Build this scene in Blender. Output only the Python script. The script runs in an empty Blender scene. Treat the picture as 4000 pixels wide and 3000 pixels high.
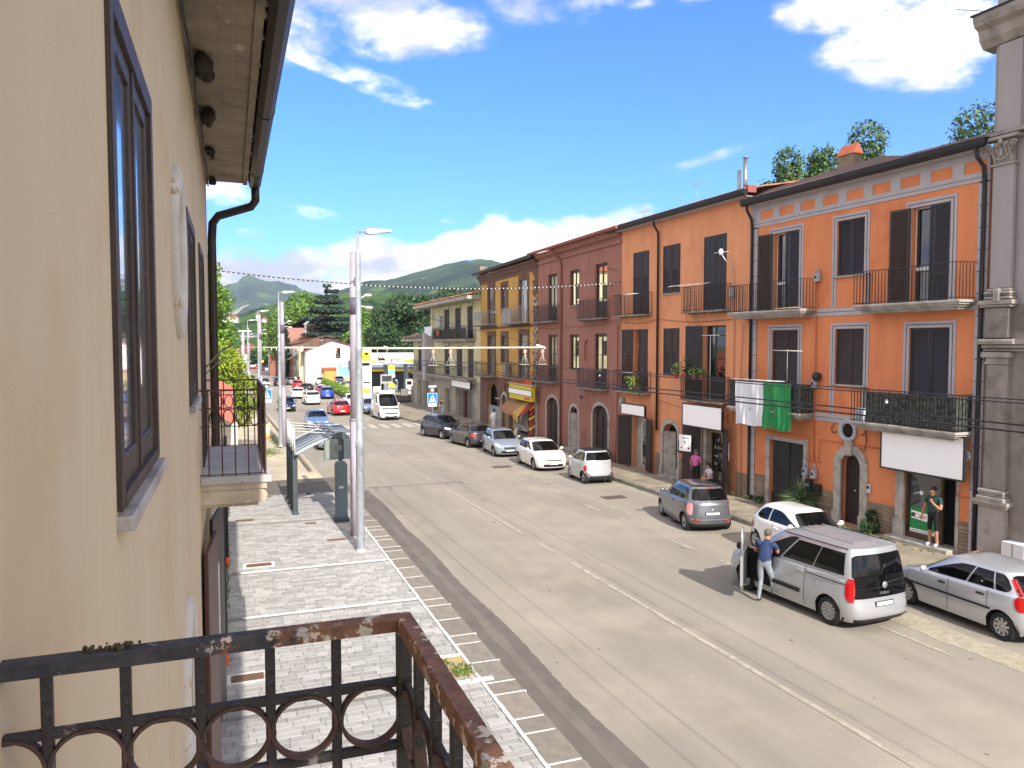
import bpy, math, random
import numpy as np
from mathutils import Vector, Matrix, noise
R = random.Random(7)
SC = bpy.context.scene
COL = SC.collection
rad = math.radians
# ---------------------------------------------------------------- camera
cam_d = bpy.data.cameras.new('camera'); cam = bpy.data.objects.new('camera', cam_d); COL.objects.link(cam)
cam.location = (0, 0, 6.1); cam.rotation_euler = (rad(90 - 2.91), 0, rad(-20.05))
cam_d.sensor_width = 36; cam_d.lens = 27.03; cam_d.clip_start = 0.05; cam_d.clip_end = 20000
SC.camera = cam
# ---------------------------------------------------------------- light, sky
SUN_EL, SUN_AZ = 34.0, 178.0     # azimuth the sun stands at, clockwise from +Y
SC.view_settings.view_transform = 'Standard'; SC.view_settings.look = 'None'
SC.view_settings.gamma = 1; SC.view_settings.exposure = 1.12
sd = bpy.data.lights.new('sun', 'SUN'); sun = bpy.data.objects.new('sun', sd); COL.objects.link(sun)
sd.energy = 3.2; sd.angle = rad(0.5); sd.color = (1.0, 0.94, 0.86)
tosun = Vector((math.sin(rad(SUN_AZ)) * math.cos(rad(SUN_EL)), math.cos(rad(SUN_AZ)) * math.cos(rad(SUN_EL)), math.sin(rad(SUN_EL))))
sun.rotation_euler = tosun.to_track_quat('Z', 'Y').to_euler()
W = bpy.data.worlds.new('World'); SC.world = W; W.use_nodes = True
def build_world():
    nt = W.node_tree; N = nt.nodes; L = nt.links
    bg = N['Background']; bg.inputs[1].default_value = 0.15
    sky = N.new('ShaderNodeTexSky'); sky.sky_type = 'NISHITA'; sky.sun_disc = False
    sky.sun_elevation = rad(SUN_EL); sky.sun_rotation = rad(SUN_AZ); sky.altitude = 200
    sky.air_density = 1.0; sky.dust_density = 0.35; sky.ozone_density = 1.6
    tc = N.new('ShaderNodeTexCoord'); D = tc.outputs['Generated']
    hs = N.new('ShaderNodeHueSaturation'); hs.inputs['Saturation'].default_value = 1.15; hs.inputs['Value'].default_value = 1.0
    hs.inputs['Hue'].default_value = 0.497
    L.new(sky.outputs[0], hs.inputs['Color'])
    tint = N.new('ShaderNodeVectorMath'); tint.operation = 'MULTIPLY'; tint.inputs[1].default_value = (.26, .495, .92); L.new(hs.outputs[0], tint.inputs[0])
    def math_(op, a, b=None, clamp=False):
        m = N.new('ShaderNodeMath'); m.operation = op; m.use_clamp = clamp
        for i, v in enumerate((a, b)):
            if v is None: continue
            if isinstance(v, (int, float)): m.inputs[i].default_value = v
            else: L.new(v, m.inputs[i])
        return m.outputs[0]
    def vdot(v):
        m = N.new('ShaderNodeVectorMath'); m.operation = 'DOT_PRODUCT'; L.new(D, m.inputs[0]); m.inputs[1].default_value = v; return m.outputs['Value']
    def nz(scale, detail, rough, vec=D):
        n = N.new('ShaderNodeTexNoise'); n.inputs['Scale'].default_value = scale; n.inputs['Detail'].default_value = detail
        n.inputs['Roughness'].default_value = rough; L.new(vec, n.inputs['Vector']); return n.outputs['Fac']
    mp = N.new('ShaderNodeMapping'); mp.inputs['Scale'].default_value = (1, 1, 2.0); L.new(D, mp.inputs[0])
    n1 = nz(6.5, 10, 0.58, mp.outputs[0]); n2 = nz(26, 8, 0.62, mp.outputs[0]); n3 = nz(4.2, 6, 0.55, mp.outputs[0])
    # clouds: each is a soft ellipsoid of directions (azimuth from +Y to the right, elevation, half widths in degrees, tilt, weight)
    CL = [(12.3, 22.2, 4.23, 1.95, 0, 1), (8.6, 22.9, 3.31, 1.82, 0, 0.95), (4.4, 22.2, 3.2, 2.36, 0, 0.75), (15.2, 21.5, 1.54, 1.25, 0, 0.9), (6, 19.2, 3.25, 0.49, -20, 0.62), (10.6, 18, 3.69, 0.75, -14, 0.5), (25, 23.4, 6.51, 1.1, 0, 0.5), (31.8, 23.6, 4.96, 0.64, 0, 0.4), (48.1, 19.7, 3.76, 2.75, 0, 1.05), (44.2, 21.9, 4.02, 1.49, 0, 0.95), (49.1, 17.7, 1.98, 1.5, 0, 0.85), (43.6, 19.2, 2.03, 1.17, 0, 0.5), (51.7, 19.6, 1.5, 1.22, 0, 0.8), (0, 4.7, 2.74, 1.51, 0, 1.38), (4.9, 4.9, 2.57, 1.51, 0, 1.52), (2.8, 4.1, 3.78, 0.9, 0, 1.45), (10.1, 5.4, 3.01, 1.73, 0, 1.59), (12.5, 5.6, 2.71, 1.35, 0, 1.52), (14.7, 6.7, 2.05, 0.67, 0, 1.16), (8.3, 4, 6.61, 0.98, 0, 1.45), (16.7, 7.4, 1.72, 0.83, 0, 1.3), (21.6, 7.4, 4.14, 1.34, 0, 1.45), (25.3, 8.1, 3.08, 1.11, 0, 1.38), (29.1, 9, 2.02, 0.87, 0, 1), (19, 9.1, 0.9, 0.94, 25, 0.85), (21.2, 8.9, 0.69, 0.47, 0, 0.7), (15.6, 9, 0.75, 0.4, 0, 0.6), (1.7, 7.8, 1.12, 0.44, 0, 0.6), (0, 10.3, 2.13, 0.67, 0, 0.85), (3.1, 9.7, 3.79, 0.54, -8, 0.42), (1.9, 6.7, 4.05, 0.34, 4, 0.35), (41.2, 14.6, 9.9, 0.39, 12, 0.3),
          (-60, 24, 20, 7, 0, .8), (110, 20, 25, 8, 0, .8), (160, 30, 20, 9, 0, .7), (-120, 18, 25, 7, 0, .8), (70, 7, 25, 3, 0, .8), (-30, 6, 18, 3, 0, .9)]
    acc = None
    for az, el, wa, we, tilt, wt in CL:
        a, e = rad(az), rad(el)
        right = Vector((math.cos(a), -math.sin(a), 0)); fwd = Vector((math.sin(a) * math.cos(e), math.cos(a) * math.cos(e), math.sin(e)))
        up = right.cross(fwd)
        t = rad(tilt); r2 = right * math.cos(t) + up * math.sin(t); u2 = up * math.cos(t) - right * math.sin(t)
        x = math_('MULTIPLY', vdot(r2), 1 / math.sin(rad(min(wa, 60)))); y = math_('MULTIPLY', vdot(u2), 1 / math.sin(rad(we)))
        q = math_('ADD', math_('MULTIPLY', x, x), math_('MULTIPLY', y, y))
        g = math_('SUBTRACT', 1.0, math_('MULTIPLY', q, 0.36), True); g = math_('MULTIPLY', math_('POWER', g, 1.25), wt)
        g = math_('MULTIPLY', g, math_('GREATER_THAN', vdot(fwd), 0.0))
        acc = g if acc is None else math_('MAXIMUM', acc, g)
    # outside the view, unseen clouds are added to brighten and warm the ambient light
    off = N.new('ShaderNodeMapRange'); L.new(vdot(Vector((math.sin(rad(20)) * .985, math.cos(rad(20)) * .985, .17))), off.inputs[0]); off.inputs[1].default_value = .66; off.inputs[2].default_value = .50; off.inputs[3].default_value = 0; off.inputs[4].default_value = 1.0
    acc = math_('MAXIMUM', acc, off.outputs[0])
    # density = blobs * (noise) with ragged edges
    nn = math_('ADD', math_('MULTIPLY', math_('SUBTRACT', n1, 0.5), 4.2), math_('MULTIPLY', math_('SUBTRACT', n2, 0.5), 1.3))
    d = math_('ADD', math_('MULTIPLY', acc, 1.35), nn)
    d = math_('MULTIPLY', d, math_('MINIMUM', math_('MULTIPLY', acc, 3.0), 1.0))
    ss = N.new('ShaderNodeMapRange'); ss.interpolation_type = 'SMOOTHSTEP'; L.new(d, ss.inputs[0])
    ss.inputs[1].default_value = 0.08; ss.inputs[2].default_value = 1.7; ss.inputs[3].default_value = 0; ss.inputs[4].default_value = 1
    # cloud brightness: noise mixes lilac-grey and a white warmed for the ambient light
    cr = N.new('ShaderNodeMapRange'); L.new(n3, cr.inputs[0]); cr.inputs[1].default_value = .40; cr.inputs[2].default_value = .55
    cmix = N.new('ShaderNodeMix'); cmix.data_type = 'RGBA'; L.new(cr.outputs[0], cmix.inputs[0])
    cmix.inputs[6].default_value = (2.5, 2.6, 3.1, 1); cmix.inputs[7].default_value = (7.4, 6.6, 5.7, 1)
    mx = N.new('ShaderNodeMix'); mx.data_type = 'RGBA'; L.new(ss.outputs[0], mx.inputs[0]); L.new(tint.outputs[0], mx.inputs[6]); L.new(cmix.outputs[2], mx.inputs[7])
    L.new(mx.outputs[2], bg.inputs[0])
build_world()
# ---------------------------------------------------------------- helpers
def lin(c):
    return tuple(((v / 255) / 12.92 if v <= 10 else ((v / 255 + 0.055) / 1.055) ** 2.4) for v in c)
_mats = {}
def mat(name, c, rough=0.8, c2=None, sc=3.0, bump=0.0, bsc=60.0, metal=0.0, streak=0.0, det=6, spec=0.5, dirt=None, dsc=0.6, coat=0.0, alpha=1.0, isl=0.0, trans=0.0, stain=None, grime=None):
    """procedural principled material; c, c2 sRGB 0-255. streak stretches the variation vertically. isl varies lightness per piece."""
    if name in _mats: return _mats[name]
    m = bpy.data.materials.new(name); m.use_nodes = True; nt = m.node_tree; N = nt.nodes; L = nt.links
    b = N['Principled BSDF']; b.inputs['Roughness'].default_value = rough; b.inputs['Metallic'].default_value = metal
    b.inputs['Specular IOR Level'].default_value = spec; b.inputs['Coat Weight'].default_value = coat; b.inputs['Coat Roughness'].default_value = 0.04
    if trans: b.inputs['Transmission Weight'].default_value = trans
    c = (*lin(c), 1); b.inputs['Base Color'].default_value = c
    m.diffuse_color = c
    cur = None
    tc = N.new('ShaderNodeTexCoord'); mp = N.new('ShaderNodeMapping'); L.new(tc.outputs['Object'], mp.inputs[0])
    def noi(scale, detail=det, rgh=0.6, vec=None):
        n = N.new('ShaderNodeTexNoise'); n.inputs['Scale'].default_value = scale; n.inputs['Detail'].default_value = detail; n.inputs['Roughness'].default_value = rgh
        L.new(vec or tc.outputs['Object'], n.inputs['Vector']); return n.outputs['Fac']
    if c2 is not None:
        if streak: mp.inputs['Scale'].default_value = (1, 1, 1 / streak) if streak > 0 else (1, -1 / streak, 1)
        f = noi(sc, vec=mp.outputs[0]); r = N.new('ShaderNodeValToRGB'); r.color_ramp.elements[0].position = .33; r.color_ramp.elements[1].position = .68
        r.color_ramp.elements[0].color = c; r.color_ramp.elements[1].color = (*lin(c2), 1); L.new(f, r.inputs[0]); cur = r.outputs[0]
    if dirt is not None:
        f = noi(dsc, 8, .65); mr = N.new('ShaderNodeMapRange'); L.new(f, mr.inputs[0]); mr.inputs[1].default_value = .5; mr.inputs[2].default_value = .68
        mx = N.new('ShaderNodeMix'); mx.data_type = 'RGBA'; L.new(mr.outputs[0], mx.inputs[0])
        if cur: L.new(cur, mx.inputs[6])
        else: mx.inputs[6].default_value = c
        mx.inputs[7].default_value = (*lin(dirt), 1); cur = mx.outputs[2]
    if stain is not None:     # ragged patches with crisp edges (peeled paint, lichen): (colour, scale, threshold)
        f = noi(stain[1], 9, .7); mr = N.new('ShaderNodeMapRange'); L.new(f, mr.inputs[0]); mr.inputs[1].default_value = stain[2]; mr.inputs[2].default_value = stain[2] + .03
        mx = N.new('ShaderNodeMix'); mx.data_type = 'RGBA'; L.new(mr.outputs[0], mx.inputs[0])
        if cur: L.new(cur, mx.inputs[6])
        else: mx.inputs[6].default_value = c
        mx.inputs[7].default_value = (*lin(stain[0]), 1); cur = mx.outputs[2]
    if grime is not None:     # damp and dirt rising from the foot of a wall: (colour, height)
        sp = N.new('ShaderNodeSeparateXYZ'); L.new(tc.outputs['Object'], sp.inputs[0]); a = N.new('ShaderNodeMath'); a.operation = 'MULTIPLY_ADD'; L.new(noi(1.3, 8, .65), a.inputs[0]); a.inputs[1].default_value = 2.4; a.inputs[2].default_value = grime[1] - 1.2
        s_ = N.new('ShaderNodeMath'); s_.operation = 'SUBTRACT'; L.new(a.outputs[0], s_.inputs[0]); L.new(sp.outputs[2], s_.inputs[1]); mr = N.new('ShaderNodeMapRange'); L.new(s_.outputs[0], mr.inputs[0]); mr.inputs[1].default_value = -.3; mr.inputs[2].default_value = .9; mr.inputs[4].default_value = .75
        mx = N.new('ShaderNodeMix'); mx.data_type = 'RGBA'; L.new(mr.outputs[0], mx.inputs[0]); mx.inputs[6].default_value = c; mx.inputs[7].default_value = (*lin(grime[0]), 1)
        if cur: L.new(cur, mx.inputs[6])
        cur = mx.outputs[2]
    if isl:
        g = N.new('ShaderNodeNewGeometry'); oi = N.new('ShaderNodeObjectInfo'); a = N.new('ShaderNodeMath'); L.new(g.outputs['Random Per Island'], a.inputs[0]); L.new(oi.outputs['Random'], a.inputs[1])
        fr = N.new('ShaderNodeMath'); fr.operation = 'FRACT'; L.new(a.outputs[0], fr.inputs[0])
        mr = N.new('ShaderNodeMapRange'); L.new(fr.outputs[0], mr.inputs[0]); mr.inputs[3].default_value = 1 - isl; mr.inputs[4].default_value = 1 + isl
        mm = N.new('ShaderNodeVectorMath'); mm.operation = 'SCALE'
        if cur: L.new(cur, mm.inputs[0])
        else: mm.inputs[0].default_value = c[:3]
        L.new(mr.outputs[0], mm.inputs['Scale']); cur = mm.outputs[0]
    if cur: L.new(cur, b.inputs['Base Color'])
    if bump:
        f = noi(bsc, 5, .6); bp = N.new('ShaderNodeBump'); bp.inputs['Strength'].default_value = bump; bp.inputs['Distance'].default_value = 0.02
        L.new(f, bp.inputs['Height']); L.new(bp.outputs[0], b.inputs['Normal'])
    _mats[name] = m
    return m
def tag(o, label=None, cat=None, group=None, kind=None):
    if label: o['label'] = label
    if cat: o['category'] = cat
    if group: o['group'] = group
    if kind: o['kind'] = kind
    return o
def empty(name, label, cat, loc=(0, 0, 0), rz=0.0, group=None):
    o = bpy.data.objects.new(name, None); COL.objects.link(o); o.location = loc; o.rotation_euler = (0, 0, rz)
    o.empty_display_size = 0.2
    return tag(o, label, cat, group)
class MB:
    """collects faces of one mesh; every face carries a material slot index and a smooth flag"""
    def __init__(s): s.v = []; s.f = []; s.m = []; s.s = []; s.g = []
    def add(s, vs, fs, m=0, sm=False):
        o = len(s.v); s.v += [tuple(p) for p in vs]; s.g.append((o, len(s.v), len(s.f), len(s.f) + len(fs)))
        for f in fs: s.f.append(tuple(i + o for i in f)); s.m.append(m); s.s.append(sm)
        return s
    def quad(s, a, b, c, d, m=0): return s.add([a, b, c, d], [(0, 1, 2, 3)], m)
    def box(s, x0, x1, y0, y1, z0, z1, m=0, T=None):
        v = [(x, y, z) for z in (z0, z1) for y in (y0, y1) for x in (x0, x1)]
        if T: v = [tuple(T @ Vector(p)) for p in v]
        return s.add(v, [(0, 2, 3, 1), (4, 5, 7, 6), (0, 1, 5, 4), (2, 6, 7, 3), (0, 4, 6, 2), (1, 3, 7, 5)], m)
    def bbox(s, x0, x1, y0, y1, z0, z1, b=.01, m=0):
        """box with chamfered vertical and top edges"""
        def ring(z, i): return [(x0 + i + b, y0 + i, z), (x1 - i - b, y0 + i, z), (x1 - i, y0 + i + b, z), (x1 - i, y1 - i - b, z), (x1 - i - b, y1 - i, z), (x0 + i + b, y1 - i, z), (x0 + i, y1 - i - b, z), (x0 + i, y0 + i + b, z)]
        v = ring(z0, 0) + ring(z1 - b, 0) + ring(z1, b * .7)
        f = []
        for r in (0, 8):
            for k in range(8): f.append((r + k, r + (k + 1) % 8, r + 8 + (k + 1) % 8, r + 8 + k))
        f += [tuple(range(16, 24)), tuple(range(7, -1, -1))]
        return s.add(v, f, m)
    def prism(s, poly, d, m=0, axis='y', o=0.0):
        """polygon in (a, z) extruded along axis from o to o+d; axis y: a=x, axis x: a=y; axis z: poly is (x,y)"""
        n = len(poly)
        def P(p, t): return (p[0], t, p[1]) if axis == 'y' else ((t, p[0], p[1]) if axis == 'x' else (p[0], p[1], t))
        v = [P(p, o) for p in poly] + [P(p, o + d) for p in poly]
        f = [tuple(range(n)), tuple(range(2 * n - 1, n - 1, -1))] + [(i, n + i, n + (i + 1) % n, (i + 1) % n) for i in range(n)]
        return s.add(v, f, m)
    def tube(s, pts, r, n=8, m=0, closed=False, caps=True, sq=False):
        pts = [Vector(p) for p in pts]; K = len(pts); rs = r if isinstance(r, (list, tuple)) else [r] * K
        vs = []; up0 = None
        for i, p in enumerate(pts):
            a = pts[(i - 1) % K] if (i > 0 or closed) else p; b = pts[(i + 1) % K] if (i < K - 1 or closed) else p
            t = (b - a).normalized()
            if up0 is None: up0 = Vector((0, 0, 1)) if abs(t.z) < .9 else Vector((1, 0, 0))
            x = t.cross(up0).normalized(); y = x.cross(t).normalized()
            up0 = y
            for k in range(n):
                an = 2 * math.pi * (k + (.5 if sq else 0)) / n; q = rs[i] * (1.414 if sq else 1)
                vs.append(p + x * math.cos(an) * q + y * math.sin(an) * q)
        f = []
        for i in range(K if closed else K - 1):
            j = (i + 1) % K
            for k in range(n): f.append((i * n + k, i * n + (k + 1) % n, j * n + (k + 1) % n, j * n + k))
        if caps and not closed: f += [tuple(range(n - 1, -1, -1)), tuple(range((K - 1) * n, K * n))]
        return s.add(vs, f, m, sm=not sq)
    def lathe(s, prof, n=16, c=(0, 0, 0), axis='z', m=0, sm=True):
        vs = []
        for r, h in prof:
            for k in range(n):
                a = 2 * math.pi * k / n; p = (r * math.cos(a), r * math.sin(a), h)
                if axis == 'x': p = (h, p[0], p[1])
                elif axis == 'y': p = (p[0], h, p[1])
                vs.append((p[0] + c[0], p[1] + c[1], p[2] + c[2]))
        f = [(i * n + k, i * n + (k + 1) % n, (i + 1) * n + (k + 1) % n, (i + 1) * n + k) for i in range(len(prof) - 1) for k in range(n)]
        return s.add(vs, f, m, sm)
    def ball(s, c, r, n=10, k=7, m=0):
        rx, ry, rz = r if isinstance(r, (tuple, list)) else (r, r, r)
        vs = [(c[0], c[1], c[2] - rz)]
        for i in range(1, k):
            t = -math.pi / 2 + math.pi * i / k
            for j in range(n): a = 2 * math.pi * j / n; vs.append((c[0] + rx * math.cos(t) * math.cos(a), c[1] + ry * math.cos(t) * math.sin(a), c[2] + rz * math.sin(t)))
        vs.append((c[0], c[1], c[2] + rz)); f = []
        for j in range(n): f.append((0, 1 + (j + 1) % n, 1 + j)); f.append((len(vs) - 1, 1 + (k - 2) * n + j, 1 + (k - 2) * n + (j + 1) % n))
        for i in range(k - 2):
            for j in range(n): f.append((1 + i * n + j, 1 + i * n + (j + 1) % n, 1 + (i + 1) * n + (j + 1) % n, 1 + (i + 1) * n + j))
        return s.add(vs, f, m, True)
    def mesh(s, name, mats):
        me = bpy.data.meshes.new(name); me.from_pydata(s.v, [], s.f)
        for mt in (mats if isinstance(mats, (list, tuple)) else [mats]): me.materials.append(mt)
        me.polygons.foreach_set('material_index', s.m); me.polygons.foreach_set('use_smooth', s.s); me.update()
        return me
    def build(s, name, mats, parent=None, loc=(0, 0, 0), rot=(0, 0, 0)):
        return link(name, s.mesh(name, mats), parent, loc, rot)
def split(b, name, mats, parent=None, loc=(0, 0, 0), rot=(0, 0, 0)):
    """one object per piece"""
    for v0, v1, f0, f1 in b.g:
        if f1 > f0: c = MB(); c.v = b.v[v0:v1]; c.f = [tuple(i - v0 for i in f) for f in b.f[f0:f1]]; c.m = b.m[f0:f1]; c.s = b.s[f0:f1]; c.build(name, mats, parent, loc, rot)
def link(name, me, parent=None, loc=(0, 0, 0), rot=(0, 0, 0)):
    o = bpy.data.objects.new(name, me); COL.objects.link(o); o.parent = parent; o.location = loc; o.rotation_euler = rot
    return o
def copy_tree(o, parent=None, depth=0):
    c = o.copy(); COL.objects.link(c); c.parent = parent
    for ch in list(o.children): copy_tree(ch, c, depth + 1)
    return c
def text_part(txt, size, m, parent, loc, rot, name='lettering', ext=.002, sx=1.0, align='CENTER'):
    cu = bpy.data.curves.new(name, 'FONT'); cu.body = txt; cu.size = size; cu.extrude = ext; cu.align_x = align; cu.align_y = 'CENTER'
    t = bpy.data.objects.new('tmp', cu); cu.materials.append(m); COL.objects.link(t); bpy.context.view_layer.update()
    me = bpy.data.meshes.new_from_object(t.evaluated_get(bpy.context.evaluated_depsgraph_get())); bpy.data.objects.remove(t)
    return link(name, me, parent, loc, rot)
def gz(y): return -0.009 * max(-60, min(y, 320))
def interp(t, pts):
    if t <= pts[0][0]: return pts[0][1]
    for (a, b), (c, d) in zip(pts, pts[1:]):
        if t <= c: return b + (d - b) * (t - a) / (c - a)
    return pts[-1][1]
# ---------------------------------------------------------------- materials
M_road = mat('old_asphalt', (152, 145, 132), .93, (136, 130, 118), 1.1, .5, 90, streak=-12, dirt=(163, 154, 138), dsc=.2, stain=((128, 120, 106), 34, .60))
M_newasph = mat('new_asphalt_patch', (98, 92, 84), .9, (112, 105, 96), 1.2, .4, 120)
M_dirtasph = mat('dusty_asphalt', (188, 176, 152), .95, (164, 152, 132), .5, .4, 60, dirt=(204, 190, 162), dsc=.3)
M_paint = mat('worn_road_paint', (205, 200, 188), .85, (160, 152, 138), 2.5, stain=((152, 144, 130), 6, .56))
M_paintfaint = mat('very_worn_road_paint', (178, 171, 156), .9, (156, 148, 134), 3, stain=((150, 142, 128), 5, .5))
M_walk = mat('dusty_sidewalk_concrete', (160, 148, 124), .95, (130, 121, 104), 1.0, .4, 50, dirt=(112, 108, 98), dsc=.7)
M_curb = mat('basalt_curb_stone', (100, 97, 92), .9, (130, 124, 112), 4, .4, 70, isl=.15)
M_paver = mat('grey_paver', (156, 155, 151), .9, (172, 170, 164), 6, .3, 140, isl=.2)
M_joint = mat('paver_joint_sand', (112, 110, 106), .95, (140, 136, 128), 20)
M_white = mat('white_mortar', (225, 224, 218), .9, (200, 198, 190), 8)
M_kerbstone = mat('brown_grey_kerb_stone', (140, 132, 120), .9, (120, 113, 103), 5, .3, 90, isl=.12)
M_grass = mat('weed_green', (84, 112, 44), .9, (120, 132, 60), 3)
M_ground = mat('valley_ground', (96, 110, 66), .95, (130, 126, 90), .02, dirt=(74, 96, 50), dsc=.01)
M_sand = mat('sandy_soil', (186, 168, 122), .95, (166, 146, 102), 12, .4, 60)
M_concrete = mat('weathered_concrete', (150, 140, 126), .9, (120, 112, 102), 2.5, .5, 40, dirt=(96, 90, 82), dsc=1.6)
M_iron = mat('dark_painted_iron', (38, 36, 38), .55, (54, 48, 44), 20, .2, 80, metal=.2)
M_darkmetal = mat('dark_brown_metal', (44, 38, 38), .45, (56, 48, 46), 5, metal=.3)
M_glassd = mat('dark_window_glass', (18, 20, 23), .04, spec=.9, coat=1.0)
M_glassw = mat('curtained_window_glass', (196, 194, 186), .12, (160, 160, 156), 2, spec=.9, coat=.8)
M_brownwood = mat('dark_brown_shutter_paint', (44, 33, 33), .6, (56, 42, 40), 6, .1, 40)
M_blackblue = mat('blackish_shutter_paint', (34, 31, 38), .6, (44, 40, 46), 6)
M_whiteplastic = mat('white_plastic', (220, 220, 216), .5)
M_whitepaint = mat('white_painted_metal', (205, 206, 206), .5, (188, 188, 186), 3)
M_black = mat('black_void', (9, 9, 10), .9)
M_rubber = mat('tyre_rubber', (28, 28, 29), .85, (40, 39, 38), 10)
M_terracotta = mat('terracotta', (176, 96, 62), .85, (150, 82, 56), 8)
M_rooftile = mat('weathered_clay_tile', (142, 112, 94), .9, (110, 84, 70), 4, isl=.25, dirt=(96, 88, 80), dsc=2)
M_rooftile2 = mat('orange_clay_tile', (196, 120, 80), .9, (168, 104, 72), 4, isl=.2, dirt=(120, 96, 80), dsc=1)
# ---------------------------------------------------------------- ground, road, pavements
def sheet(name, rows, m, up, kind='structure', label=None):
    """rows: list of (y, x0, x1) stations; a strip that follows the gentle fall of the street, `up` metres above the ground sheet"""
    b = MB(); vs = []
    for y, x0, x1 in rows: vs += [(x0, y, gz(y) + up), (x1, y, gz(y) + up)]
    b.add(vs, [(2 * i, 2 * i + 1, 2 * i + 3, 2 * i + 2) for i in range(len(rows) - 1)])
    o = b.build(name, m); tag(o, label, kind=kind); return o
def rx(y, x0): return x0 - 0.0175 * (y - 20)          # a street line, drifting left with distance
g = MB()
ys = [-60, 0, 20, 60, 120, 200, 320, 600, 1500, 9000]
vs = []
for y in ys: vs += [(-6000 if y > 500 else -1500, y, gz(y) - .02), (6000 if y > 500 else 1500, y, gz(y) - .02)]
g.add(vs, [(2 * i, 2 * i + 1, 2 * i + 3, 2 * i + 2) for i in range(len(ys) - 1)])
tag(g.build('ground', M_ground), kind='structure')
sheet('road', [(y, -3 if y > 34 else 4.2, 17.2 if y < 50 else 21) for y in (-8, 20, 33.9, 34, 50, 51, 80, 120, 200, 320)], M_road, 0)
sheet('forecourt', [(70, 14.3, 60), (100, 13.2, 60), (150, 12.5, 60)], M_dirtasph, .004)
sheet('dusty_verge', [(y, -4, rx(y, 4.4)) for y in (37.9, 45, 60, 90, 140, 200)], M_dirtasph, .004)
sheet('driveway', [(33.3, -4, 5.0), (37.9, -4, 4.9)], M_newasph, .008)
# asphalt trench patch beside the kerb, darker and newer, with a ragged edge
rr = random.Random(3)
sheet('asphalt_patch', [(y, 4.8, 5.62 + .04 * math.sin(y * .9) + rr.uniform(-.018, .018)) for y in np.arange(-6, 34, .16)], M_newasph, .004)
M_dust = mat('pale_dust_on_patch', (118, 111, 101), .95, (104, 98, 90), 1.5)
sheet('dust_streak', [(y, 5.12 + rr.uniform(-.03, .03), 5.34 + rr.uniform(-.04, .04)) for y in np.arange(-6, 30, .7)], M_dust, .008)
# markings
def strip(name, x, y0, y1, w, m, up=.008, drift=.0175, n=8, wob=0.0):
    r = random.Random(int(x * 100 + y0)); rows = []
    for i in range(n + 1):
        y = y0 + (y1 - y0) * i / n; xc = x - drift * (y - 20) + r.uniform(-wob, wob); rows.append((y, xc - w / 2, xc + w / 2))
    return sheet(name, rows, m, up)
strip('road_marking', 9.12, 2, 20.0, .13, mat('faded_line_paint', (176, 169, 154), .9, (156, 148, 133), 2, stain=((150, 142, 127), 5, .51)), n=20, wob=.006)
strip('road_marking', 9.12, 21.2, 22.4, .13, M_paintfaint)
strip('road_marking', 9.12, 23.6, 33, .13, M_paintfaint, n=20, wob=.006)
for k in range(9): strip('road_marking', 9.08, 35.5 + k * 4.6, 37.9 + k * 4.6, .12, M_paintfaint)
strip('road_marking', 13.1, 5, 9.3, .11, M_paintfaint); 
for y0, y1 in ((11.1, 12.9), (18.0, 18.9), (20.0, 21.6), (23.2, 24.6), (26.2, 27.6), (30.0, 31.2), (33.6, 35.0), (37.2, 38.6), (41.0, 42.2)):
    strip('road_marking', 13.25, y0, y1, .11, M_paintfaint)
strip('road_marking', 14.0, 24.5, 58, .10, M_paintfaint, n=20)
b = MB()
for x0, y0, x1, y1 in ((14.0, 30.2, 16.6, 30.5), (12.9, 32.6, 14.3, 32.8), (13.0, 31.6, 14.1, 31.8), (12.9, 34.6, 14.2, 34.8), (14.1, 26.2, 16.6, 26.0)):
    d = Vector((x1 - x0, y1 - y0)).normalized() * .07; n_ = Vector((-d.y, d.x))
    b.quad((x0 - n_.x, y0 - n_.y, gz(y0) + .012), (x1 - n_.x, y1 - n_.y, gz(y1) + .012), (x1 + n_.x, y1 + n_.y, gz(y1) + .012), (x0 + n_.x, y0 + n_.y, gz(y0) + .012))
tag(b.build('road_marking', M_paintfaint), kind='structure')
for k in range(9):       # zebra crossing
    x = 6.6 + k * .98
    sheet('crosswalk_stripe', [(61.2, x, x + .5), (64.4, x - .03, x + .47)], M_paint, .008)
for k in range(8):
    x = 3.2 + k * .95
    sheet('crosswalk_stripe', [(131.5, x, x + .5), (134.5, x - .03, x + .47)], M_paint, .008)
# tar seams and oil stains on the old asphalt
M_seam = mat('tar_seam', (118, 111, 101), .8, (118, 110, 98), 2)
M_oil = mat('oil_stain', (112, 104, 93), .8, (134, 125, 112), 6)
b = MB(); r = random.Random(11)
for i in range(85):
    y = r.uniform(7, 40); x = r.choice([r.gauss(8.0, .5), r.gauss(11.0, .9), r.gauss(14.5, 1.0), r.uniform(5.8, 15)]); q = r.uniform(.012, .04) * (1 if r.random() < .93 else 3.2)
    b.add([(x + q * math.cos(a) * r.uniform(.6, 1.2), y + q * math.sin(a) * r.uniform(.6, 1.4), gz(y) + .010) for a in [k * math.pi / 4 for k in range(8)]], [tuple(range(8))])
tag(b.build('oil_stain', M_oil), kind='structure')
M_cast = mat('cast_iron_cover', (112, 98, 84), .7, (90, 80, 72), 30, .5, 200, metal=.3)
for x, y, sx, sy in ((14.9, 28.4, .5, .33), (13.35, 38.1, .5, .33), (15.1, 23.4, .4, .3), (16.2, 66.0, .4, .3)):
    o = MB().bbox(-sx, sx, -sy, sy, -.02, .012, .006).build('manhole_cover', M_cast, None, (x, y, gz(y)))
    tag(o, {28.4: 'square rusty manhole cover behind the small silver car', 38.1: 'manhole cover beside the white parked hatchback', 23.4: 'manhole cover on the road behind the grey hatchback', 66.0: 'manhole cover near the crossing on the right pavement'}[y], 'manhole cover')
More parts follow.
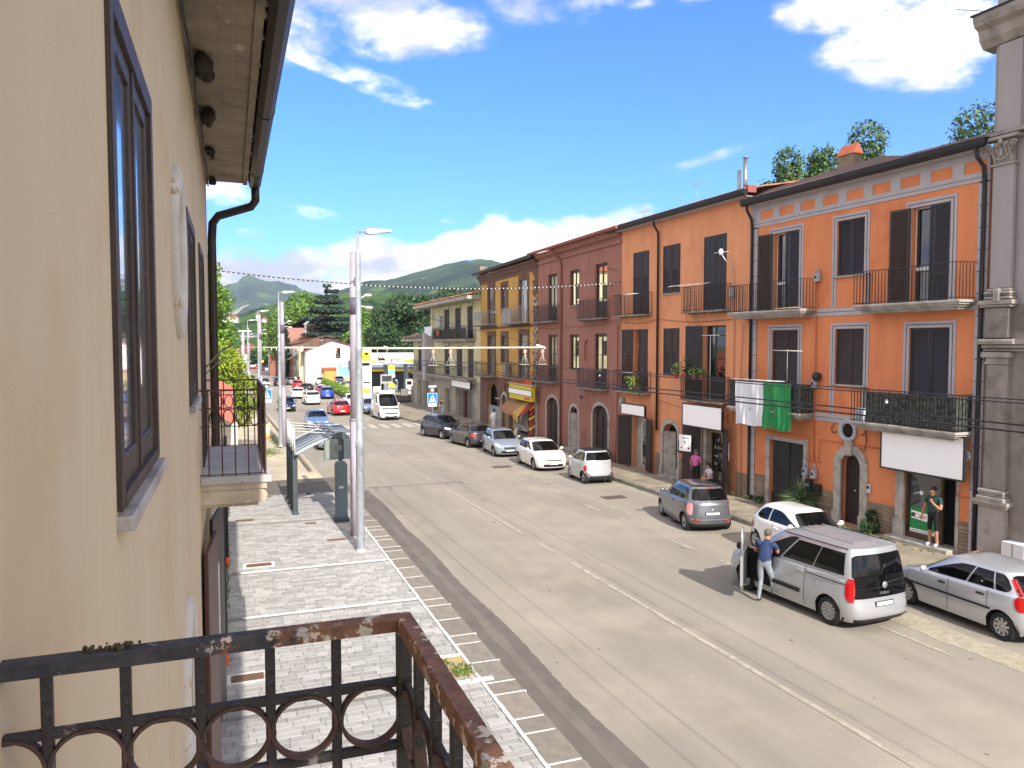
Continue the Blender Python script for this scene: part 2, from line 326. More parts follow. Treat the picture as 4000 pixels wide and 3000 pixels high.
# right pavement with kerb stones
edge = [(-8, 16.9), (44, 16.8), (50, 16.7), (55, 16.2), (60, 15.0), (64, 14.75), (70, 14.3), (86, 14.2)]
def ex(y): return interp(y, edge)
b = MB(); ys_ = [-8 + i * 2 for i in range(48)]
vs = []
for y in ys_: vs += [(ex(y) + .24, y, gz(y) + .14), (21.5, y, gz(y) + .14)]
b.add(vs, [(2 * i, 2 * i + 1, 2 * i + 3, 2 * i + 2) for i in range(len(ys_) - 1)])
walk = b.build('pavement', M_walk); tag(walk, kind='structure')
y = -4.0; kr = random.Random(5)
while y < 86:
    l = kr.uniform(.85, 1.15); dx = ex(y + l) - ex(y)
    MB().add([(0, 0, 0), (.24, 0, 0), (.24 + dx, l - .012, 0), (dx, l - .012, 0), (0.02, 0, .142), (.24, 0, .145), (.24 + dx, l - .012, .145), (dx + .02, l - .012, .142)],
             [(0, 3, 2, 1), (4, 5, 6, 7), (0, 1, 5, 4), (1, 2, 6, 5), (2, 3, 7, 6), (3, 0, 4, 7)]).build('kerb_stone', M_curb, walk, (ex(y), y, gz(y)+kr.uniform(-.006,.006)))
    y += l
b = MB()          # slab joints of the right pavement close to the kerb
for i in range(60):
    y = 8 + i * 1.1; b.box(ex(y) + .26, ex(y) + .9, y, y + .015, gz(y) + .139, gz(y) + .1425)
tag(b.build('pavement_joint', mat('dark_joint', (92, 86, 74), .95)), kind='structure')
# left pavement: pavers, mortar strips, kerb stones
PX0, PX1 = -.36, 4.12
pv = MB(); vs = []
for y in (3, 33.4): vs += [(PX0, y, gz(y) + .125), (PX1 + .12, y, gz(y) + .125)]
pv.add(vs, [(0, 1, 3, 2)]); pav = pv.build('pavement', M_joint); tag(pav, kind='structure')
def paver_mesh(w, l):
    m = MB(); i = .006
    m.add([(0, 0, 0), (w, 0, 0), (w, l, 0), (0, l, 0), (i, i, .006), (w - i, i, .006), (w - i, l - i, .006), (i, l - i, .006)],
          [(4, 5, 6, 7), (0, 1, 5, 4), (1, 2, 6, 5), (2, 3, 7, 6), (3, 0, 4, 7)])
    return m
pm_cache = {}
spots = []
row = 0; y = 8.6; kr = random.Random(9)
cross = [13.05, 18.0, 21.75, 27.9]
while y < 33.2:
    nx = [c for c in cross if y < c < y + .19]
    if nx: y = nx[0] + .07
    l = .168
    x = PX0 - (row % 2) * .17 - kr.choice([0, .05])
    while x < PX1:
        w = kr.choice([.26, .34, .34, .42]); xa, xb = max(x, PX0), min(x + w - .007, PX1)
        if xb - xa > .05 and not (3.45 < (xa + xb) / 2 < 4.3 and 13.15 < y < 14.3): spots.append((xa, y, round(xb - xa, 2), l))
        x += w
    y += l + .007; row += 1
def shows(s): return -(abs(s[0] - 2.6) * .25 + s[1])
spots.sort(key=lambda s: math.hypot(s[0] + .1, s[1]) + (8 if (s[0] < .9 and s[1] < 12) else 0))
far = MB()
for i, (x, y, w, l) in enumerate(spots):
    dz = kr.uniform(-.002, .002)
    if i < 290:
        if w not in pm_cache: pm_cache[w] = paver_mesh(w, l).mesh('paver', M_paver)
        link('paver', pm_cache[w], pav, (x, y, gz(y) + .127 + dz))
    else:
        z = gz(y) + .127 + dz; t = paver_mesh(w, l); far.add([(p[0] + x, p[1] + y, p[2] + z) for p in t.v], t.f)
o = far.build('pavers', M_paver, pav); tag(o, kind='stuff')
b = MB()
for c in cross[1:3]:
    for k in range(14):
        x0 = PX0 + .5 + k * (PX1 - PX0 - .5) / 14; x1 = x0 + (PX1 - PX0 - .5) / 14; w0 = .035 + kr.uniform(0, .02)
        b.box(x0, x1, c - w0, c + w0, gz(c) + .12, gz(c) + .146)
y = 6
while y < 27:
    w0 = .04 + kr.uniform(0, .015); b.box(PX1 + .005, PX1 + .005 + w0 * 1.4, y, y + .4, gz(y) + .12, gz(y) + .149); y += .4
for (x, y, sx, sy) in ((.63, 22.41, .42, .24), (.18, 14.63, .36, .22)):
    for q in ((-1, 1, -1, -.75), (-1, 1, .75, 1), (-1, -.82, -.75, .75), (.82, 1, -.75, .75)): b.box(x + q[0] * sx, x + q[1] * sx, y + q[2] * sy, y + q[3] * sy, gz(y) + .13, gz(y) + .147)
b.box(3.4, 4.12, 14.28, 14.36, gz(14) + .12, gz(14) + .148); b.box(3.5, 4.4, 13.0, 13.13, gz(13) + .12, gz(13) + .149)
tag(b.build('mortar_strip', M_white, pav))
y = 5.0; i = 0
b = MB()
while y < 33.3:
    l = kr.choice([.95, 1.0, 1.0, .5]); bend = interp(y, [(24, 0), (26, .0), (30, -.3), (33.3, -.9)])
    if y < 27.5:
        MB().bbox(0, .56, 0, l - .04, -.14, 0, .012).build('kerb_stone', M_kerbstone, pav, (4.2 + bend, y, gz(y) + .128))
        b.box(4.2 + bend, 4.74 + bend + kr.uniform(-.05, .05), y + l - .045, y + l - .01, gz(y) + .06, gz(y) + .131)
    y += l
tag(b.build('kerb_mortar', M_white, pav))
tag(sheet('planting_pit', [(13.16, 3.5, 4.12), (14.27, 3.5, 4.12)], M_sand, .128), kind='structure')
def weeds(name, cx, cy, rx_, ry_, n, h, z0, label=None, seed=1, m=None, spread=.06):
    r = random.Random(seed); b = MB()
    for i in range(n):
        x = cx + r.gauss(0, .45) * rx_; y = cy + r.gauss(0, .45) * ry_; hh = h * r.uniform(.4, 1)
        for k in range(3):
            a = r.uniform(0, 6.28); s = spread * r.uniform(.5, 1); dx, dy = math.cos(a) * s, math.sin(a) * s; zz = z0 + hh * r.uniform(.2, .9)
            b.add([(x, y, z0 + .0), (x + dx - dy * .35, y + dy + dx * .35, zz), (x + dx * 2, y + dy * 2, zz + .02), (x + dx + dy * .35, y + dy - dx * .35, zz * .98 + z0 * .02)], [(0, 1, 2, 3)])
    o = b.build(name, m or M_grass); tag(o, label, kind='stuff'); return o
M_leafy = mat('leaf_green', (66, 98, 36), .7, (104, 128, 52), 2.5, isl=.3)
weeds('weeds', 3.95, 13.5, .3, .35, 90, .1, gz(13) + .13, seed=2, m=M_leafy, spread=.035)
weeds('weeds', 3.75, 14.0, .2, .2, 24, .08, gz(14) + .13, seed=3, m=M_leafy, spread=.03)
weeds('weeds', 1.75, 48.6, 1.1, 2.4, 520, .05, gz(48), seed=4, spread=.07)
strip('gravel_dust', 14.15, 2, 19, .8, mat('pale_gravel_dust', (176, 167, 146), .95, (152, 143, 126), 5, .6, 60, stain=((130, 122, 106), 22, .56)), .005, n=40, wob=.06)
weeds('weeds', 2.7, 54, .35, 6, 240, .08, gz(54), seed=5, spread=.06)
weeds('weeds', 2.4, 66, .4, 6, 200, .12, gz(66), seed=15, spread=.07)
weeds('weeds', 16.85, 24.5, .07, 6, 160, .1, gz(24), seed=6, m=M_leafy, spread=.04)
weeds('weeds', 16.83, 30.0, .06, 3.5, 90, .09, gz(30), seed=16, m=M_leafy, spread=.04)
weeds('weeds', -.22, 20, .1, 8, 200, .14, gz(20) + .13, seed=7, m=M_leafy, spread=.04)
weeds('weeds', 19.2, 22.0, .15, 6, 120, .2, gz(22) + .15, seed=8, m=M_leafy, spread=.06)
M_drain = mat('rusty_drain_cover', (128, 92, 66), .8, (96, 74, 58), 20, .5, 120)
for x, y, sx, sy, lb in ((.63, 22.41, .33, .16, 'rusty rectangular drain cover in a white mortar frame near the sunlit shadow edge'), (.18, 14.63, .28, .15, 'rusty drain cover in a white frame nearest to the balcony railing'),
                     (3.05, 24.6, .3, .1, 'long rusty cover strip at the foot of the lilac pole'), (1.1, 33.0, .35, .1, 'dark red-brown cover at the driveway edge left of the shelter'), (.35, 28.6, .3, .14, 'grey cover plate close to the shaded wall'), (2.5, 27.3, .18, .1, 'small grey cover plate between shelter post and cabinet'), (2.6, 32.2, .3, .1, 'dark slot cover inside the bus shelter shadow')):
    tag(MB().bbox(-sx, sx, -sy, sy, 0, .02, .005).build('drain_cover', M_drain, None, (x, y, gz(y) + .128)), lb, 'drain cover')
# left side further on: dusty path, low kerb
b = MB()
y = 40
while y < 130: b.box(rx(y, 3.95), rx(y, 4.1), y, y + .97, gz(y) - .02, gz(y) + .12); y += 1
tag(b.build('kerb', M_curb), kind='structure')
# ---------------------------------------------------------------- facade kit: local x runs along the facade, y points at the street, z up
def facade(S0, S1, Z0, Z1, holes, depth=.28, K=10):
    """front wall sheet with real openings and reveals; hole = (s0, s1, z0, z1, rise) rise 0 = square head"""
    b = MB(); xs = sorted({S0, S1} | {h[0] for h in holes} | {h[1] for h in holes}); zs = sorted({Z0, Z1} | {h[2] for h in holes} | {h[3] for h in holes})
    for x0, x1 in zip(xs, xs[1:]):
        for z0, z1 in zip(zs, zs[1:]):
            cx, cz = (x0 + x1) / 2, (z0 + z1) / 2
            if any(h[0] < cx < h[1] and h[2] < cz < h[3] for h in holes): continue
            b.quad((x0, 0, z0), (x0, 0, z1), (x1, 0, z1), (x1, 0, z0))
    for s0, s1, z0, z1, rise in holes:
        if rise:
            pts = arc(s0, s1, z1 - rise, z1, K)
            for (a, za), (c, zc) in zip(pts, pts[1:]):
                if za < z1 - 1e-6 or zc < z1 - 1e-6: b.quad((a, 0, za), (a, 0, z1), (c, 0, z1), (c, 0, zc))
                b.add([(a, 0, za), (c, 0, zc), (c, -depth, zc), (a, -depth, za)], [(0, 1, 2, 3)])
            zt = z1 - rise
        else:
            zt = z1; b.quad((s0, 0, z1), (s1, 0, z1), (s1, -depth, z1), (s0, -depth, z1))
        b.quad((s0, 0, z0), (s0, 0, zt), (s0, -depth, zt), (s0, -depth, z0)); b.quad((s1, 0, z0), (s1, -depth, z0), (s1, -depth, zt), (s1, 0, zt))
        b.quad((s0, 0, z0), (s0, -depth, z0), (s1, -depth, z0), (s1, 0, z0))
    return b
def arc(s0, s1, zs, zt, K=10):
    c = (s0 + s1) / 2; r = (s1 - s0) / 2
    return [(c - r * math.cos(math.pi * k / K), zs + (zt - zs) * math.sin(math.pi * k / K)) for k in range(K + 1)]
def shell(root, L, Z0, Z1, D, m, name='side_wall'):
    """end walls and back of a house"""
    b = MB(); b.quad((0, 0, Z0), (0, 0, Z1), (0, -D, Z1), (0, -D, Z0)); b.quad((L, 0, Z0), (L, -D, Z0), (L, -D, Z1), (L, 0, Z1)); b.quad((0, -D, Z0), (0, -D, Z1), (L, -D, Z1), (L, -D, Z0))
    return b.build(name, m, root)
_leaf = {}
def leaf_mesh(w, h, style):
    """a shutter leaf hinged at x=0; style: louvre, board, half (panel above, louvre below), glass, glassw, slab"""
    k = (round(w, 2), round(h, 2), style)
    if k in _leaf: return _leaf[k]
    t = .04; fr = .07 if style.startswith('glass') else .08; f = MB(); sl = MB()
    f.box(0, fr, -t, 0, 0, h); f.box(w - fr, w, -t, 0, 0, h); f.box(fr, w - fr, -t, 0, h - fr, h); f.box(fr, w - fr, -t, 0, 0, fr)
    def slats(z0, z1):
        n = max(3, int((z1 - z0) / .075)); d = (z1 - z0) / n
        for i in range(n):
            z = z0 + i * d; sl.add([(fr, -.004, z), (w - fr, -.004, z), (w - fr, -.034, z + d * .92), (fr, -.034, z + d * .92), (fr, -.016, z), (w - fr, -.016, z), (w - fr, -.040, z + d * .86), (fr, -.040, z + d * .86)],
                               [(0, 3, 2, 1), (4, 5, 6, 7), (0, 1, 5, 4), (3, 7, 6, 2)])
    def panel(z0, z1):
        f.box(fr, w - fr, -.03, -.018, z0, z1); f.box(fr + .04, w - fr - .04, -.018, -.010, z0 + .05, z1 - .05)
    if style == 'louvre':
        mid = h * .28 if h > 2.2 else None
        if mid: slats(fr, mid - .03); f.box(fr, w - fr, -t, 0, mid - .03, mid + .03); slats(mid + .03, h - fr)
        else: slats(fr, h - fr)
    elif style == 'half':
        a = h * .30 if h > 2.4 else fr; bq = h * .60 if h > 2.4 else h * .5
        if a > fr: panel(fr, a - .03); f.box(fr, w - fr, -t, 0, a - .03, a + .03)
        slats(a + (.03 if a > fr else 0), bq - .03); f.box(fr, w - fr, -t, 0, bq - .03, bq + .03); panel(bq + .03, h - fr)
    elif style == 'board':
        f.box(fr, w - fr, -.035, -.012, fr, h - fr); f.box(w * .5 - .01, w * .5 + .01, -.012, -.006, fr, h - fr); f.box(fr, w - fr, -.012, -.002, h * .5 - .05, h * .5 + .05)
    elif style == 'slab':
        f = MB(); f.bbox(0, w, -.05, 0, 0, h, .01)
    elif style.startswith('glass'):
        lo = h * .3 if h > 2.3 else 0
        if lo: f.box(fr, w - fr, -.03, -.012, fr, lo); f.box(fr, w - fr, -t, 0, lo, lo + .06)
        sl.box(fr, w - fr, -.024, -.018, (lo + .06) if lo else fr, h - fr)
    me = f.mesh('leaf', [M_brownwood]); ms = sl.mesh('slats', [M_brownwood]) if sl.v else None
    _leaf[k] = (me, ms); return _leaf[k]
_leafm = {}
def leaf(root, name, w, h, style, loc, ang=0.0, m=None, mg=None, mirror=False):
    me, ms = leaf_mesh(w, h, style); m = m or M_brownwood
    key = (me.name, m.name)
    if key not in _leafm: c = me.copy(); c.materials.clear(); c.materials.append(m); _leafm[key] = c
    o = link(name, _leafm[key], root, loc, (0, 0, ang + (0 if not mirror else 0)))
    if mirror: o.scale = (-1, 1, 1)
    if ms:
        mm = (mg or (M_glassw if style == 'glassw' else M_glassd)) if style.startswith('glass') else m; key = (ms.name, mm.name)
        if key not in _leafm: c = ms.copy(); c.materials.clear(); c.materials.append(mm); _leafm[key] = c
        s = link('pane' if style.startswith('glass') else 'slats', _leafm[key], o)
        if not style.startswith('glass'): s['kind'] = 'stuff'
    return o
def pair(root, s0, s1, z0, z1, style, out=-.04, m=None, name='shutter', a0=0.0, a1=0.0, mg=None):
    """two leaves filling s0..s1; a0/a1 swing the near / far leaf open (radians, outwards)"""
    w = (s1 - s0) / 2 - .006
    leaf(root, name, w, z1 - z0, style, (s0, out, z0), a0, m, mg)
    leaf(root, name, w, z1 - z0, style, (s1, out, z0), -a1, m, mg, mirror=True)
def frame(root, s0, s1, z0, z1, w, out, m, name='frame', bottom=False, groove=None, proud=.025):
    """surround band of width w outside the opening s0..s1, z0..z1"""
    b = MB(); y0, y1 = out, out + proud
    b.box(s0 - w, s0, y0, y1, z0, z1 + w); b.box(s1, s1 + w, y0, y1, z0, z1 + w); b.box(s0, s1, y0, y1, z1, z1 + w)
    if bottom: b.box(s0 - w, s1 + w, y0, y1, z0 - w, z0)
    ms = [m]
    if groove:
        ms.append(groove); g = w * .5; t = .012; e = y1 + .002
        b.box(s0 - g - t, s0 - g + t, y1, e, z0, z1 + g + t, 1); b.box(s1 + g - t, s1 + g + t, y1, e, z0, z1 + g + t, 1); b.box(s0 - g + t, s1 + g - t, y1, e, z1 + g - t, z1 + g + t, 1)
    return b.build(name, ms, root)
def arch_frame(root, s0, s1, z0, z1, rise, w, m, name='stone_arch', proud=.05, key=False, base=True):
    b = MB(); pi_, po = arc(s0, s1, z1 - rise, z1), arc(s0 - w, s1 + w, z1 - rise, z1 + w); y = proud
    po = [(s0 - w, z0)] + po + [(s1 + w, z0)]; pi_ = [(s0, z0)] + pi_ + [(s1, z0)]
    for k in range(len(pi_) - 1):
        (a, za), (c, zc) = pi_[k], pi_[k + 1]; (e, ze), (g_, zg) = po[k], po[k + 1]
        b.add([(a, y, za), (c, y, zc), (g_, y, zg), (e, y, ze)], [(0, 1, 2, 3)]); b.quad((e, y, ze), (g_, y, zg), (g_, 0, zg), (e, 0, ze)); b.quad((a, y, za), (a, -.12, za), (c, -.12, zc), (c, y, zc))
    if base: b.box(s0 - w - .03, s0 + .02, 0, y + .04, z0, z0 + .5); b.box(s1 - .02, s1 + w + .03, 0, y + .04, z0, z0 + .5)
    if key: c = (s0 + s1) / 2; b.add([(c - .1, y + .002, z1 - .06), (c + .1, y + .002, z1 - .06), (c + .14, y + .002, z1 + w + .12), (c - .14, y + .002, z1 + w + .12), (c - .1, y + .09, z1 - .06), (c + .1, y + .09, z1 - .06), (c + .14, y + .12, z1 + w + .12), (c - .14, y + .12, z1 + w + .12)], [(4, 5, 6, 7), (0, 1, 5, 4), (1, 2, 6, 5), (2, 3, 7, 6), (3, 0, 4, 7)])
    return b.build(name, m, root)
def railing(b, s0, s1, d, z0, h, step=.12, r=.008, scroll=None, ends=(1, 1), mid=False):
    """balusters on three sides; d = how far it stands out"""
    zt = z0 + h
    for z in ([z0 + .06, zt] + ([zt - .14] if mid else [])):
        b.box(s0, s1, d - .012, d + .012, z - .01, z + .01)
        for e, x in zip(ends, (s0, s1)):
            if e: b.box(x - .012, x + .012, 0, d - .012, z - .01, z + .01)
    n = max(2, int((s1 - s0) / step))
    for i in range(n + 1):
        x = s0 + (s1 - s0) * i / n
        if scroll and scroll[0] < x < scroll[1]: continue
        b.box(x - r, x + r, d - r, d + r, z0, zt - .01)
    for e, x in zip(ends, (s0, s1)):
        if e:
            k = max(1, int(d / step))
            for i in range(k): y = d * i / k; b.box(x - r, x + r, y + .02 - r, y + .02 + r, z0, zt - .01)
    if scroll:
        a, c = scroll; m = (a + c) / 2; q = (c - a) / 4
        for x in (a, c): b.box(x - r, x + r, d - r, d + r, z0, zt - .01)
        nz_ = int(h / (2 * q + .01))
        for i in range(nz_):
            zc = z0 + .08 + (h - .12) * (i + .5) / nz_
            for sx in (-1, 1):
                b.tube([(m + sx * (q + q * .92 * math.cos(t) * (1 - .0 * t)), d, zc + (h / nz_ / 2.2) * math.sin(t)) for t in [k * math.pi / 5 for k in range(10)]], r * .8, 4, closed=True)
def balcony(root, s0, s1, z, d, h=1.05, style='stone', scroll=None, mr=None, mslab=None, step=.12, ends=(1, 1), mid=False):
    b = MB()
    if style == 'moulded':
        b.bbox(s0, s1, 0, d, z - .07, z, .012); b.box(s0 + .05, s1 - .05, 0, d - .05, z - .13, z - .072); b.box(s0 + .12, s1 - .12, 0, d - .12, z - .19, z - .132); b.box(s0 + .2, s1 - .2, 0, d - .22, z - .26, z - .192)
    elif style == 'curved':
        b.bbox(s0, s1, 0, d, z - .08, z, .012); b.box(s0 + .06, s1 - .06, 0, d - .1, z - .16, z - .082)
        for k in range(5): q = .16 + .09 * k; b.box(s0 + .1 + .02 * k, s1 - .1 - .02 * k, 0, d * (1 - (k + 1) / 7), z - .162 - .07 * (k + 1), z - .162 - .07 * k)
    else:
        b.bbox(s0, s1, 0, d, z - .07, z, .01)
        for x in np.arange(s0 + .3, s1 - .1, .7): b.box(x - .03, x + .03, 0, d - .06, z - .12, z - .072)
    o = b.build('balcony', mslab or M_concrete, root)
    rb = MB(); railing(rb, s0 + .03, s1 - .03, d - .04, z, h, step, scroll=scroll, ends=ends, mid=mid)
    rb.build('railing', mr or M_iron, o)
    return o
def pipe(root, pts, r, m, name='downpipe'):
    b = MB(); b.tube(pts, r, 10); return b.build(name, m, root)
def rooftiles(root, s0, s1, y0, z0, y1, z1, m, name='roof_tiles', pitch=.22, rows=None, rid=True):
    """corrugated clay tile slope from the eave (y0,z0) up to (y1,z1)"""
    L_ = math.hypot(y1 - y0, z1 - z0); rows = rows or max(2, int(L_ / .38)); b = MB(); r = random.Random(int(abs(s0 * 7 + z0 * 13)))
    n = int((s1 - s0) / pitch); dy, dz = (y1 - y0) / rows, (z1 - z0) / rows; nrm = Vector((0, -(z1 - z0), (y1 - y0))).normalized()
    if nrm.z < 0: nrm = -nrm
    for j in range(rows):
        for i in range(n):
            x = s0 + (i + .5) * pitch + r.uniform(-.01, .01); y, z = y0 + dy * j, z0 + dz * j; up = .02 + r.uniform(0, .012)
            vs = []
            for t, rr_ in ((0, pitch * .5), (1.12, pitch * .42)):
                yy, zz = y + dy * t, z + dz * t
                for k in range(5):
                    a = math.pi * k / 4; hgt_ = math.sin(a) * rr_ * .55 + up + (.02 if t == 0 else 0)
                    vs.append((x - math.cos(a) * rr_, yy + nrm.y * hgt_, zz + nrm.z * hgt_))
            b.add(vs, [(k, k + 1, k + 6, k + 5) for k in range(4)] + [(0, 4, 3, 2, 1)], 0, True)
    b.quad((s0, y0, z0), (s1, y0, z0), (s1, y1, z1), (s0, y1, z1))
    o = b.build(name, m, root); o['kind'] = 'stuff'; return o
def gutter(root, s0, s1, y, z, r, m, name='gutter', h=None):
    b = MB(); h = h or r; n = 6
    p = [(y - r, z)] + [(y - r * math.cos(math.pi * k / n), z - h * math.sin(math.pi * k / n)) for k in range(1, n)] + [(y + r, z), (y + r * .9, z + .01), (y - r, z + .01)]
    b.prism(p, s1 - s0, 0, 'x', s0); return b.build(name, m, root)
def bricks(root, s0, s1, z0, z1, m, out=.0, w=(.3, .6), h=.115, seed=1, name='cladding_stone'):
    r = random.Random(seed); z = z0; me = {}
    while z < z1 - .02:
        x = s0
        hh = min(h, z1 - z)
        while x < s1 - .03:
            ww = round(min(r.choice([w[0], (w[0] + w[1]) / 2, w[1]]), s1 - x), 2)
            if s1 - (x + ww) < .1: ww = round(s1 - x, 2)
            key = (ww, round(hh, 2))
            if key not in me: me[key] = MB().box(.004, ww - .008, 0, .035, .004, hh - .01).mesh(name, m)
            link(name, me[key], root, (x, out + r.uniform(-.012, .006), z)); x += ww
        z += h
def place(A, B, label, cat='house', name='apartment_house'):
    """root empty of a facade that runs from plan point A to B with the street on its left-hand normal"""
    d = Vector((B[0] - A[0], B[1] - A[1])); e = empty(name, label, cat, (A[0], A[1], 0), math.atan2(d.y, d.x)); return e, d.length
def rack(root_loc, ang, label, w=1.1, d=.5, m=None, name='clothes_rack', tilt=0):
    b = MB()
    for i in range(5): x = -w / 2 + w * i / 4; b.tube([(x, 0, 0), (x, d, .0)], .007, 5)
    b.tube([(-w / 2, 0, 0), (w / 2, 0, 0)], .009, 5); b.tube([(-w / 2, d, 0), (w / 2, d, 0)], .009, 5)
    o = b.build(name, m or M_whiteplastic, None, root_loc, (tilt, 0, ang)); tag(o, label, 'clothes rack'); return o
# ---------------------------------------------------------------- the row of houses on the right
M_or1 = mat('orange_render', (216, 134, 88), .9, (200, 121, 78), 2.0, .18, 60, streak=6, dirt=(194, 112, 74), dsc=.7, grime=((150, 108, 84), .35))
M_or2 = mat('peach_render', (219, 151, 109), .9, (204, 138, 98), 2.0, .18, 60, streak=6, dirt=(198, 130, 92), dsc=.7, grime=((150, 118, 94), .45))
M_br3 = mat('terracotta_brown_render', (158, 109, 94), .9, (144, 97, 83), 2.0, .18, 60, streak=6, dirt=(136, 92, 78), dsc=.7, grime=((112, 88, 78), .5))
M_ye4 = mat('old_yellow_render', (202, 158, 76), .92, (186, 142, 70), 1.0, .2, 40, streak=4, dirt=(160, 128, 90), dsc=.7)
M_bn4 = mat('flaking_brown_render', (98, 68, 60), .92, (112, 82, 72), 1.6, .3, 40, streak=2, stain=((150, 130, 116), 1.3, .64))
M_cr5 = mat('cream_render', (206, 198, 160), .92, (190, 182, 150), 1.0, .2, 40, streak=5, dirt=(170, 164, 140), dsc=.6)
M_gr5 = mat('grey_rusticated_plaster', (168, 162, 150), .92, (146, 140, 130), 1.3, .3, 40, streak=2, dirt=(128, 122, 112), dsc=.9)
M_trim = mat('grey_trim_paint', (172, 168, 172), .85, (160, 156, 160), 2, .1, 50)
M_groove = mat('painted_groove', (52, 56, 62), .9)
M_gut = mat('dark_gutter', (36, 33, 36), .5, (46, 42, 44), 3, metal=.3)
M_stone = mat('cladding_stone', (118, 102, 86), .9, (142, 126, 108), 5, .5, 50, isl=.22)
M_limestone = mat('pale_limestone', (176, 170, 162), .88, (150, 145, 138), 3, .3, 50, dirt=(128, 122, 116), dsc=1.5)
M_redgut = mat('painted_red_gutter', (156, 92, 84), .6, (140, 80, 72), 3)
M_camonet = mat('camouflage_netting', (44, 52, 48), .9, (92, 96, 88), 14, .4, 60, stain=((24, 30, 28), 9, .53))
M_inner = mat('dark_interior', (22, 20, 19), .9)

# ---- B1: orange house with grey trim ------------------------------------------------------------
B1, L1 = place((19.9, 15.75), (19.45, 25.58), 'orange house with grey window surrounds, shop and arched door, right of the peach house')
UP = [(7.23, 8.59, 7.38, 10.32), (4.28, 5.46, 8.43, 10.33), (1.17, 2.5, 7.38, 10.30)]
LO = [(7.22, 8.59, 3.62, 6.66), (4.22, 5.46, 4.73, 6.65), (1.1, 2.48, 3.62, 6.62)]
GZ1 = -.02
hol = [(*h, 0) for h in UP + LO] + [(6.83, 8.6, GZ1, 2.47, 0), (4.22, 5.06, GZ1, 2.42, .42), (.75, 2.5, GZ1 + .1, 2.55, 0), (4.5, 5.06, 2.96, 3.42, 0)]
facade(0, L1, -.3, 11.55, hol[:-1], .3).build('wall', M_or1, B1)
shell(B1, L1, -.3, 11.55, 9, M_or1)
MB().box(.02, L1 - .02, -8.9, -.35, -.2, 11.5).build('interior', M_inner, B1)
for (s0, s1, z0, z1) in LO + UP: frame(B1, s0, s1, z0 if z1 - z0 < 2.2 else z0 + .0, z1, .2, 0, M_trim, 'window_surround', groove=M_groove)
# panels under the middle windows
for zb, zt in ((7.39, 8.42), (3.7, 4.72)):
    b = MB(); b.box(4.02, 4.22, 0, .022, zb, zt); b.box(5.46, 5.66, 0, .022, zb, zt); b.box(4.1, 4.12, .022, .025, zb, zt, 1); b.box(5.56, 5.58, .022, .025, zb, zt, 1)
    split(b, 'surround_panel', [M_trim, M_groove], B1)
    MB().bbox(4.12, 5.56, 0, .09, zt - .02, zt + .03).build('sill', M_limestone, B1)
for z0, z1 in ((7.11, 7.37), (3.42, 3.69)):
    b = MB(); b.box(.33, L1 - .05, 0, .03, z0, z1); b.box(.33, L1 - .05, .03, .034, (z0 + z1) / 2 - .008, (z0 + z1) / 2 + .008, 1); b.build('string_course', [M_trim, M_groove], B1)
b = MB(); b.box(0, L1, 0, .03, 10.69, 10.95); b.box(0, L1, 0, .03, 11.29, 11.53)
xs = [0.45, 1.0, 1.74, 2.36, 3.1, 3.72, 4.5, 5.08, 5.78, 6.4, 7.0, 7.7, 8.2, 9.03, 9.68]
P_ = [(-.3, .3), (1.02, 1.74), (2.1, 2.86), (3.22, 3.98), (4.34, 5.06), (5.44, 6.2), (6.54, 7.24), (7.6, 8.36), (9.02, 9.68)]
P_ = [(.08 + 1.07 * k, .78 + 1.07 * k) for k in range(9)]
prev = 0
for a, c in P_: b.box(prev, a, 0, .03, 10.95, 11.29); prev = c
b.box(prev, L1, 0, .03, 10.95, 11.29); b.box(0, L1, .03, .033, 10.8, 10.815, 1)
b.build('frieze', [M_trim, M_groove], B1)
for a, c in P_: MB().box(a, c, 0, .012, 10.95, 11.29).build('frieze_panel', M_or1, B1)
b = MB(); b.box(9.46, L1, 0, .012, -.2, 10.69); b.box(0, .32, 0, .012, -.2, 10.69); split(b, 'joint_backing', M_groove, B1)
qm = MB().box(0, .36, 0, .032, 0, .60).mesh('quoin_block', M_trim); qm2 = MB().box(0, .32, 0, .032, 0, .60).mesh('quoin_block', M_trim)
for k in range(17):
    z = .12 + k * .62
    if z + .6 > 10.68: break
    link('quoin_block', qm, B1, (9.47, 0, z)); link('quoin_block', qm2, B1, (0, 0, z))
# windows
pair(B1, *UP[1], 'louvre', -.06, M_blackblue); pair(B1, *LO[1], 'louvre', -.06, M_brownwood)
pair(B1, *LO[0], 'louvre', -.06, M_brownwood); pair(B1, *LO[2], 'louvre', -.05, M_blackblue)
for s0, s1, z0, z1 in (UP[0], UP[2]):
    w = (s1 - s0) / 2
    leaf(B1, 'shutter', w, z1 - z0, 'louvre', (s1, .05, z0), -rad(172), M_brownwood, mirror=True)
    leaf(B1, 'shutter', w * 1.02, z1 - z0, 'louvre', (s0, .0, z0), rad(3), M_blackblue)
    wf = frame(B1, s0 + .05, s1 - .05, z0, z1 - .05, .05, -.2, M_whitepaint, 'french_door')
    pn = MB(); pn.box(s0 + w, s1 - .05, -.2, -.17, z0 + .05, z0 + 1.0); pn.build('pane', M_glassd, wf)
    MB().box(s0 + w, s1 - .06, -.2, -.165, z0 + 1.1, z1 - .1).build('pane', M_glassd, wf)
    MB().box(s0 + w, s1 - .05, -.21, -.15, z0 + 1.0, z0 + 1.1).build('rail', M_whitepaint, wf)
    MB().box(s0 + w - .03, s0 + w + .03, -.21, -.14, z0, z1 - .05).build('mullion', M_whitepaint, wf)
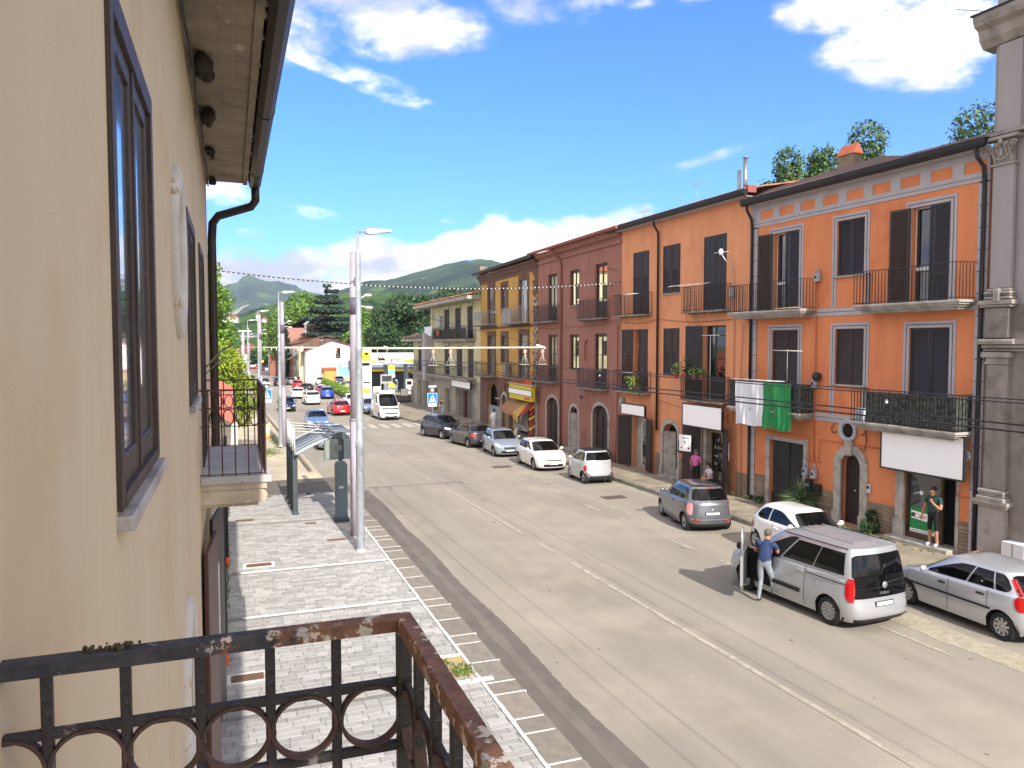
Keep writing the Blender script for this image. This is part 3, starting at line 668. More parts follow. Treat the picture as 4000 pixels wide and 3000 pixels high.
for args in ((6.35, 10.36, 7.38, .75, 1.06), (.27, 4.05, 7.38, .75, 1.06)):
    balcony(B1, args[0], args[1], args[2], args[3], args[4], 'moulded', scroll=(args[0] + 2.0 if args[0] < 1 else 8.3, args[0] + 2.35 if args[0] < 1 else 8.65), mslab=M_limestone)
bl = balcony(B1, 6.3, 10.3, 3.66, .75, 1.02, 'moulded', mslab=M_limestone); br = balcony(B1, .27, 4.05, 3.62, .75, 1.06, 'moulded', mslab=M_limestone, scroll=(2.2, 2.6))
for par, s0, s1, z in ((bl, 6.34, 10.2, 3.68), (br, .32, 3.45, 3.64)):
    b = MB(); n = int((s1 - s0) / .1)
    for i in range(n):
        x0 = s0 + (s1 - s0) * i / n; x1 = s0 + (s1 - s0) * (i + 1) / n; o_ = .012 if i % 2 else .0
        b.quad((x0, .69 + o_, z), (x1, .69 + .012 - o_, z), (x1, .685 + .012 - o_, z + .98), (x0, .685 + o_, z + .98))
    b.quad((s0, .0, z), (s0, .68, z), (s0, .68, z + .98), (s0, 0, z + .98)); b.build('net_screen', M_camonet, par)
# ground floor
b = MB(); b.box(6.62, 6.83, 0, .04, GZ1 - .1, 2.67); b.box(8.6, 8.82, 0, .04, GZ1 - .1, 2.67); b.box(6.83, 8.6, 0, .04, 2.47, 2.62); b.build('garage_surround', M_limestone, B1)
gd = MB(); gd.box(6.83, 8.6, -.2, -.16, GZ1 - .1, 2.47); gd.box(7.68, 7.74, -.16, -.1, GZ1, 2.47, 1); gd = gd.build('garage_door', [mat('dull_blue_grey_metal', (62, 68, 76), .6, (76, 80, 84), 3), M_iron], B1)
b = MB()
for i in range(-14, 17):          # lattice grille, clipped to the opening
    for sg in (-1, 1):
        for k in range(12):
            xa, za = 6.83 + i * .15 + sg * 0, .45
            p0 = 6.83 + i * .15 + k * .16 * sg + (0 if sg > 0 else 1.9); p1 = p0 + .16 * sg; z0, z1 = .48 + k * .165, .48 + (k + 1) * .165
            if 6.85 < min(p0, p1) and max(p0, p1) < 8.58: b.tube([(p0, -.11, z0), (p1, -.11, z1)], .008, 4, sq=True)
for k in range(4): b.box(6.84, 8.59, -.14, -.1, .0 + k * .12, .09 + k * .12)
b.build('grille', M_iron, gd)
arch_frame(B1, 4.22, 5.06, GZ1 - .1, 2.42, .42, .3, M_limestone, key=True, proud=.06)
dd = MB(); dd.box(4.22, 5.06, -.26, -.22, GZ1 - .1, 2.42); ddo = dd.build('door', M_darkmetal, B1)
for z in (.3, .95, 1.6):
    for x in (4.3, 4.68): MB().bbox(x, x + .3, -.222, -.205, z, z + .5, .008).build('door_panel', M_darkmetal, ddo)
MB().lathe([(0, .0), (.03, .01), (.03, .04), (0, .05)], 10, (4.62, -.2, 1.15), 'y').build('knob', M_whitepaint, ddo)
MB().lathe([(.24, 0.0), (.40, 0.0), (.40, .07), (.36, .09), (.27, .09), (.24, .05), (.24, -.06)], 28, (4.79, 0, 3.19), 'y').build('round_vent_ring', M_trim, B1)
MB().lathe([(0, .012), (.25, .012), (.25, -.0)], 24, (4.79, 0, 3.19), 'y').build('round_vent', M_black, B1)
# shop: stone jambs, glass front, open dark doorway
b = MB(); b.box(2.5, 2.82, 0, .06, GZ1, 2.6); b.box(.64, .75, 0, .03, GZ1, 2.6); split(b, 'shop_jamb', M_limestone, B1); MB().box(2.46, 2.86, .0, .09, GZ1, .62).build('jamb_base', M_limestone, B1)
b = MB(); b.box(1.3, 2.5, -.14, -.06, .12, .3); b.box(2.42, 2.5, -.14, -.04, .3, 2.5); b.box(1.22, 1.3, -.14, -.04, .12, 2.5); sf = b.build('shopfront', mat('bronze_anodised_frame', (92, 74, 58), .4, metal=.4), B1)
MB().box(1.3, 2.42, -.11, -.1, .3, 2.5).build('shop_window', mat('shop_window_glass', (30, 33, 36), .05, (70, 76, 80), .9, spec=.9, coat=1), sf)
MB().bbox(.7, 2.9, -.3, .42, GZ1 - .12, .1, .01).build('doorstep', M_limestone, B1)
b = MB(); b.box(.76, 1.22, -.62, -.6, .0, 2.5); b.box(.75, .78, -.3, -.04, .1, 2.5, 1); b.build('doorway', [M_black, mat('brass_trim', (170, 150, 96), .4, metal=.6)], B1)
bricks(B1, 8.84, 9.46, -.12, 1.02, M_stone, seed=2); bricks(B1, 5.4, 6.6, -.15, 1.0, M_stone, seed=3); bricks(B1, 2.87, 3.9, -.05, .95, M_stone, seed=4); bricks(B1, .33, .63, -.05, .98, M_stone, seed=5, w=(.15, .3)); 
# plates, meters, pipes
o = MB().bbox(0, .22, 0, .02, 0, .17).build('house_number', M_whiteplastic, B1, (4.7, .045, 2.74)); text_part('244', .13, M_iron, o, (.11, .022, .085), (rad(90), 0, rad(180)))
o = MB().lathe([(0, .02), (.14, .02), (.15, 0)], 18, (0, 0, 0), 'y').build('house_number', M_whiteplastic, B1, (.47, .02, 2.91)); text_part('242', .15, M_iron, o, (0, .024, 0), (rad(90), 0, rad(180)))
M_cond = mat('orange_conduit', (190, 104, 62), .7); M_meter = mat('gas_meter_grey', (168, 172, 176), .5, (140, 144, 150), 8)
b = MB(); b.tube([(6.32, .05, 8.5), (6.33, .05, 4.4), (6.28, .05, 1.95)], .022, 6); b.tube([(6.72, .05, 1.95), (5.95, .05, 1.95)], .02, 6); b.tube([(8.9, .05, 2.78), (6.5, .05, 2.78), (6.5, .05, 1.95)], .014, 5)
b.tube([(6.05, .05, 1.95), (6.05, .05, 2.75), (3.45, .05, 2.75)], .014, 5); b.tube([(.72, .05, 2.0), (.72, .05, 1.7), (.2, .05, 1.72)], .012, 5); split(b, 'conduit', M_cond, B1)
for x, z in ((6.62, 1.55), (6.22, 1.5), (6.23, 8.5), (6.28, 4.75)):
    b = MB(); b.bbox(-.11, .11, .02, .2, -.16, .12, .03); b.tube([(-.06, .1, .12), (-.06, .08, .26), (.0, .06, .33)], .02, 6); b.tube([(.06, .1, .12), (.06, .08, .26), (.0, .06, .33)], .02, 6); b.box(-.05, .05, .2, .206, -.06, .04, 1); b.build('gas_meter', [M_meter, M_iron], B1, (x, 0, z))
b = MB(); b.bbox(-.13, .13, .02, .2, -.3, .15, .02); b.box(-.09, .09, .2, .205, -.1, .0, 1); b.build('mail_box', [M_iron, M_meter], B1, (6.45, 0, 1.12)); MB().bbox(-.13, .13, .02, .22, -.26, .14, .02).build('mail_box', M_iron, B1, (6.02, 0, 1.02))
b = MB(); b.bbox(3.78, 3.96, .02, .06, 1.22, 1.5, .01); b.box(3.82, 3.92, .06, .065, 1.36, 1.45, 1); b.build('intercom', [M_whitepaint, M_iron], B1)
# dark hook pipes under the first floor
b = MB(); b.tube([(5.35, .05, 3.4), (5.5, .06, 3.2), (5.42, .06, 3.05), (5.25, .06, 3.12)], .02, 6); b.tube([(4.25, .05, 3.1), (4.1, .06, 3.12), (4.0, .07, 3.32), (3.96, .08, 2.9), (4.02, .09, 2.62), (4.2, .09, 2.66)], .02, 6); b.build('bent_pipe', mat('rusty_pipe', (104, 66, 52), .8), B1)
# roof
gutter(B1, -.1, L1 + .12, .42, 11.78, .12, M_gut, h=.26); b = MB(); b.box(-.05, L1 + .05, 0, .42, 11.53, 11.57); b.build('soffit', M_trim, B1)
rooftiles(B1, -.1, L1 + .1, .36, 11.74, -1.6, 12.35, M_rooftile, pitch=.2)
rooftiles(B1, -.1, L1 + .1, -1.6, 12.35, -5, 13.3, M_rooftile, rows=6, pitch=.2)
b = MB(); b.prism([(3.4, 11.75), (10.35, 11.75), (10.35, 12.2), (4.2, 12.33), (3.4, 12.16)], .05, 0, 'y', -.6); b.build('parapet', mat('brown_flashing', (112, 92, 92), .6, (126, 108, 106), .6, streak=4), B1)
ch = MB(); ch.box(5.9, 6.55, -1.5, -1.05, 12.0, 12.85); ch = ch.build('chimney', mat('chimney_plaster', (150, 130, 104), .9, (110, 96, 82), 3), B1)
b = MB()
for k in range(5): x = 5.86 + k * .15; b.add([(x, -1.56, 12.86), (x + .15, -1.56, 12.86), (x + .15, -1.02, 12.86), (x, -1.02, 12.86), (x, -1.28, 13.25), (x + .15, -1.28, 13.25)], [(3, 2, 5, 4), (0, 4, 5, 1), (0, 3, 4), (1, 5, 2)])
b.build('chimney_cap', M_terracotta, ch)
pipe(B1, [(9.72, .38, 11.55), (9.72, .36, 11.35), (9.72, .14, 11.05), (9.72, .1, 10.6), (9.72, .1, 3.3)], .055, M_gut); pipe(B1, [(9.72, .1, 3.3), (9.72, .1, .25), (9.72, .1, -.1)], .05, M_gut)
pipe(B1, [(.15, .42, 11.55), (.12, .4, 11.3), (.1, .14, 11.05), (.1, .1, 10.6), (.1, .1, 2.0), (.1, .1, -.1)], .06, M_gut)
# blank white fascia board over the shop and green oil advert in the window
sb = MB().bbox(0, 2.82, 0, .1, 0, 1.17, .01).build('shop_sign', mat('sign_white', (250, 250, 250), .4), None); M_signw = _mats['sign_white']
def wl(root, s, out, z):
    a = root.rotation_euler.z; return (root.location.x + math.cos(a) * s - math.sin(a) * out, root.location.y + math.sin(a) * s + math.cos(a) * out, z)
def sign(root, s, out, z, w, h, label, fr=.05, d=.08, rz=0.0):
    e = empty('shop_sign', label, 'sign', wl(root, s, out, z), root.rotation_euler.z + rz)
    MB().box(0, w, 0, d, 0, h).build('board', M_signw, e)
    b = MB(); q = fr; b.box(-q, 0, -.01, d + .015, -q, h + q); b.box(w, w + q, -.01, d + .015, -q, h + q); b.box(0, w, -.01, d + .015, -q, 0); b.box(0, w, -.01, d + .015, h, h + q); b.build('frame', M_iron, e); return e
bpy.data.objects.remove(sb)
s_ = sign(B1, .3, .28, 2.24, 2.8, 1.2, 'largest blank white shop sign, above the shop doorway of the orange house')
b = MB(); b.box(.3, .36, -.28, 0, .3, .36); b.box(2.4, 2.46, -.28, 0, .3, .36); b.box(.3, .36, -.28, 0, .9, .96); b.box(2.4, 2.46, -.28, 0, .9, .96); b.build('bracket', M_iron, s_)
e = empty('window_poster', 'green and white motor oil poster reading Castrol in the shop window', 'poster', wl(B1, 1.5, -.09, .3), B1.rotation_euler.z)
MB().box(0, .86, 0, .006, 0, .78).build('sheet', mat('poster_green', (22, 128, 62), .5, (34, 142, 74), 3), e)
MB().prism([(.06, .38), (.8, .42), (.82, .66), (.1, .62)], .004, 0, 'y', .006).build('banner', M_signw, e)
text_part('Castrol', .2, mat('print_red', (196, 30, 34), .5), e, (.40, .011, .52), (rad(90), rad(-3), rad(180)))
MB().lathe([(0, .0), (.075, .0)], 16, (.74, .011, .53), 'y').build('emblem', mat('print_dark_green', (10, 84, 44), .5), e); MB().box(0, .86, .006, .008, .0, .1).build('strip', M_signw, e)
b = MB(); r = random.Random(5)
for k in range(12): x = .05 + k * .067; b.box(x, x + r.uniform(.02, .045), .008, .010, .03, .065)
b.build('small_print', M_groove, e)
b = MB(); b.lathe([(0, 0), (.07, 0)], 16, (0, 0, 0), 'y'); tag(b.build('sticker', mat('sticker_white', (225, 232, 240), .4), None, wl(B1, 1.98, -.085, 1.55), (0, 0, B1.rotation_euler.z)), 'small round blue-white sticker on the shop window', 'sticker')
# flag: white and green halves hung over the balcony railing
def cloth(root, name, label, s0, s1, z0, z1, out, m, cat='flag', seed=1, nx=26, nzz=22, amp=.05, sagl=0., sagr=0., par=None):
    b = MB(); r = random.Random(seed); ph = [r.uniform(0, 6) for _ in range(4)]; vs = []
    for j in range(nzz + 1):
        v = j / nzz
        for i in range(nx + 1):
            u = i / nx; z = z1 - (z1 - z0) * v - (sagl * (1 - u) + sagr * u) * v + .03 * math.sin(9 * u + ph[0]) * v; a = amp * (.3 + v)
            y = a * math.sin(14 * u + ph[1] + 1.5 * v) * .5 + a * .5 * math.sin(31 * u + ph[2] - 2 * v) + a * .6 * math.sin(5 * v + 9 * u + ph[3])
            vs.append((s0 + (s1 - s0) * u + .02 * math.sin(6 * v + ph[0]), y, z))
    b.add(vs, [(j * (nx + 1) + i, j * (nx + 1) + i + 1, (j + 1) * (nx + 1) + i + 1, (j + 1) * (nx + 1) + i) for j in range(nzz) for i in range(nx)], 0, True)
    if par: return b.build(name, m, par)
    o = b.build(name, m, None, wl(root, 0, out, 0), (0, 0, root.rotation_euler.z)); md = o.modifiers.new('thickness', 'SOLIDIFY'); md.thickness = .004
    return tag(o, label, cat) if label else o
M_flagw = mat('white_satin', (222, 224, 230), .45, (210, 214, 224), 3); M_flagg = mat('green_satin', (14, 120, 62), .4, (20, 134, 70), 2)
fe = empty('flag', 'large white and green satin flag hung over the first-floor balcony rail of the orange house', 'flag', wl(B1, 0, .8, 0), B1.rotation_euler.z)
cloth(B1, 'white_half', None, 8.1, 9.7, 3.02, 4.68, 0, M_flagw, seed=3, par=fe); cloth(B1, 'green_half', None, 6.62, 8.1, 2.98, 4.72, 0, M_flagg, seed=4, par=fe, amp=.07)
rack(wl(B1, 8.3, .78, 4.78), B1.rotation_euler.z, 'white folding clothes rack lying along the rail above the flag', 2.6, .3)
rack(wl(B1, 6.8, .75, 7.42), B1.rotation_euler.z, 'yellowish wooden rack lying at the end of the upper left balcony', 1.1, .3, mat('pale_wood', (196, 172, 120), .7))
b = MB(); b.tube([(0, 0, -1.15), (0, 0, .05)], .012, 6); b.tube([(-.75, 0, 0), (.75, .0, .02)], .016, 6); tag(b.build('clothes_airer', M_whiteplastic, None, wl(B1, 7.1, .6, 5.88), (0, 0, B1.rotation_euler.z)), 'white T-shaped airer pole standing on the flag balcony', 'clothes airer')
b = MB(); b.bbox(-.16, .16, -.1, .1, 0, .42, .01, 0); b.box(-.12, .12, .1, .103, .06, .34, 1); tag(b.build('water_pack', [mat('pale_blue_shrinkwrap', (188, 204, 214), .3), M_meter], None, wl(B1, 3.75, .55, 3.63), (0, 0, B1.rotation_euler.z)), 'shrink-wrapped pack of bottles on the right lower balcony', 'bottle pack'); 
b = MB(); b.bbox(-.12, .12, -.1, .1, 0, .22, .01); tag(b.build('water_pack', _mats['pale_blue_shrinkwrap'], None, wl(B1, 3.42, .5, 3.63), (0, 0, B1.rotation_euler.z)), 'lower pack beside the bottle pack on the same balcony', 'bottle pack')
# black helmet-like ball and chair shape by the meter
b = MB(); b.ball((0, 0, 0), (.17, .15, .17), 12, 8); tag(b.build('crash_helmet', M_iron, None, wl(B1, 6.12, .16, 4.98), (0, 0, 0)), 'black round helmet hanging beside the upper gas meter', 'helmet')

# ---- B0: grey stone church-like front at the right edge ------------------------------------------
B0, _ = place((19.9, 15.75), (19.45, 25.58), 'grey weathered stone building with Corinthian pilaster at the right edge', 'building', 'stone_building')
M_b0 = mat('sooty_grey_stucco', (164, 157, 150), .92, (138, 131, 125), 1.2, .3, 30, streak=4, dirt=(92, 87, 84), dsc=.9)
M_b0b = mat('dark_stained_stone', (146, 138, 130), .92, (114, 107, 101), 1.6, .4, 30, streak=3, dirt=(88, 83, 79), dsc=1.1)
M_b0u = mat('grey_lilac_render', (156, 150, 150), .9, (146, 140, 140), 1.0, .2, 40, streak=3)
MB().box(-9, -.02, -9, 0, -.4, 7.2).build('lower_wall', M_b0b, B0); MB().box(-9, -.02, -9, -.05, 7.2, 16.2).build('upper_wall', M_b0u, B0)
b = MB(); b.box(-.8, -.05, 0, .16, -.3, 1.62); b.box(-.9, .05, 0, .24, 1.62, 1.7); b.box(-.96, .09, 0, .3, 1.7, 1.79); b.build('plinth', M_b0, B0)
b = MB(); b.lathe([(0, 0)] * 2, 3); b = MB()
for z0, z1, q in ((1.8, 1.9, .14), (1.92, 1.98, .08), (2.0, 2.09, .11)): b.bbox(-.78 - q * .5, -.12 + q * .5, 0, .16 + q, z0, z1, .02)
b.build('pilaster_base', M_b0, B0)
MB().bbox(-.76, -.16, 0, .14, 2.1, 5.56, .01).build('pilaster_shaft', M_b0b, B0)
b = MB(); b.box(-.78, -.1, 0, .17, 5.57, 5.62); b.box(-.76, -.12, 0, .15, 5.62, 5.76); b.bbox(-.84, .0, 0, .22, 5.76, 5.9, .03); b.box(-9, -.02, .0, .1, 5.93, 6.0); b.box(-9, -.02, 0, .2, 6.02, 6.1); b.bbox(-1.0, .04, 0, .3, 6.12, 6.26, .03); b.box(-9, -1.0, 0, .26, 6.12, 6.26); b.build('lower_capital', M_b0, B0)
b = MB()
for k in range(16): b.tube([(-.96 + k * .062, .31, 6.15), (-.93 + k * .062, .31, 6.19), (-.96 + k * .062, .31, 6.23)], .008, 4)
b.build('lattice_ornament', M_b0, B0)
MB().bbox(-.74, -.06, 0, .16, 6.3, 7.12, .012).build('pedestal', M_b0b, B0)
b = MB(); b.box(-.84, .04, 0, .24, 7.14, 7.2); b.box(-.9, .06, 0, .28, 7.21, 7.33); b.build('pedestal_cap', M_b0, B0)
b = MB()
for k, (z0, q) in enumerate(((7.36, .12), (7.44, .06), (7.5, .14), (7.58, .05))): b.bbox(-.78 - q * .4, -.14 + q * .4, 0, .14 + q, z0, z0 + .06, .015)
b.bbox(-.56, -.36, .2, .3, 7.3, 7.64, .03); b.build('pilaster_base', M_b0, B0)
MB().bbox(-.74, -.16, 0, .13, 7.66, 10.98, .01).build('pilaster_shaft', M_b0u, B0)
b = MB(); b.box(-.8, -.1, 0, .18, 10.98, 11.03); b.box(-.7, -.2, 0, .13, 11.03, 11.66)            # capital: leaves and volutes
for k in range(5):
    x = -.68 + k * .115
    for z0, h in ((11.04, .3), (11.26, .26)):
        xx = x + (.05 if z0 > 11.1 else 0)
        b.add([(xx - .045, .14, z0), (xx + .045, .14, z0), (xx + .05, .19, z0 + h * .6), (xx - .05, .19, z0 + h * .6), (xx + .02, .26, z0 + h), (xx - .02, .26, z0 + h), (xx, .24, z0 + h * .8)], [(0, 1, 2, 3), (3, 2, 4, 5), (5, 4, 6)])
def volute(cx, cz, r0, sg):
    pts = [(cx + sg * r0 * (1 - t / 15) * math.cos(t * .8), .24 + .0 * t, cz + r0 * (1 - t / 15) * math.sin(t * .8)) for t in range(14)]
    b.tube(pts, [.028 - .0012 * t for t in range(14)], 6)
volute(-.08, 11.5, .1, 1); volute(-.78, 11.5, .1, -1); volute(-.3, 11.52, .06, 1); volute(-.56, 11.52, .06, -1)
b.tube([(-.12, .2, 11.42), (-.26, .22, 11.16), (-.42, .24, 11.12), (-.58, .22, 11.16), (-.74, .2, 11.42)], .022, 6); b.ball((-.43, .26, 11.6), (.07, .05, .08), 8, 6); b.ball((0, .24, 11.34), .045, 8, 6); b.ball((-.43, .22, 11.3), (.06, .04, .1), 8, 6)
b.bbox(-.92, .06, 0, .28, 11.67, 11.76, .02); b.build('corinthian_capital', M_b0, B0)
b = MB(); b.box(-9, .02, -.2, .22, 11.8, 11.9); b.build('cornice_band', M_b0, B0)
MB().box(-.85, -.2, -.05, .1, 11.9, 14.25).build('attic_pilaster', M_b0u, B0)
b = MB(); b.prism([(-.4, 14.25), (.06, 14.3), (.22, 14.5), (.28, 14.75), (.44, 14.85), (.5, 15.0), (.5, 15.12), (-.4, 15.2)], 9.3, 0, 'x', -9.0)
b.build('top_cornice', M_b0, B0); b = MB(); b.box(-9, .36, -.5, .54, 15.13, 15.17); b.tube([(-.1, .4, 15.15), (.5, .9, 15.35)], .01, 5); b.build('flashing', M_groove, B0)
MB().box(-9, -1.0, -2, -.4, 15.2, 17.5).build('upper_block', M_b0b, B0)

# ---- B2: peach house -----------------------------------------------------------------------------
B2, L2 = place((19.45, 25.58), (19.18, 35.87), 'plain peach-orange house with dark shutters and black gutter between the trimmed orange and brown houses')
H2 = [(7.62, 9.12, 7.6, 10.73, 0), (4.95, 6.38, 8.51, 10.74, 0), (1.58, 3.15, 7.6, 10.75, 0), (7.68, 9.1, 3.8, 6.88, 0), (4.96, 6.28, 4.71, 6.88, 0), (1.56, 3.15, 3.75, 6.93, 0),
      (7.68, 9.12, -.15, 2.5, 0), (5.0, 6.22, -.15, 2.42, .5), (1.62, 3.14, -.15, 2.6, .22)]
facade(0, L2, -.4, 11.95, H2, .32).build('wall', M_or2, B2); shell(B2, L2, -.4, 11.95, 9, M_or2); MB().box(.02, L2 - .02, -8.9, -.42, -.3, 11.9).build('interior', M_inner, B2)
pair(B2, *H2[0][:4], 'half', .01, M_brownwood); pair(B2, *H2[1][:4], 'half', .01, M_brownwood); pair(B2, *H2[2][:4], 'board', .01, M_blackblue)
pair(B2, *H2[4][:4], 'half', .01, M_brownwood)
leaf(B2, 'shutter', .75, 3.08, 'half', (9.1, .02, 3.8), -rad(165), M_brownwood, mirror=True); leaf(B2, 'shutter', .74, 3.08, 'half', (7.68, .01, 3.8), rad(4), M_brownwood)
MB().box(8.5, 8.95, -.3, -.26, 3.8, 6.8).build('inner_door', mat('light_wood', (150, 104, 66), .6), B2); MB().box(8.42, 8.5, -.2, -.1, 4.0, 5.9).build('curtain', M_flagw, B2)
leaf(B2, 'shutter', .8, 3.18, 'board', (3.15, .02, 3.75), -rad(150), M_blackblue, mirror=True); leaf(B2, 'shutter', .7, 3.18, 'glass', (1.56, -.1, 3.75), rad(10), M_blackblue); leaf(B2, 'shutter', .74, 3.18, 'glass', (3.1, -.2, 3.75), 0, M_blackblue, mirror=True)
for s0, s1, z in ((4.9, 6.44, 8.5), (4.9, 6.36, 4.7)): MB().bbox(s0, s1, 0, .08, z - .04, z).build('sill', M_limestone, B2)
balcony(B2, 7.3, 10.42, 7.6, .5, 1.06, scroll=(9.2, 9.55)); balcony(B2, 1.24, 4.15, 7.56, .5, 1.08, scroll=(3.15, 3.5)); balcony(B2, 7.35, 10.4, 3.74, .5, 1.04); balcony(B2, 1.25, 4.2, 3.7, .5, 1.06, step=.09)
gutter(B2, -.05, 11.3, .38, 12.22, .12, M_gut, h=.27); MB().box(0, L2, 0, .4, 11.95, 11.98).build('soffit', M_trim, B2)
rooftiles(B2, 0, L2, .3, 12.2, -4.5, 13.1, M_rooftile2, rows=6)
MB().box(-.1, .1, -.1, .3, 12.1, 12.38).build('roof_end', M_redgut, B2)
pipe(B2, [(6.68, .36, 11.95), (6.68, .33, 11.75), (6.68, .12, 11.45), (6.68, .1, 11), (6.68, .1, 2.0)], .055, M_gut)
b = MB(); b.tube([(.95, .05, 8.4), (.95, .05, 4.2), (.95, .05, 2.9), (1.3, .05, 2.85), (1.3, .05, 3.6)], .018, 5); b.tube([(0.4, .05, 6.9), (.5, .05, 5.2), (.35, .05, 0)], .014, 5); b.tube([(6.9, .05, 3.5), (4.4, .05, 3.2), (1.4, .05, 3.1), (.9, .05, 3.35), (.1, .05, 3.3)], .014, 5)
b.tube([(6.55, .05, 3.4), (6.55, .05, 1.9), (7.0, .05, 1.86)], .013, 5); b.tube([(4.0, .03, 8.0), (4.6, .03, 7.65), (4.1, .03, 6.9), (4.3, .03, 3.6)], .01, 4); split(b, 'conduit', mat('peach_conduit', (178, 112, 76), .8), B2)
def wire(parent, pts, sag, name='cable', r=.012, m=None):
    b = MB()
    for p, q in zip(pts, pts[1:]): b.tube([tuple(Vector(p).lerp(Vector(q), t / 8) - Vector((0, 0, sag * 4 * (t / 8) * (1 - t / 8)))) for t in range(9)], r, 5, caps=False)
    return b.build(name, m or M_iron, parent)
M_cable = mat('painted_over_cable', (140, 84, 64), .8)
wire(B2, [(10.2, .04, 7.3), (6.7, .04, 7.35), (.5, .04, 7.2)], .16, m=M_cable)
b = MB(); b.bbox(-.13, .13, .02, .2, -.22, .14, .02); b.tube([(-.07, .1, .14), (-.1, .08, .35), (.1, .06, 1.0)], .014, 5); b.build('gas_meter', M_meter, B2, (1.05, 0, 8.3)); MB().bbox(-.13, .13, .02, .2, -.3, .16, .02).build('junction_box', M_meter, B2, (10.0, 0, 3.2))
b = MB(); b.tube([(-.02, .05, 0), (-.02, .5, .1), (-.02, .7, .35)], .02, 6); b.ball((-.02, .75, .45), (.1, .1, .14)); b.tube([(-.5, .75, .42), (.45, .75, .46)], .012, 5); tag(b.build('airer', M_whiteplastic, None, wl(B2, .98, 0, 9.4), (0, 0, B2.rotation_euler.z)), 'white wall bracket airer beside the upper black shutters of the peach house', 'clothes airer')
# doors
b = MB(); b.box(9.12, 9.3, 0, .02, -.2, 2.5); b.box(8.3, 9.12, -.3, -.27, -.2, 2.5); b.build('plaster_jamb', M_limestone, B2)
d_ = frame(B2, 7.8, 8.5, .1, 2.3, .09, -.26, M_whitepaint, 'glazed_door'); MB().box(7.8, 8.5, -.25, -.24, .1, 2.3).build('pane', mat('greenish_glass', (44, 62, 60), .05, spec=.9, coat=1), d_)
leaf(B2, 'door_shutter', .78, 2.55, 'slab', (9.14, .03, -.05), -rad(150), M_darkmetal, mirror=True); leaf(B2, 'door_shutter', .74, 2.55, 'slab', (7.66, .03, -.1), rad(165), M_darkmetal)
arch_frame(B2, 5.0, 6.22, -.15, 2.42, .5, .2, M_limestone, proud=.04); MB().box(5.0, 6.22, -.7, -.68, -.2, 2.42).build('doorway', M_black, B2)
b = MB(); b.quad((6.22, -.02, -.15), (6.22, -.02, 2.0), (5.7, -.5, 2.0), (5.7, -.5, -.15)); b.build('splayed_reveal', M_limestone, B2)
MB().box(4.95, 6.3, -.3, .3, -.3, -.06).build('doorstep', M_limestone, B2)
arch_frame(B2, 1.62, 3.14, -.15, 2.6, .22, .16, M_limestone, proud=.03, base=False)
b = MB(); b.box(2.9, 3.14, -.3, -.05, -.2, 2.5); b.build('shop_jamb', M_limestone, B2)
b = MB(); b.box(2.85, 2.9, -.34, -.28, -.1, 2.45); b.box(1.62, 1.7, -.34, -.26, -.1, 2.45); b.box(1.9, 2.85, -.34, -.28, 2.3, 2.45); sf2 = b.build('shop_door_frame', mat('pale_wood_frame', (150, 132, 100), .6), B2)
MB().box(1.66, 2.9, -.4, -.38, -.1, 2.45).build('pane', M_glassd, sf2)
r = random.Random(4); b = MB()
for k in range(22): x = r.uniform(1.95, 2.7); z = r.choice([.9, 1.25, 1.6, 1.95]); b.box(x, x + .05, -.37, -.34, z, z + r.uniform(.06, .16), r.randint(0, 1))
b.build('display_goods', [mat('goods_a', (150, 120, 80), .6), mat('goods_b', (190, 186, 176), .6)], sf2)
leaf(B2, 'door_shutter', .95, 2.7, 'slab', (3.2, .03, -.15), -rad(160), M_brownwood, mirror=True); leaf(B2, 'door_shutter', .9, 2.7, 'slab', (1.6, .03, -.1), rad(155), M_brownwood)
b = MB(); b.box(6.42, 6.85, 0, .03, -.2, .92); b.box(4.26, 4.95, 0, .03, -.2, .9); b.box(0, .75, 0, .03, -.2, .9); split(b, 'plinth_render', mat('grey_brown_plinth', (134, 116, 98), .9, (112, 98, 84), 2), B2)
MB().bbox(4.35, 4.65, .02, .24, 1.2, 1.75, .02).build('mail_box', M_iron, B2); MB().bbox(4.12, 4.2, .02, .07, .9, 1.8, .01).build('bell_panel', M_whitepaint, B2)
sign(B2, 6.85, .6, 2.66, 2.2, .48, 'small blank white sign board under the flower balcony of the peach house')
sign(B2, .95, .55, 2.6, 2.75, .9, 'blank white sign board with black frame over the shop where two women wait')
e = empty('poster', 'white notice poster on the left open shutter above the woman in pink', 'poster', wl(B2, 3.35, .42, 1.4), B2.rotation_euler.z + rad(20)); 
MB().box(0, .62, 0, .02, 0, .72).build('sheet', M_signw, e); text_part('SALE', .1, M_groove, e, (.31, .022, .6), (rad(90), 0, rad(180))) if False else None
b = MB(); 
for k in range(5): b.box(.14 + k * .07, .18 + k * .07, .02, .024, .56, .61)
b.box(.26, .36, .02, .024, .42, .46); b.box(.26, .36, .02, .024, .34, .38); b.lathe([(0, 0), (.05, 0)], 10, (.12, .024, .14), 'y'); b.lathe([(0, 0), (.04, 0)], 10, (.5, .024, .14), 'y'); b.build('small_print', M_groove, e)
e = empty('poster', 'white poster with a sunset-coloured picture on the right open shutter', 'poster', wl(B2, .8, .34, 1.35), B2.rotation_euler.z - rad(25)); MB().box(0, .68, 0, .02, 0, .72).build('sheet', M_signw, e)
MB().box(.18, .5, .02, .024, .26, .6).build('picture', mat('sunset_print', (196, 128, 96), .5, (92, 60, 62), 5), e); b = MB(); b.lathe([(0, 0), (.07, 0)], 10, (.6, .024, .14), 'y'); b.lathe([(0, 0), (.07, 0)], 10, (.08, .024, .14), 'y'); b.build('small_print', M_stone, e)
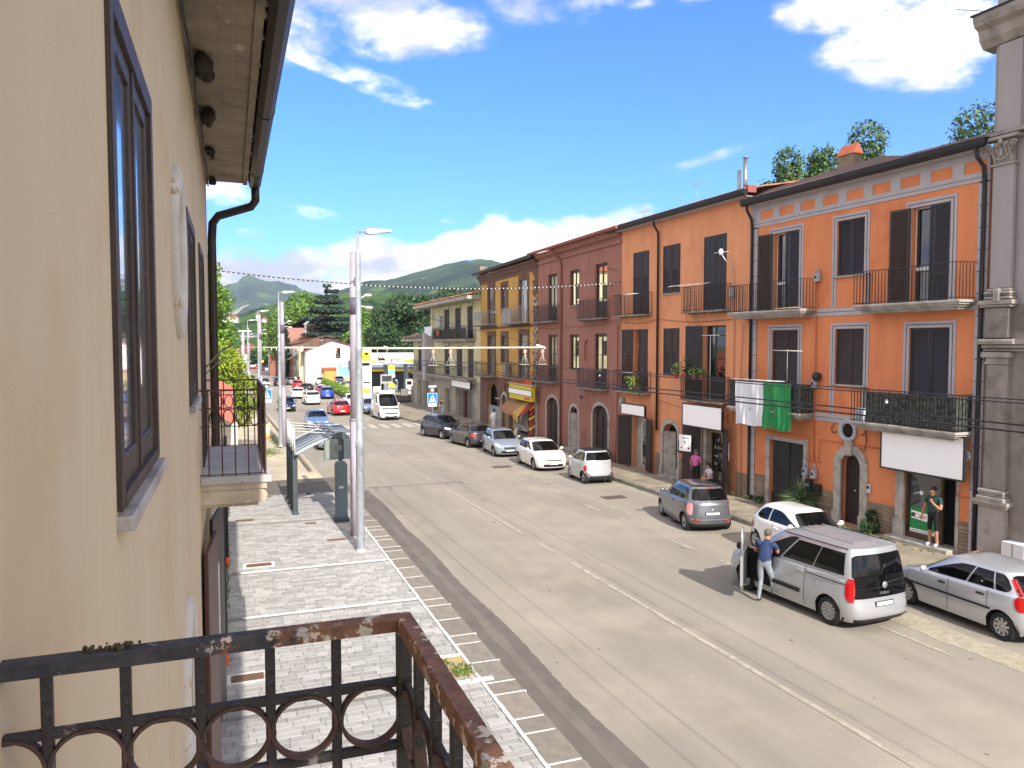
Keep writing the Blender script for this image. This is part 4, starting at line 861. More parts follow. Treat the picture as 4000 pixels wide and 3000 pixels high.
rack(wl(B2, 3.4, .45, 8.75), B2.rotation_euler.z + .2, 'white string clothes rack hung outside the upper right balcony of the peach house', 2.2, .35, tilt=-.2); rack(wl(B2, 8.1, .6, 8.6), B2.rotation_euler.z, 'small white clothes rack on the upper left balcony of the peach house', 1.0, .3)
rack(wl(B2, 8.0, .6, 4.75), B2.rotation_euler.z, 'white airer on the plant balcony of the peach house', 1.0, .4); b = MB(); b.tube([(0, 0, -1.2), (0, 0, 1.6)], .012, 6); b.tube([(-.6, 0, 1.6), (.6, 0, 1.6)], .016, 6); tag(b.build('clothes_airer', M_whiteplastic, None, wl(B2, 2.0, .45, 4.9), (0, 0, B2.rotation_euler.z)), 'tall T-shaped airer on the balcony with flower pots', 'clothes airer')
def potplant(loc, h, w, label, trail=False, seed=1, mm=None, n=90, name='potted_plant', dead=False):
    e = empty(name, label, 'potted plant', loc); b = MB(); b.lathe([(0, 0), (.08, 0), (.11, .17), (.12, .18), (.12, .2), (.0, .19)], 12); b.build('pot', M_terracotta, e); r = random.Random(seed); b = MB()
    for i in range(n):
        a = r.uniform(0, 6.28); q = r.uniform(0, w); z = .2 + r.uniform(0, h) * (1 - q / w * .5) if not trail else .25 - r.uniform(0, h) * (q / w); x, y = q * math.cos(a), q * math.sin(a); s = r.uniform(.03, .07); t = r.uniform(-.05, .05)
        b.add([(x - s, y + t, z), (x, y - s, z + t), (x + s, y, z + s * .6), (x, y + s, z + .02)], [(0, 1, 2, 3)])
    b.build('foliage', mm or M_leafy, e); return e
M_darkleaf = mat('dark_leaf', (34, 60, 34), .6, (54, 84, 46), 4, isl=.3); M_limeleaf = mat('lime_leaf', (120, 140, 50), .7, (90, 120, 44), 4, isl=.3)
for k, (s, h, w, mm, lb) in enumerate(((4.25, .55, .26, M_limeleaf, 'lime green trailing plant in a pot at the left corner of the pot-lined balcony'), (3.6, .8, .34, M_darkleaf, 'tall dark-leaved plant in a terracotta pot on the pot-lined balcony rail'), (2.9, .45, .3, M_leafy, 'low leafy potted plant in the middle of the balcony rail'), (2.35, .35, .25, M_leafy, 'small potted plant at the right end of the row on the balcony rail'))):
    potplant(wl(B2, s, .62, 4.62), h, w, lb, seed=k + 3, mm=mm)
o = potplant(wl(B2, 8.0, .62, 4.3), 1.3, .5, 'hanging green plant trailing down from the small balcony above the sign', True, 9, M_limeleaf, 260)
# ---- B3: brown house -----------------------------------------------------------------------------
B3, L3 = place((19.18, 35.87), (19.31, 47.83), 'plain reddish-brown three-storey house with tall reflecting windows and three arched doors')
H3 = [(8.69, 10.2, 7.6, 10.6, 0), (5.37, 6.74, 8.45, 10.55, 0), (1.69, 3.19, 7.58, 10.58, 0), (8.67, 10.17, 3.75, 6.75, 0), (5.36, 6.72, 4.63, 6.72, 0), (1.7, 3.25, 3.7, 6.72, 0),
      (8.45, 10.35, -.35, 2.75, .6), (5.4, 6.6, -.3, 2.42, .55), (1.5, 3.4, -.3, 2.75, .6), (3.9, 4.61, 5.18, 6.4, .3)]
facade(0, L3, -.6, 12.0, H3, .3).build('wall', M_br3, B3); shell(B3, L3, -.6, 12.0, 9, M_br3); MB().box(.02, L3 - .02, -8.9, -.42, -.5, 11.9).build('interior', M_inner, B3)
MB().box(3.88, 4.63, -.16, -.12, 5.1, 6.5).build('niche_back', M_br3, B3)
M_refl = mat('mirror_glass', (206, 206, 204), .03, (120, 122, 122), .8, metal=1.0); M_refl2 = mat('clear_mirror_glass', (226, 226, 224), .03, metal=1.0)
for i, h in enumerate(H3[:6]):
    mg = M_refl2 if i < 3 else M_refl
    frame(B3, h[0] + .1, h[1] - .1, h[2], h[3] - .1, .1, -.14, M_darkmetal, 'window_frame')
    pair(B3, h[0] + .1, h[1] - .1, h[2], h[3] - .1, 'glass', -.12, M_darkmetal, 'casement', mg=mg)
for s0, s1, z in ((5.3, 6.8, 8.45), (5.3, 6.78, 4.63)): MB().bbox(s0, s1, 0, .08, z - .05, z).build('sill', M_limestone, B3)
for s0, s1, z in ((8.35, 11.7, 7.6), (1.35, 4.7, 7.57), (8.35, 11.7, 3.75), (1.35, 4.68, 3.68)): balcony(B3, s0, s1, z, .5, 1.05, scroll=(s1 - 1.35, s1 - 1.0), step=.1, mr=mat('grey_brown_iron', (66, 58, 60), .6))
for s0, s1, z1, ri, fw in ((8.45, 10.35, 2.75, .6, .2), (5.4, 6.6, 2.42, .55, .2), (1.5, 3.4, 2.75, .6, .2)): arch_frame(B3, s0, s1, -.35, z1, ri, fw, M_limestone, base=False, proud=.03)
for s0, s1 in ((8.45, 10.35), (1.5, 3.4)):
    dd = MB().box(s0, s1, -.26, -.2, -.4, 2.75).build('door', M_darkmetal, B3); m = (s0 + s1) / 2
    b = MB(); b.box(m - .02, m + .02, -.2, -.17, -.35, 2.72)
    for x0, x1 in ((s0 + .12, m - .12), (m + .12, s1 - .12)):
        for z0, z1 in ((-.2, .5), (.65, 1.2), (1.35, 2.1)): b.bbox(x0, x1, -.2, -.175, z0, z1, .01)
    b.build('door_panel', M_brownwood, dd)
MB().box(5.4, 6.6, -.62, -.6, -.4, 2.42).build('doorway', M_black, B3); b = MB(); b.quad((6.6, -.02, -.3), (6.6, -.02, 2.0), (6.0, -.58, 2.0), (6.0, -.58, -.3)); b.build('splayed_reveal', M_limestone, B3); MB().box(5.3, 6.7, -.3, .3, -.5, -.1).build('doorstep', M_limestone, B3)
b = MB(); b.box(-.02, L3 + .02, 0, .1, 11.4, 11.55); b.prism([(0, 11.75), (.18, 11.8), (.3, 11.95), (.42, 12.0), (.42, 12.03), (0, 12.03)], L3, 0, 'x', 0); b.build('cornice', M_br3, B3)
gutter(B3, -.4, L3 + .6, .5, 12.2, .12, M_redgut, h=.15); rooftiles(B3, -.1, L3, .42, 12.17, -4.5, 13.2, M_rooftile2, rows=6, pitch=.24)
M_bpipe = mat('brown_painted_pipe', (130, 74, 60), .6)
pipe(B3, [(8.5, .48, 12.05), (8.5, .44, 11.75), (8.0, .12, 11.4), (7.85, .1, 11.0), (7.85, .1, -.3)], .06, M_bpipe)
b = MB(); b.tube([(.35, .05, 7.2), (.35, .05, 3.4), (.5, .05, -.2)], .02, 5); b.tube([(3.9, .05, 3.2), (3.6, .05, 2.3)], .012, 4); split(b, 'conduit', M_bpipe, B3)
wire(B3, [(11.9, .04, 7.35), (7.8, .05, 7.3), (.4, .05, 7.4)], .2, m=M_cable)
b = MB(); b.tube([(.5, .04, 10.0), (.5, .7, 10.15)], .015, 5); b.tube([(.3, .3, 9.2), (1.2, .5, 9.2)], .015, 5); b.build('wall_bracket', M_iron, B3)
for s, z in ((7.3, .9), (4.6, .9)): MB().bbox(s - .15, s + .15, 0, .03, z - .25, z + .3).build('meter_cover', M_br3, B3)
b = MB(); b.ball((0, 0, 0), (.12, .08, .08), 8, 5); b.tube([(-.15, 0, .1), (-.3, .1, -.05), (.2, 0, .12)], .02, 5); b.build('cable_knot', mat('blue_plastic_knot', (60, 74, 140), .6), B3, (4.8, .12, 3.05))
potplant(wl(B3, 1.0, .5, gz(37) + .15), .7, .5, 'green plant in a pot beside the white hatchback at the brown house', seed=22, mm=M_darkleaf, n=140)

# ---- B4: yellow and brown old house --------------------------------------------------------------
B4, L4 = place((19.31, 47.83), (19.81, 62.04), 'shabby yellow house with brown surrounds, flaking quoins and a yellow shop sign and awning')
H4 = [(9.9, 12.0, 7.74, 11.1, 0), (6.5, 8.3, 8.55, 10.9, 0), (1.8, 4.0, 7.7, 11.05, 0), (9.75, 12.0, 3.65, 7.2, 0), (6.45, 8.3, 4.75, 7.15, 0), (1.7, 4.0, 3.8, 7.2, 0),
      (9.2, 12.1, -.7, 3.1, 1.2), (6.75, 8.0, -.6, 2.3, .6), (1.9, 5.9, -.5, 2.1, 0), (6.85, 7.35, 2.5, 3.15, .2)]
facade(0, L4, -.8, 11.3, H4, .3).build('wall', M_ye4, B4); shell(B4, L4, -.8, 11.8, 9, M_ye4); MB().box(.02, L4 - .02, -8.9, -.45, -.7, 11.7).build('interior', M_inner, B4)
lo4 = facade(0, L4, -.8, 3.6, [h for h in H4 if h[3] < 3.5], .1); lo4.build('brown_base', M_bn4, B4, (0, .03, 0))
for i, h in enumerate(H4[:6]):
    s0, s1, z0, z1 = h[:4]; frame(B4, s0 + .32, s1 - .3, z0 if z1 - z0 < 3 else z0, z1 - .35, .32, .01, M_bn4, 'window_surround', proud=.05)
    b = MB(); b.box(s0, s0 + .32, -.05, .01, z0, z1); b.box(s1 - .3, s1, -.05, .01, z0, z1); b.box(s0 + .32, s1 - .3, -.05, .01, z1 - .35, z1); b.build('window_reveal', M_bn4, B4)
    st = ['glassw', 'glassw', 'glassw', 'glassw', 'glassw', 'glassw'][i]; zt = z1 - .35; zm = z0 + (zt - z0) * .68
    pair(B4, s0 + .34, s1 - .32, z0, zm, st, -.1, M_whitepaint if i == 2 else M_concrete, 'casement', mg=mat('grey_curtained_glass', (128, 130, 130), .1, (80, 82, 84), 1.5, spec=.9, coat=.8) if i != 2 else M_glassw)
    pair(B4, s0 + .34, s1 - .32, zm + .03, zt, st, -.1, M_whitepaint if i == 2 else M_concrete, 'casement', mg=M_glassw if i in (0, 2, 5) else _mats['grey_curtained_glass'])
b = MB(); b.box(0, L4, 0, .06, 11.1, 11.35); b.prism([(0, 11.3), (.1, 11.35), (.22, 11.6), (.34, 11.68), (.36, 11.8), (0, 11.85)], L4, 0, 'x', 0); b.build('cornice', M_bn4, B4)
gutter(B4, -.2, L4 + .5, .5, 12.1, .14, M_darkmetal, h=.2); rooftiles(B4, 0, L4, .42, 12.0, -4, 12.9, M_rooftile, rows=6, pitch=.3)
MB().box(14.0, 14.8, -.6, .1, 11.9, 12.7).build('chimney', M_concrete, B4)
M_peel = mat('peeling_quoin', (108, 74, 64), .92, (90, 60, 54), 3, stain=((196, 180, 168), 3.5, .5))
for k in range(22):
    z = 3.7 + k * .34
    if z > 10.9: break
    MB().box(.02, .95 if k % 2 else .62, 0, .05, z, z + .32).build('quoin_block', M_bn4 if k > 16 else M_peel, B4)
for k in range(10): MB().box(.02, .5, 0, .07, -.4 + k * .4, -.03 + k * .4).build('quoin_block', M_limestone, B4)
for z in (7.45, 3.5): MB().box(0, L4, 0, .07, z - .08, z + .08).build('string_course', M_bn4, B4)
M_wsheet = mat('dirty_white_sheet', (176, 172, 164), .9, (140, 138, 132), 3)
for s0, s1, z, mm in ((9.4, 13.9, 7.7, M_wsheet), (1.45, 5.96, 7.65, M_wsheet), (9.3, 13.9, 3.62, None), (1.3, 5.8, 3.75, None)):
    bo = balcony(B4, s0, s1, z, .75, 1.1, step=.22, mr=M_meter if mm else M_iron)
    if mm: MB().box(s0 + (2.2 if s0 > 5 else 2.4), s1 - .05, .66, .68, z + (.42 if s0 > 5 else .05), z + 1.05).build('balcony_sheet', mm, bo)
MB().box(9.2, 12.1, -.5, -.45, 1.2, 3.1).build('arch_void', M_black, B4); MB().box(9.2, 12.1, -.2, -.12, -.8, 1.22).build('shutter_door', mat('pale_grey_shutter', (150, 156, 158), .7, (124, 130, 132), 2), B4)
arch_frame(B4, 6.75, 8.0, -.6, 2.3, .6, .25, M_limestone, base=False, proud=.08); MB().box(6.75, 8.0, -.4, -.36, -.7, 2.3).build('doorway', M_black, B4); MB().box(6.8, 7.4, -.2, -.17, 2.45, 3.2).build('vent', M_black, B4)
b = MB(); b.box(8.3, 8.7, 0, .14, -.7, 1.3); b.box(8.1, 8.9, .0, .3, 1.9, 2.0); b.build('white_pier', M_limestone, B4)
sw = frame(B4, 2.5, 5.4, .1, 1.95, .12, -.1, M_whitepaint, 'shop_window', True); MB().box(2.5, 5.4, -.1, -.09, .1, 1.95).build('pane', _mats['grey_curtained_glass'], sw)
b = MB(); r = random.Random(6)
for k in range(9): x = 2.7 + k * .3; b.box(x, x + .1, -.08, -.06, .3, .3 + r.uniform(.3, 1.3), k % 3)
b.build('display_goods', [mat('pinkish_goods', (170, 130, 140), .7), M_whitepaint, M_stone], sw)
# shop sign box and awning (things of their own)
e = empty('shop_sign', 'yellow illuminated-box shop sign with blank white strip above the striped awning', 'sign', wl(B4, -.35, .3, 2.3), B4.rotation_euler.z); e.scale = (.88, .88, .88)
MB().bbox(0, 5.4, 0, .35, 0, 1.15, .02).build('box', mat('sign_yellow', (214, 188, 26), .5), e); b = MB(); b.box(-.1, 5.5, .35, .37, .42, .8); b.build('strip', M_signw, e); b = MB(); b.box(-.15, 5.55, .345, .36, .37, .85); b.build('frame', M_iron, e)
MB().box(.25, 1.6, .35, .36, .1, .28).build('red_lettering_bar', mat('sign_red', (200, 70, 50), .5), e); MB().box(-.1, 5.6, 0, .4, 1.2, 1.26).build('ledge', M_whitepaint, e)
b = MB(); r = random.Random(8)
for k in range(13): b.prism([(.2 + k * .4, 1.28), (.5 + k * .4, 1.28), (.44 + k * .4, 1.28 + r.uniform(.3, .42)), (.24 + k * .4, 1.28 + r.uniform(.3, .4))], .06, 0, 'y', .2)
b.build('raised_letters', mat('orange_red_letter', (206, 84, 40), .6), e)
e = empty('awning', 'faded yellow and red striped shop awning, sagging over the snack shop door', 'awning', wl(B4, .3, 0, .42), B4.rotation_euler.z); e.scale = (.82, .72, .8)
M_awy = mat('faded_yellow_canvas', (206, 170, 84), .85, (186, 140, 76), 2); M_awr = mat('faded_red_canvas', (150, 44, 34), .85, (170, 64, 44), 2); M_awt = mat('tan_canvas', (168, 130, 92), .85, (160, 112, 74), 2)
def awn(p, m, nm):
    MB().add([(0, 0, 0)] * 0, []); b = MB(); b.add(p, [tuple(range(len(p)))]); o = b.build(nm, m, e); md = o.modifiers.new('t', 'SOLIDIFY'); md.thickness = .02
awn([(6.2, .1, 2.1), (2.2, .1, 2.15), (2.2, 1.5, 1.25), (5.9, 1.55, 1.45)], M_awt, 'canvas'); awn([(5.9, 1.55, 1.45), (2.2, 1.5, 1.25), (2.3, 1.52, .95), (5.9, 1.57, 1.15)], M_awt, 'valance')
awn([(2.2, .1, 2.15), (1.5, .1, 2.15), (1.1, 1.4, 1.0), (2.2, 1.5, 1.25)], M_awy, 'canvas'); awn([(1.5, .1, 2.15), (.2, .1, 2.1), (.6, .9, 1.3), (1.1, 1.4, 1.0)], M_awr, 'canvas'); awn([(2.2, 1.5, 1.25), (1.1, 1.4, 1.0), (1.1, 1.4, .45), (2.2, 1.5, .8)], M_awy, 'valance')
for k in range(6): awn([(.3, .12 + .001 * k, 2.0 - k * .42), (-.1, .12, 1.9 - k * .42), (.5 - .1, .5, 1.45 - k * .42), (.8, .5, 1.65 - k * .42)], (M_awy, M_awr)[k % 2], 'side_curtain')
b = MB(); b.tube([(6.0, .05, 1.4), (5.9, 1.55, 1.44)], .02, 5); b.tube([(.6, .05, 1.2), (1.1, 1.4, 1.0)], .02, 5); b.tube([(5.9, 1.55, 1.44), (1.1, 1.4, 1.0)], .02, 5); b.build('frame', M_iron, e)
b = MB(); b.box(-.3, .3, -.02, .02, 0, .6); b.box(-.35, .35, -.3, .3, -.05, 0); tag(b.build('wooden_board', mat('grey_board', (140, 132, 120), .9), None, wl(B4, 1.1, 1.2, gz(49) + .3), (rad(20), 0, .4)), 'leaning grey board with small table by the snack shop corner', 'board')
b = MB()
for k in range(2): b.tube([(-.7, .05 + k * .35, 0), (.9, .05 + k * .35, 0)], .012, 5)
tag(b.build('clothes_airer', M_whiteplastic, None, wl(B4, 6.9, .7, 8.55), (0, 0, B4.rotation_euler.z)), 'thin white airer between the upper balconies of the yellow house', 'clothes airer')
b = MB(); b.bbox(-.25, .25, 0, .35, 0, .8, .03); b.build('air_conditioner', M_meter, B4, (6.1, .1, 3.9))

# ---- B5: cream house with long balconies ---------------------------------------------------------
B5, L5 = place((19.81, 62.04), (19.81, 87.6), 'cream two-and-three-storey house with long dark iron balconies and tiled eaves beside the fuel station')
T = 17.0
H5 = [(9.85, 11.85, 6.7, 9.55, 0), (5.9, 8.0, 6.7, 9.5, 0), (2.2, 3.95, 6.7, 9.5, 0), (21.45, 23.2, 3.2, 6.0, 0), (18.0, 19.9, 3.2, 6.0, 0), (9.9, 11.8, 3.2, 6.0, 0), (5.45, 7.45, 3.2, 6.0, 0), (2.0, 3.85, 3.2, 6.0, 0),
      (21.3, 23.2, -1, 2.2, 0), (17.8, 20.3, -1, 2.2, 0), (14.2, 15.5, -.9, 1.75, .5), (9.6, 11.4, -.9, 1.9, 0), (2.1, 7.5, -.9, 2.0, 0)]
facade(0, T, -1, 9.9, [h for h in H5 if h[0] < T], .3).build('wall', M_cr5, B5); facade(T, L5, -1.1, 6.5, [h for h in H5 if h[0] >= T], .3).build('wall', M_cr5, B5)
lo = facade(0, L5, -1.1, 2.9, [h for h in H5 if h[3] < 3], .05); lo.build('stone_base', M_gr5, B5, (0, .04, 0))
b = MB(); b.box(.02, T - .02, -8.9, -.45, -1, 9.8); b.box(T, L5 - .02, -8.9, -.45, -1, 6.4); b.build('interior', M_inner, B5)
b = MB(); b.quad((T, 0, 6.4), (T, 0, 9.9), (T, -9, 9.9), (T, -9, 6.4)); b.quad((L5, 0, -1), (L5, 0, 6.5), (L5, -9, 6.5), (L5, -9, -1)); b.quad((0, 0, -1), (0, 0, 9.9), (0, -9, 9.9), (0, -9, -1)); b.build('side_wall', M_cr5, B5)
for i, h in enumerate(H5[:8]): pair(B5, *h[:4], 'half' if i else 'half', -.1, M_brownwood); MB().bbox(h[0] - .1, h[1] + .1, 0, .12, h[3] + .02, h[3] + .3, .02).build('window_head', M_cr5, B5) 
for i, h in enumerate(H5[8:]): MB().box(h[0], h[1], -.22, -.2, -1, h[3]).build('roller_door' if i != 2 else 'door', mat('grey_roller', (92, 92, 92), .7, (110, 108, 104), 3), B5)
MB().box(4.7, 5.3, -.18, .0, -.9, 2.0).build('red_pier', mat('dark_red_panel', (96, 50, 46), .8), B5)
for h in H5[8:]: frame(B5, h[0], h[1], -1, h[3], .25, .04, M_gr5, 'stone_surround') if h[4] == 0 else arch_frame(B5, h[0], h[1], -.9, h[3], h[4], .25, M_gr5, base=False)
def bal5(s0, s1, z, d): return balcony(B5, s0, s1, z, d, 1.15, 'curved' if z < 4 else 'moulded', scroll=(s0 + (s1 - s0) * .42, s0 + (s1 - s0) * .42 + .5), step=.2, mslab=M_limestone, mid=True)
bal5(1.3, 15.6, 3.15, .95); bal5(17.1, 24.2, 3.15, .8); bu = bal5(1.3, 12.9, 6.62, .95)
b = MB(); b.quad((1.4, .86, 6.65), (12.8, .86, 6.65), (12.8, .86, 7.55), (1.4, .86, 7.55)); b.build('dark_screen', M_iron, bu)
b = MB(); b.box(15.95, 16.95, 0, .1, 2.9, 9.9); b.build('pilaster', M_cr5, B5)
b = MB(); b.box(15.9, 17.0, .1, 1.0, 2.4, 7.3); b.build('corner_pillar', M_trim, B5)
b = MB(); b.box(-.3, T + 3.3, 0, 1.25, 9.95, 10.25); b.build('eave', M_limestone, B5); rooftiles(B5, -.2, T + 3.2, 1.2, 10.3, -3.5, 11.4, M_rooftile2, rows=7, pitch=.4)
b = MB(); b.box(T - .2, L5 + 1.9, 0, 1.1, 6.5, 6.75); b.build('eave', M_limestone, B5); rooftiles(B5, T, L5 + 1.8, 1.05, 6.8, -3.5, 8.0, M_rooftile, rows=7, pitch=.4)
b = MB()
for s in (18.2, 18.9): b.tube([(s, -2.5, 7.2), (s, -2.5, 9.0)], .16, 8)
b.build('flue', M_trim, B5)
sign(B5, 1.2, .5, 2.3, 5.9, .62, 'blank white sign board low on the front of the cream house', fr=.09)
fe = empty('flag', 'small green and white flag drooping from the cream house upper balcony', 'flag', wl(B5, 0, 1.0, 0), B5.rotation_euler.z)
cloth(B5, 'white_half', None, 12.9, 16.0, 6.9, 7.95, 0, M_flagw, seed=13, par=fe, sagr=-.5, amp=.1); cloth(B5, 'green_half', None, 16.0, 17.8, 7.2, 7.75, 0, M_flagg, seed=14, par=fe, sagl=-.2, amp=.12)
b = MB(); b.ball((0, 0, 0), (.2, .12, .26), 8, 6); tag(b.build('toy_bundle', mat('red_yellow_cloth', (176, 40, 30), .7, (176, 150, 60), 7), None, wl(B5, 10.2, 1.0, 7.2), (0, 0, 0)), 'small red and yellow cloth bundle on the upper balcony of the cream house', 'bundle')
b = MB(); b.bbox(-.35, .35, -.2, .2, 0, 1.1, .04); tag(b.build('storage_cabinet', M_meter, None, wl(B5, 10.6, .7, 7.8), (0, 0, B5.rotation_euler.z)), 'light grey box standing on the upper balcony of the cream house', 'cabinet')
potplant(wl(B5, 4.2, .9, 6.65), .3, .3, 'small potted plant at the upper balcony end of the cream house', seed=31)
# roof aerials of the row
def aerial(x, y, z, h, label):
    b = MB(); b.tube([(0, 0, 0), (0, 0, h)], .018, 5)
    for k in range(5): b.tube([(-.28 + .02 * k, -.5 + k * .22, h - .1), (.28 - .02 * k, -.5 + k * .22, h - .1)], .007, 4)
    b.tube([(0, -.55, h - .1), (0, .5, h - .1)], .01, 4); tag(b.build('roof_aerial', M_meter, None, (x, y, z)), label, 'aerial')
aerial(20.5, 31.0, 12.2, 1.5, 'thin upright aerial on the peach house roof'); aerial(20.2, 35.4, 12.2, .9, 'small television aerial where the peach and brown roofs meet')
b = MB(); b.tube([(0, 0, 0), (0, 0, 1.75)], .09, 10); b.tube([(-.05, .35, 0), (-.05, .35, 1.35)], .08, 10); b.lathe([(.0, 1.86), (.13, 1.84), (.13, 1.8), (.0, 1.79)], 10); tag(b.build('flue', mat('steel_flue', (150, 150, 152), .35, metal=.8), None, (20.6, 27.6, 12.2)), 'pair of round metal flue pipes on the peach house roof', 'flue')
# ---------------------------------------------------------------- the tan house on the left, seen along its wall, and its balconies
M_tan = mat('tan_render', (206, 188, 159), .92, (197, 179, 151), 2.0, .25, 110, streak=8, dirt=(194, 170, 138), dsc=.9, stain=((146, 124, 104), 16.0, .71))
M_soff = mat('bare_concrete_soffit', (150, 138, 124), .9, (126, 116, 104), 2.2, .5, 25, dirt=(98, 92, 84), dsc=1.8, stain=((176, 166, 150), 3.5, .62))
M_oldwood = mat('weathered_dark_wood', (44, 33, 30), .55, (84, 68, 60), 14, .4, 50, streak=14, stain=((112, 98, 88), 12, .66))
M_winglass = mat('painted_reflection_glass', (70, 80, 90), .15, (104, 114, 122), 1.2, spec=1, coat=1, streak=12)  # pale blue-grey vertical strips paint the sky's reflection into the glass colour
M_marble = mat('worn_white_marble', (180, 172, 166), .7, (160, 154, 152), 3, .15, 60, dirt=(128, 118, 112), dsc=3)
M_ovalp = mat('chipped_white_plaster', (206, 202, 198), .9, (188, 180, 170), 3, .3, 50, stain=((170, 140, 108), 4, .6))
WX = -.375
TH = empty('tan_house', 'tan house close on the left with dark wooden windows, oval frames and deep concrete eaves', 'house', (WX, 0, 0), 0)
# local: x = out from the wall (towards the street), y along the street, z up
def holes_wall(y0, y1, z0, z1, holes):
    b = MB(); ys = sorted({y0, y1} | {h[0] for h in holes} | {h[1] for h in holes}); zs = sorted({z0, z1} | {h[2] for h in holes} | {h[3] for h in holes})
    for a, c in zip(ys, ys[1:]):
        for e, f in zip(zs, zs[1:]):
            if any(h[0] < (a + c) / 2 < h[1] and h[2] < (e + f) / 2 < h[3] for h in holes): continue
            b.quad((0, a, e), (0, c, e), (0, c, f), (0, a, f))
    for a, c, e, f in holes:
        d = -.2; b.quad((0, a, e), (d, a, e), (d, a, f), (0, a, f)); b.quad((0, c, e), (0, c, f), (d, c, f), (d, c, e)); b.quad((0, a, e), (0, c, e), (d, c, e), (d, a, e)); b.quad((0, a, f), (d, a, f), (d, c, f), (0, c, f))
    return b
WH = [(2.92, 4.34, 5.53, 7.31), (7.75, 9.35, 5.53, 7.34), (10.75, 12.4, 4.5, 7.38), (10.6, 14.0, -.1, 3.7)]
holes_wall(-4, 15.15, -.3, 9.05, WH).build('wall', M_tan, TH)
b = MB(); b.quad((0, 15.15, -.3), (-9, 15.15, -.3), (-9, 15.15, 9.05), (0, 15.15, 9.05)); b.build('end_wall', M_tan, TH); MB().box(-9, -.35, -4, 15.1, -.3, 9.0).build('interior', M_inner, TH)
def win(y0, y1, z0, z1, door=False):
    f = MB()
    w = .07
    f.box(-.1, .018, y0 - .02, y0 + w, z0, z1 + .03); f.box(-.1, .018, y1 - w, y1 + .02, z0, z1 + .03); f.box(-.1, .018, y0 + w, y1 - w, z1 - w, z1 + .03); f.box(-.1, .02, y0 + w, y1 - w, z0, z0 + .05)
    fo = f.build('window', M_oldwood, TH); m = (y0 + y1) / 2
    for a, c in ((y0 + w, m), (m, y1 - w)):
        b = MB(); q = .075
        b.bbox(-.06, -.002, a, a + q, z0 + .05, z1 - w, .006); b.bbox(-.06, -.002, c - q, c, z0 + .05, z1 - w, .006); b.bbox(-.06, -.002, a + q, c - q, z1 - w - q, z1 - w, .006); b.bbox(-.06, -.002, a + q, c - q, z0 + .05, z0 + .05 + q * 1.5, .006)
        if door: b.box(-.08, -.03, a + q, c - q, z0 + .8, z0 + .9)
        b.box(-.035, -.02, a + q, a + q + .015, z0 + .2, z1 - w - q); b.box(-.035, -.02, c - q - .015, c - q, z0 + .2, z1 - w - q)
        b.build('casement', M_oldwood, fo); MB().box(-.022, -.016, a + q, c - q, z0 + .1, z1 - w - q).build('pane', M_winglass, fo)
    MB().box(-.01, .008, m - .025, m + .025, z0 + .05, z1 - w).build('astragal', M_oldwood, fo)
    if not door:
        MB().bbox(-.1, .055, y0 - .04, y1 + .04, z0 - .065, z0 - .015, .01).build('sill', M_marble, fo)
for a in WH[:2]: win(*a)
win(*WH[2], door=True)
def oval(yc, zc, ry, rz, w, par):
    b = MB(); n = 40; rings = [(1 - w / ry, 0), (1 - w / ry, .03), (1 - w / ry * .75, .05), (1 - w / ry * .2, .05), (1, .03), (1, 0)]
    vs = []
    for q, x in rings:
        qy = q; qz = 1 - (1 - q) * ry / rz
        for k in range(n): a = 2 * math.pi * k / n; vs.append((x, yc + ry * qy * math.cos(a), zc + rz * qz * math.sin(a)))
    b.add(vs, [(i * n + k, i * n + (k + 1) % n, (i + 1) * n + (k + 1) % n, (i + 1) * n + k) for i in range(5) for k in range(n)], 0, True)
    o = b.build('oval_frame', M_ovalp, par)
    b = MB(); b.add([(.006, yc + (ry - w) * math.cos(2 * math.pi * k / n), zc + (rz - w) * math.sin(2 * math.pi * k / n)) for k in range(n)], [tuple(range(n))]); b.build('oval_panel', mat('oval_infill', (176, 172, 170), .85, (150, 146, 146), 2), o)
oval(6.38, 6.80, .62, .65, .21, TH); oval(6.75, 3.2, .72, .82, .21, TH)
# eaves: concrete soffit with board marks, dark gutter, downpipe
b = MB(); r = random.Random(2)
yy = [-4, 0, 3, 5.2, 6.8, 8.5, 10, 11.6, 13, 14, 14.8]
for a, c in zip(yy, yy[1:]):
    xx = [0, .14, .31, .48, .62, .70]
    for k, (e, f) in enumerate(zip(xx, xx[1:])): dz = r.uniform(-.006, .006); b.box(e + .0008, f - .0008, a, c + .001, 9.0 + dz * .4 - (.03 if k == 4 else 0), 9.2)
b.box(-.4, .69, -4, 14.75, 9.05, 9.3); b.box(-.02, .04, -4, 14.85, 8.95, 9.0); b.build('soffit', M_soff, TH)
b = MB(); r = random.Random(12)
for k in range(52): y = 1 + k * .26; q = r.uniform(.02, .07); b.ball((.67 + r.uniform(-.02, .03), y, 9.0), (q, q * 1.6, .025), 6, 4)
b.build('crumbling_edge', M_soff, TH)
b = MB(); b.prism([(.71, 9.07), (.73, 8.95), (.79, 8.88), (.87, 8.88), (.93, 8.97), (.95, 9.21), (.93, 9.21), (.71, 9.21)], 18.8, 0, 'x', 0)
b.v = [(p[1], p[0] - 4.0 + 0, p[2]) for p in b.v]; b.build('gutter', M_gut, TH)
b = MB()
for y in (5.2, 10.1, 13.6): b.prism([(.705, 9.05), (.725, 8.94), (.79, 8.87), (.87, 8.87), (.938, 8.97), (.958, 9.22), (.70, 9.22)], .03, 0, 'x', 0); b.v[-14:] = [(p[1], p[0] + y, p[2]) for p in b.v[-14:]]
b.build('gutter_joint', M_iron, TH)
rooftiles_l = MB(); rooftiles_l.quad((.85, -4, 9.28), (.85, 14.7, 9.28), (-4, 14.7, 10.8), (-4, -4, 10.8)); rooftiles_l.build('roof', M_rooftile2, TH)
